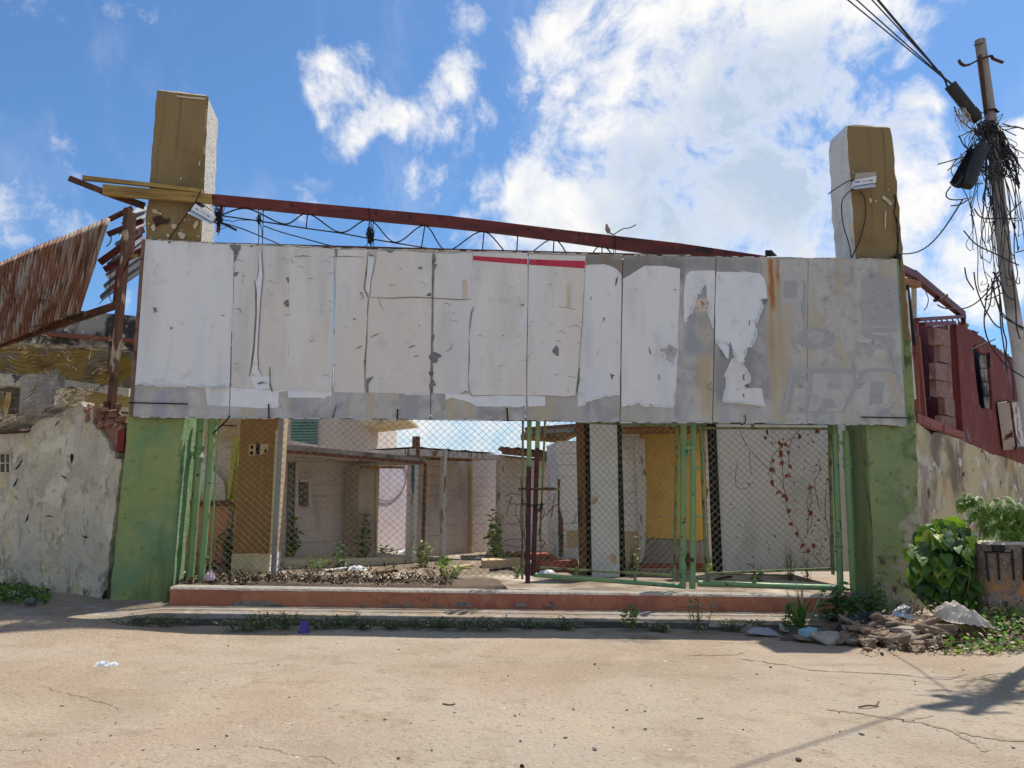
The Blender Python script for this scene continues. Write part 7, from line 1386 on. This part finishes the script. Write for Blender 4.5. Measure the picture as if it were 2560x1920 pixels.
# heart-leaved bush at the foot of the stained wall
bb = YP(px('J', 1580, 1220), 9.9); bb.z = roadz(bb.x) + .1
t = thing('leafy_bush', 'dense heart-leaved green bush beside the right pillar', 'bush', bb)
fo, st = MB(), MB(); rr = random.Random(31)
cen = YP(px('J', 1570, 860), 9.95)
for k in range(640):
    while True:
        x, y, z = rr.uniform(-1, 1), rr.uniform(-1, .6), rr.uniform(-1, 1)
        if (.55 if k < 430 else .12) < x * x + y * y + z * z < (1.05 if k < 430 else .6): break
    sk = .14 * (z > 0) * (x > 0)
    q = cen + Vector((x * .47 + .04 * N3((x * 3, y * 3, z * 3)), y * .38, z * .58 - (.15 if x > .45 and z > .3 else 0)))
    d = Vector((x * .5 + rr.gauss(0, .3), -.5 + rr.gauss(0, .3), -.75 + rr.gauss(0, .25))); n_ = Vector((x * .6 + rr.gauss(0, .35), -1 + y * .2, .75 + rr.gauss(0, .3)))
    mi = rr.choices([0, 1, 2, 3], [2.2 + 2 * (z > .2), 3.2, 2.5, .4 + 1.2 * (z > .6)])[0] if k < 430 else 2  # inner leaves dark, upper ones lighter: shading put into the leaf colours
    s_ = rr.uniform(.12, .185); leaf(fo, q, d, n_, s_, s_ * .92, 'heart', mi, .18, rr.uniform(.05, .3))
for k in range(14): st.tube(spline([bb + Vector((rr.gauss(0, .06), 0, 0)), cen + rv(rr, .15), cen + Vector((rr.uniform(-.4, .4), rr.uniform(-.2, .1), rr.uniform(.0, .5)))], 4), .006, 4)
fo.build('foliage', LV, t); st.build('stem', STEM, t)
# feathery acacia branches
ab = YP(px('J', 2360, 1180), 9.7); ab.z = roadz(ab.x)
t = thing('acacia_sapling', 'feathery acacia branches reaching in from the right edge', 'sapling', ab)
fo, st = MB(), MB(); rr = random.Random(17)
JY = lambda x, y, dy=0: YP(px('J', x, y), 9.55 + dy)
brs = [[(2420, 760), (2212, 590), (2080, 520), (1950, 470), (1800, 400), (1690, 300)], [(2420, 760), (2250, 560), (2100, 440), (1990, 360)], [(2212, 590), (2120, 590), (2000, 560), (1900, 540)], [(2420, 820), (2300, 640), (2150, 620), (2100, 650)], [(2400, 700), (2280, 480), (2200, 400), (2120, 360)], [(2080, 520), (1960, 520), (1860, 500)], [(1950, 470), (1850, 380), (1760, 370)]]
for pts in brs:
    P_ = spline([JY(*q, rr.uniform(-.05, .05)) for q in pts], 6); st.tube(P_, [.012 * (1 - .75 * i / len(P_)) for i in range(len(P_))], 5)
    for i in range(2, len(P_)):
        for sg in (1, -1):
            if rr.random() < .35: continue
            q = P_[i]; dr = (P_[i] - P_[i - 1]).normalized(); sd_ = Vector((dr.z * sg, rr.gauss(0, .3), -dr.x * sg)); dd = (dr * .7 + sd_ * .9 + Vector((0, 0, -.35))).normalized(); Lr = rr.uniform(.10, .20)
            R2_ = [q + dd * (Lr * f) - ZB * (.10 * Lr * f * f * 3) for f in [j / 9 for j in range(10)]]; st.tube(R2_, .002, 3)
            for j in range(1, 10):
                for s2 in (1, -1): leaf(fo, R2_[j], dd * .4 + dd.cross(Vector((0, -1, .5))).normalized() * s2, Vector((0, -.6, 1)), .055 * (1 - abs(j - 5) * .07), .022, 'lance', rr.choice([0, 1, 1, 0]), .1, .1)
fo.build('foliage', LV, t); st.build('stem', STEM, t)
# foreground weeds on the right
gp_ = lambda c, x, y, dz=.0: GR(px(c, x, y), dz)
weed('grass_tuft', 'tall green grass tuft with long seed stalks in front of the kerb end', 'grass', gp_('J', 272, 1405, .06), .42, .16, 46, .3, seed=40, grass=True, mats=[LV[1], LV[0], LV[2]])
weed('grass_stalk', 'thin bare seed stalks rising above the tall grass tuft', 'grass', gp_('J', 300, 1400, .06), .72, .26, 9, .3, seed=41, grass=True, mats=[LV[1], DRY[2]])
for k, (x, y, h_, lab) in enumerate([(560, 1330, .40, 'dark leafy weed at the right end of the kerb'), (700, 1345, .50, 'tall dark weed with thin stem between the kerb end and the pillar'), (870, 1330, .46, 'dark broad weed in front of the right pillar foot'), (980, 1290, .52, 'dense fine-leaved weed at the corner of the right pillar'), (165, 1390, .34, 'thin upright weed left of the tall grass tuft')]):
    weed('weed', lab, 'weed', gp_('J', x, y + 20, .08), h_, .22 if k < 4 else .06, 14 if k < 4 else 4, .10 if k != 3 else .05, seed=50 + k, mats=[LV[1], LV[2]], per=9)
mb = MB(); q = gp_('J', 690, 1345, .08); rr = random.Random(3); fc = YP(px('J', 690, 1133), q.y)
for k in range(6): leaf(mb, fc, Vector((math.cos(k * 1.05), -.4, math.sin(k * 1.05))), Vector((0, -1, 0)), .05, .035, 'round', 0)
tag(mb.build('flower', mat('pink_petals', (.62, .26, .42), grain=False)), 'single pink flower on the weeds at the kerb end', 'flower')
# gutter weeds below the step
k = 0
for (c, x, y, w_, h_) in [('U', 600, 140, .45, .13), ('U', 740, 140, .3, .11), ('U', 1040, 160, .30, .15), ('U', 1130, 150, .34, .19), ('U', 1220, 150, .34, .17), ('U', 1390, 150, .30, .17), ('U', 1480, 145, .34, .20), ('U', 1560, 150, .34, .16), ('U', 1690, 150, .3, .12), ('U', 1790, 150, .34, .14), ('U', 1900, 150, .3, .16), ('U', 2030, 155, .34, .14), ('U', 2140, 155, .34, .15), ('V', 80, 150, .34, .13), ('V', 230, 155, .34, .14), ('V', 640, 160, .25, .12), ('V', 940, 160, .25, .16), ('V', 1030, 150, .25, .14)]:
    weed('weed_clump', 'low straggling green weed clump rooted in the gutter below the kerb', 'weed', gp_(c, x, y, .03), h_ * R.uniform(.55, 1.0), w_ * R.uniform(.8, 1.3), 30, .032, R.choice(['round', 'lance']), seed=60 + k, group='weed clumps along the gutter', mats=[LV[1], LV[2], LV[2], DRY[2], DRY[0]], per=9, wl=.55, stem_r=.0025); k += 1  # leaf mix darkened to put the gutter's shade into the colour
weed('weed', 'bright upright weed on the step left of centre right', 'weed', gp_('V', 505, 150, .05), .32, .14, 12, .07, seed=90, mats=[LV[0], LV[1]], per=9)
weed('weed', 'tall thin grey-green weed in front of the kerb chips', 'weed', gp_('V', 800, 160, .05), .42, .22, 12, .05, seed=91, mats=[LV[1], LV[2], DRY[2]], per=9)
# ground cover on the rubble and at the left wall
def cover(name, c, rects, n, L, mats, seed, label, cat, kind_='round', hh=.10, dz=.02, zf=None):
    mb = MB(); rr = random.Random(seed)
    for _ in range(n):
        x0, x1, y0, y1 = rr.choice(rects); q = gp_(c, rr.uniform(x0, x1), rr.uniform(y0, y1), dz)
        if zf: q.z = zf(q.x, q.y)
        q.z += rr.uniform(0, hh); leaf(mb, q, rv(rr) + Vector((0, 0, .2)), Vector((rr.gauss(0, .5), rr.gauss(0, .5) - .3, 1)), L * rr.uniform(.5, 1.2), L * .6 * rr.uniform(.6, 1.2), kind_, rr.randrange(len(mats)), .2, .3)
    return tag(mb.build(name, mats), label, cat, kind='stuff')
def moundz(x, y):
    c_ = mound_c; return roadz(x) + .02 + .27 * math.exp(-((x - c_.x) / 1.25) ** 2 - ((y - c_.y) / .50) ** 2) + .18 * math.exp(-((x - c_.x - 1.3) / .9) ** 2 - ((y - c_.y - .3) / .7) ** 2) + .03 * N3((x * 4, y * 4, 1)) - .03
mound_c = gp_('J', 1300, 1500)
mb = MB(); rows = [[Vector((mound_c.x - 2.6 + .1 * i, mound_c.y - 1.3 + .1 * j, 0)) for i in range(62)] for j in range(30)]
for r_ in rows:
    for q in r_: q.z = moundz(q.x, q.y) + .02 * N3((q.x * 11, q.y * 11, 3)) - .025
mb.grid(rows); tag(mb.build('rubble_mound', M['dirt']), 'mound of dark soil under the rubble at the right', 'rubble', kind='stuff')
cover('ground_cover', 'J', [(1500, 2300, 1400, 1640), (1750, 2300, 1220, 1420), (1950, 2300, 1330, 1560)], 1700, .06, [LV[1], LV[2], LV[0], LV[0], DRY[2]], 5, 'mixed green creepers and dry straw over the rubble at the right edge', 'ground cover', zf=moundz)
cover('dry_litter', 'J', [(820, 1600, 1480, 1640), (1300, 2200, 1420, 1640)], 420, .06, [DRY[0], DRY[2], DRY[1]], 6, 'dry twigs, straw and leaf scraps strewn over the rubble heap', 'litter', 'blade', zf=moundz)
def onleft(c, x, y):
    p = px(c, x, y); q = GR(p, .1)
    for _ in range(6): q = GZ(p, leftz(q.x, q.y))
    return q
mb = MB(); rr = random.Random(7)
for _ in range(1500):
    x0, x1, y0, y1 = rr.choice([(-60, 430, 1310, 1420), (-60, 140, 1215, 1330), (-60, 340, 1250, 1400), (-60, 480, 1290, 1330)]); q = onleft('C', rr.uniform(x0, x1), rr.uniform(y0, y1)); q.z += rr.uniform(0, .10)
    leaf(mb, q, rv(rr) + Vector((0, 0, .2)), Vector((rr.gauss(0, .5), rr.gauss(0, .5) - .3, 1)), .05 * rr.uniform(.5, 1.2), .03 * rr.uniform(.6, 1.2), 'round', rr.randrange(3), .2, .3)
tag(mb.build('ground_cover', [LV[1], LV[2], LV[0]]), 'dark green creeping weeds at the foot of the left wall', 'ground cover', kind='stuff')
mb = MB(); rr = random.Random(77)
for _ in range(1900):
    x = rr.uniform(425, 1130); y = 1464 + (rr.gauss(-6, 8) if rr.random() < .72 else -rr.uniform(0, 48)); q = yardpt('p', x, min(1470, y)); q.z += rr.uniform(.03, .075)
    leaf(mb, q, rv(rr) + Vector((0, -.3, .1)), rv(rr) + Vector((0, -.4, 1)), rr.uniform(.04, .10), rr.uniform(.014, .035), rr.choice(['lance', 'blade', 'round']), rr.choice([0, 1, 1, 1, 1, 1, 0, 2]), .5, rr.uniform(.2, .9))
tag(mb.build('dead_leaves', DRY), 'bank of dark curled dead leaves behind the kerb under the left leaf', 'dead leaves', kind='stuff')

# ------------------------------------------------------------------ rubble, bags and litter
M['stone'] = mat('grey_brown_rubble', (.225, .165, .115), [dict(c=(.17, .115, .08), s=3, lo=.45, hi=.66), dict(c=(.36, .30, .235), s=8, lo=.55, hi=.7), dict(c=(.10, .08, .06), s=16, lo=.64, hi=.72)], bump=(22, .9), rough=.95)
M['stonelight'] = mat('pale_concrete_lump', (.36, .315, .255), [dict(c=(.22, .18, .14), s=5, lo=.45, hi=.66), dict(c=(.46, .42, .36), s=9, lo=.55, hi=.7)], bump=(22, .8), rough=.95)
def rock(name, label, cat, c, sx_, sy_, sz_, rot, m, seed, group=None, tilt=0):
    rr = random.Random(seed); bm = bmesh.new()
    for _ in range(15):
        v = Vector((rr.uniform(-1, 1), rr.uniform(-1, 1), rr.uniform(-1, 1))); v = Vector([math.copysign(abs(q) ** .5, q) for q in v]); bm.verts.new((v.x * sx_, v.y * sy_, v.z * sz_))
    bmesh.ops.convex_hull(bm, input=bm.verts); 
    for v in [v for v in bm.verts if not v.link_faces]: bm.verts.remove(v)
    bmesh.ops.bevel(bm, geom=list(bm.edges), offset=min(sx_, sy_, sz_) * .12, segments=1, affect='EDGES')
    bmesh.ops.rotate(bm, verts=bm.verts, cent=(0, 0, 0), matrix=Matrix.Rotation(tilt, 3, 'Y') @ Matrix.Rotation(rot, 3, 'Z'))
    me = bpy.data.meshes.new(name); bm.to_mesh(me); bm.free(); me.materials.append(m)
    o = bpy.data.objects.new(name, me); COL.objects.link(o); o.location = c; return tag(o, label, cat, group)
def onm(c, x, y):
    r = ray(px(c, x, y)); t_ = 5.0
    while t_ < 14:
        q = CAM + r * t_
        if q.z <= moundz(q.x, q.y): break
        t_ += .012
    q.z = moundz(q.x, q.y); return q
for k, (c, x, y, a_, b_, h_, rt, m, lab) in enumerate([
    ('J', 505, 1535, .17, .12, .085, .4, 'stonelight', 'pale grey concrete lump at the left tip of the rubble heap'), ('J', 300, 1520, .10, .07, .03, .2, 'stone', 'flat grey slab lying on the road left of the pale lump'),
    ('J', 1195, 1500, .19, .13, .085, .2, 'stonelight', 'rounded pale block in the middle of the rubble heap'), ('J', 1060, 1400, .24, .12, .06, .3, 'stone', 'long brown clod on top of the rubble heap'), ('J', 1385, 1440, .30, .10, .06, -.45, 'stone', 'long brown slab slanting right in the rubble heap'),
    ('J', 760, 1480, .30, .06, .045, .5, 'stone', 'dark grey plank-like slab at the left of the rubble heap'), ('J', 980, 1510, .15, .10, .07, .9, 'stone', 'brown lump below the long clod'), ('J', 1250, 1580, .2, .12, .05, -.3, 'stone', 'low brown slab at the front of the rubble heap'), ('J', 1430, 1560, .16, .1, .05, .2, 'stone', 'flat brown stone right of the front slab'),
    ('J', 860, 1560, .10, .08, .05, .2, 'stone', 'small brown stone at the rubble edge with a pale rim'), ('J', 150, 1430, .09, .06, .05, .7, 'stonelight', 'small pale stone by the tall grass tuft'), ('J', 1590, 1420, .14, .08, .03, .2, 'stone', 'thin flat slab beside the plastic bag'),
    ('W', 1280, 375, .12, .07, .05, .1, 'stonelight', 'beige stone in the gutter left of the grass tuft'), ('W', 1080, 360, .14, .07, .035, .0, 'stonelight', 'flat beige stone in the gutter below the kerb chips'), ('J', 555, 1300, .12, .1, .12, .3, 'stone', 'dark upright rock at the right end of the kerb'), ('V', 2075, 185, .10, .08, .012, .1, 'stonelight', 'thin white disc-like shard on the creepers')]):
    q = onm(c, x, y); rock('rubble_stone', lab, 'stone', q + ZB * h_ * .45, a_, b_, h_, rt, M[m], 300 + k, tilt=R.uniform(-.15, .15))
rr = random.Random(61)
for k in range(24):
    x = rr.uniform(680, 1580); y = rr.uniform(1390, 1575); q = onm('J', x, y); L_ = rr.uniform(.13, .32)
    rock('rubble_stone', 'flat broken brown slab lying among others in the rubble heap', 'slab', q + ZB * rr.uniform(.0, .08), L_, L_ * rr.uniform(.35, .6), rr.uniform(.03, .065), rr.uniform(-.8, .8), M['stone'], 700 + k, 'flat slabs of the rubble heap', tilt=rr.uniform(-.55, .55))
rr = random.Random(50)
for k in range(46):
    x, y = rr.choice([(rr.uniform(620, 1600), rr.uniform(1420, 1620)), (rr.uniform(560, 1100), rr.uniform(1440, 1570))]); q = onm('J', x, y); s_ = rr.uniform(.025, .075)
    rock('rubble_chip', 'small brown broken chip lying in the rubble heap', 'stone', q + ZB * s_ * .3, s_ * 1.3, s_, s_ * .6, rr.uniform(0, 3), M['stone'] if rr.random() < .75 else M['stonelight'], 400 + k, 'small chips of the rubble heap')
# crumpled sheets and bags
def crumple(name, label, cat, c, ax, ay, h_, m, seed, n=14, amp=.35, peak=0.0, fold=1.0):
    mb = MB(); rows = []
    for j in range(n + 1):
        row = []
        for i in range(n + 1):
            x, y = i / n * 2 - 1, j / n * 2 - 1; e = max(0, 1 - (x * x + y * y)) ** .5 * (1 + peak * x) ; e = e * (.75 + .5 * abs(N3((x * 1.7, y * 1.7, seed + 20))))
            q = Vector(c) + Vector(ax) * (x + .12 * N3((x * 3, y * 3, seed))) + Vector(ay) * (y + .12 * N3((x * 3, y * 3, seed + 5))) + ZB * (h_ * e * (1 + amp * N3((x * 2.2, y * 2.2, seed + 9))) + h_ * .22 * abs(N3((x * 6, y * 6, seed + 2))) + fold * h_ * .38 * e * (.6 - 2 * abs(N3((x * 2.6, y * 2.6, seed + 31)))) + fold * h_ * .2 * e * (.5 - 2 * abs(N3((x * 5.5, y * 5.5, seed + 41)))))
            row.append(q)
        rows.append(row)
    mb.grid(rows, 0, False); return tag(mb.build(name, m), label, cat)
M['plasticbag'] = mat('milky_plastic_film', (.56, .51, .43), [dict(c=(.5, .45, .36), s=4, lo=.5, hi=.7)], rough=.35, spec=.5, translucent=((1, 1, .95), .35), bump=(9, .5), grain=False)
M['blacksheet'] = mat('black_plastic_sheet', (.015, .016, .018), [dict(c=(.07, .075, .08), s=6, lo=.55, hi=.7)], rough=.6, spec=.3, grain=False)
M['greybag'] = mat('grey_plastic_bag', (.34, .34, .35), rough=.45, spec=.5, translucent=((1, 1, 1), .25), grain=False)
q = onm('J', 1690, 1385); crumple('plastic_bag', 'large milky white plastic bag crumpled on the rubble under the bush', 'plastic bag', q + ZB * .02, (.32, .05, -.05), (-.05, .18, .02), .165, M['plasticbag'], 3, 22, .9, peak=-.5, fold=.4)
q = onm('J', 800, 1400); crumple('black_sheet', 'torn black plastic sheet draped over the left end of the rubble', 'plastic sheet', q, (.27, .05, .09), (-.05, .14, .0), .11, M['blacksheet'], 8)
q = onm('J', 660, 1470); crumple('black_sheet', 'folded grey-black plastic scrap at the foot of the torn sheet', 'plastic sheet', q, (.09, .0, .03), (0, .08, .02), .13, M['blacksheet'], 9, 8)
q = onm('J', 1130, 1300); crumple('plastic_bottle', 'crushed clear grey plastic bottle leaning on the pillar foot', 'bottle', q, (.10, .02, .09), (-.03, .05, .0), .07, M['greybag'], 12, 8)
q = onm('W', 1405, 400); crumple('plastic_bag', 'flattened dirty white bag in the gutter below the grass tuft', 'plastic bag', q, (.19, .02, -.02), (0, .09, .0), .06, M['greybag'], 15, 14)
q = onm('W', 1715, 435); mb = MB(); mb.box(q + ZB * .07, (.075, .02, .01), (-.02, .05, .0), (0, .0, .035)); tag(mb.build('carton', mat('pale_blue_carton', (.22, .38, .46), [dict(c=(.6, .6, .58), s=9, lo=.55, hi=.6)], rough=.6)), 'small pale blue carton beside the pale concrete lump', 'carton')
q = onm('J', 1180, 1385); mb = MB(); mb.box(q + ZB * .09, (.07, .02, -.02), (-.02, .05, .0), (.01, .0, .02)); tag(mb.build('carton', mat('crushed_blue_packet', (.25, .34, .50), [dict(c=(.6, .6, .6), s=12, lo=.5, hi=.6)], rough=.5)), 'crushed blue and white packet on top of the rubble heap', 'carton')
mb = MB(); rr = random.Random(6)
for k in range(30):
    x, y = rr.uniform(820, 1900), rr.uniform(1380, 1620); q = onm('J', x, y) + ZB * rr.uniform(.03, .1); e = q + Vector((rr.gauss(0, .22), rr.gauss(0, .1), rr.uniform(-.03, .12))); mb.tube(spline([q, q.lerp(e, .5) + rv(rr, .02), e], 3), rr.uniform(.003, .007), 4)
for pts in [[(1210, 1345), (1250, 1280), (1300, 1215)], [(1310, 1330), (1330, 1290), (1325, 1250)], [(1460, 1390), (1580, 1370), (1720, 1325)]]:
    mb.tube(spline([onm('J', *pts[0]) + ZB * .05] + [YP(px('J', *p), onm('J', *pts[0]).y) for p in pts[1:]], 4), .008, 5)
tag(mb.build('dry_twigs', TWIG), 'dry twigs and sticks poking out of the rubble heap', 'twigs', kind='stuff')
# litter on the road
c_ = gp_('U', 1313, 176)
t = thing('plastic_cup', 'purple plastic cup upside down in the gutter', 'cup', c_)
M['purple'] = mat('purple_plastic', (.055, .022, .21), rough=.35, spec=.5, grain=False)
mb = MB(); mb.tube([c_, c_ + ZB * .025, c_ + ZB * .03, c_ + ZB * .11, c_ + ZB * .118], [.062, .061, .056, .047, .040], 18); mb.build('body', M['purple'], t)
mb = MB(); mb.tube([c_ + Vector((-.02, -.060, .055)) + Vector((math.cos(x) * .017, .008 * abs(math.cos(x)), math.sin(x) * .028)) for x in [i * math.pi / 6 for i in range(13)]], .003, 4); mb.build('ring_mark', mat('lilac_print', (.30, .26, .5), grain=False), t)
q = gp_('U', 442, 318); crumple('paper_scrap', 'crumpled white paper scrap on the road at the left', 'paper', q, (.062, .01, 0), (0, .035, 0), .035, M['paper_cool'], 20, 9, .8)
q = gp_('U', 490, 316); crumple('paper_scrap', 'smaller crumpled white scrap touching the right of the larger one', 'paper', q, (.032, .01, 0), (0, .025, 0), .024, M['paper_cool'], 21, 7, .8)
M['pebble'] = mat('dark_pebble', (.045, .032, .026), rough=.9)
k = 0
for (c, x, y, s_) in [('V', 358, 314, .026), ('V', 600, 408, .022), ('V', 1118, 327, .028), ('V', 1058, 357, .02), ('V', 1950, 340, .024), ('V', 1740, 387, .016), ('V', 1742, 400, .018), ('V', 12, 537, .022), ('V', 32, 530, .014), ('V', 437, 587, .015), ('V', 185, 660, .015), ('V', 1240, 732, .042), ('V', 45, 755, .03), ('V', 1000, 596, .016), ('V', 1690, 555, .02), ('V', 1413, 523, .014), ('V', 1417, 603, .014), ('U', 1203, 318, .02), ('U', 1723, 250, .02), ('U', 500, 568, .018), ('U', 478, 625, .018), ('U', 980, 624, .02), ('U', 1250, 456, .015), ('U', 855, 683, .02), ('U', 2195, 363, .02), ('U', 1865, 685, .015), ('U', 1962, 523, .014), ('U', 930, 667, .014), ('U', 1720, 720, .02), ('U', 985, 235, .022), ('U', 1775, 568, .014), ('U', 2068, 342, .012)]:
    q = gp_(c, x, y); s_ *= .44; rock('pebble', 'small dark pebble lying on the sunlit road', 'pebble', q + ZB * s_ * .4, s_, s_ * .8, s_ * .65, k, M['pebble'], 500 + k, 'dark pebbles on the road'); k += 1
for (c, x, y, s_) in [('V', 232, 627, .026), ('V', 358, 677, .03), ('V', 812, 547, .034), ('V', 1512, 614, .036), ('V', 573, 592, .022), ('V', 577, 515, .02), ('V', 267, 507, .02), ('V', 497, 511, .016), ('V', 37, 643, .018), ('V', 1395, 470, .022), ('V', 1280, 382, .022), ('U', 1424, 502, .022), ('U', 1664, 551, .018), ('U', 270, 492, .03), ('U', 620, 686, .016), ('V', 2165, 673, .02), ('U', 180, 640, .014), ('U', 990, 210, .014)]:
    q = gp_(c, x, y); s_ *= .75; rock('pale_chip', 'flat pale stone chip lying on the sunlit road', 'stone chip', q + ZB * .004, s_, s_ * .55, .007, k * 1.3, M['stonelight'], 600 + k, 'pale chips on the road'); k += 1
mb = MB(); mb.tube(spline([gp_('V', 1498, 503) + ZB * .01, gp_('V', 1540, 502) + ZB * .02, gp_('V', 1572, 500) + ZB * .015, gp_('V', 1586, 492) + ZB * .03], 4), .007, 5); tag(mb.build('twig', TWIG), 'single thin twig lying on the road at the right', 'twig')
mb = MB(); mb.tube(spline([gp_('U', 1912, 487) + ZB * .008, gp_('U', 1940, 492) + ZB * .008, gp_('U', 1966, 488) + ZB * .008], 4), .005, 5); tag(mb.build('twig', TWIG), 'short dark twig lying on the road near the middle', 'twig')
# repaired cracks: dark sealed lines on the road
M['seal'] = mat('dark_crack_seal', (.235, .18, .12), [dict(c=(.32, .25, .17), s=14, lo=.45, hi=.65), dict(c=(.12, .095, .07), s=8, lo=.55, hi=.7)], rough=.9)
def crackline(c, pts, w_, seed=0):
    mb = MB(); P_ = spline([gp_(c, *q) for q in pts], 8); rr = random.Random(seed); L_, R_ = [], []
    P_ = [q + Vector((rr.gauss(0, .006), rr.gauss(0, .012), 0)) for q in P_]
    n = len(P_)
    for i, q in enumerate(P_):
        d = (P_[min(i + 1, n - 1)] - P_[max(0, i - 1)]); s_ = Vector((-d.y, d.x, 0)).normalized(); e = w_ * rr.uniform(.15, .95) * (.3 if i in (0, n - 1) else 1)
        for A_, sg in ((L_, 1), (R_, -1)):
            v = q + s_ * e * sg * rr.uniform(.7, 1.2); v.z = rz(v.x, v.y) + .004; A_.append(v)
    mb.grid([L_, R_], 0, False); return mb
mb = MB()
for c, pts, w_ in [('V', [(755, 273), (850, 271), (930, 272), (1003, 264)], .018), ('V', [(985, 288), (1100, 305), (1200, 318), (1300, 338), (1420, 345), (1560, 352), (1700, 360), (1870, 378), (1960, 352)], .022), ('V', [(1360, 508), (1480, 520), (1590, 540), (1700, 552), (1800, 575), (1900, 600), (1990, 620), (2100, 635), (2260, 650)], .030), ('V', [(1690, 560), (1750, 545), (1820, 538)], .022), ('V', [(1900, 600), (1960, 635), (2010, 660), (2048, 690)], .030), ('U', [(180, 400), (250, 430), (350, 455), (440, 480), (530, 510)], .007), ('U', [(0, 684), (100, 684), (210, 688)], .006), ('U', [(1060, 660), (1180, 680), (1260, 700), (1400, 715), (1480, 755)], .006)]:
    m2 = crackline(c, pts, w_, len(mb.v)); mb.add(m2.v, m2.f)
mb.build('road_cracks', M['seal'], kind='structure')
# odds and ends at the far left
q = onleft('C', 180, 1300) + ZB * .05; crumple('red_bag', 'crumpled bright red bag on the weeds at the left wall', 'bag', q, (.07, .0, .02), (0, .06, 0), .10, mat('red_plastic', (.50, .02, .04), rough=.4, spec=.5, grain=False), 30, 8)
for (x, y, lab) in [(20, 1290, 'crumpled white bag at the far left among the weeds'), (120, 1362, 'small white paper ball in front of the red bag')]:
    q = onleft('C', x, y) + ZB * .03; crumple('white_scrap', lab, 'litter', q, (.07, 0, 0), (0, .06, 0), .05, M['paper_blue'], 31 + x, 7)
a, c_ = onleft('C', 225, 1425) + ZB * .04, onleft('C', 300, 1428) + ZB * .04
mb = MB(); mb.tube([a, c_], .042, 14); tag(mb.build('tin_can', mat('dull_dark_tin', (.09, .10, .08), [dict(c=(.2, .19, .15), s=8, lo=.5, hi=.7)], rough=.5)), 'dull dark tin can lying at the left edge of the pavement', 'can')
q = GP('C', 1812, 1180, .35); crumple('pink_bag', 'crumpled pale pink bag at the foot of the left gate stile', 'bag', q - ZB * .03, (.07, 0, .0), (0, .05, .02), .09, mat('pale_pink_plastic', (.60, .44, .46), rough=.5, grain=False), 37, 8)
for (c, x, y, lab, s_) in [('E', 1420, 1400, 'white crumpled bag lying behind the dead leaves', .16), ('E', 1850, 1262, 'white rag at the foot of the sunlit pink wall', .22), ('F', 1130, 1425, 'pale crumpled scraps behind the middle leaf foot pipe', .14), ('F', 1080, 1170, 'pale green plastic bag beside the peeling white building', .14), ('F', 550, 1302, 'small white scraps on the slab before the stalls', .1)]:
    q = yardpt(c, x, y); crumple('yard_litter', lab, 'litter', q, (s_, .02, 0), (0, s_ * .6, 0), s_ * .4, M['paper_cool'] if 'green' not in lab else mat('pale_green_plastic', (.36, .45, .36), rough=.5, grain=False), int(x), 8)
q = gp_('V', 205, 160); mb = MB(); mb.tube([q + Vector((math.cos(i * .7) * .06, math.sin(i * .7) * .035, .03)) for i in range(10)], .008, 5); mb.tube([q + Vector((-.05, 0, .03)), q + Vector((.05, .0, .035))], .006, 5); tag(mb.build('plastic_ring', mat('blue_grey_plastic', (.16, .26, .31), rough=.5, grain=False)), 'small blue-grey plastic ring in the gutter', 'litter')
# tidy
for o in bpy.data.objects:
    if 'wloc' in o: del o['wloc']
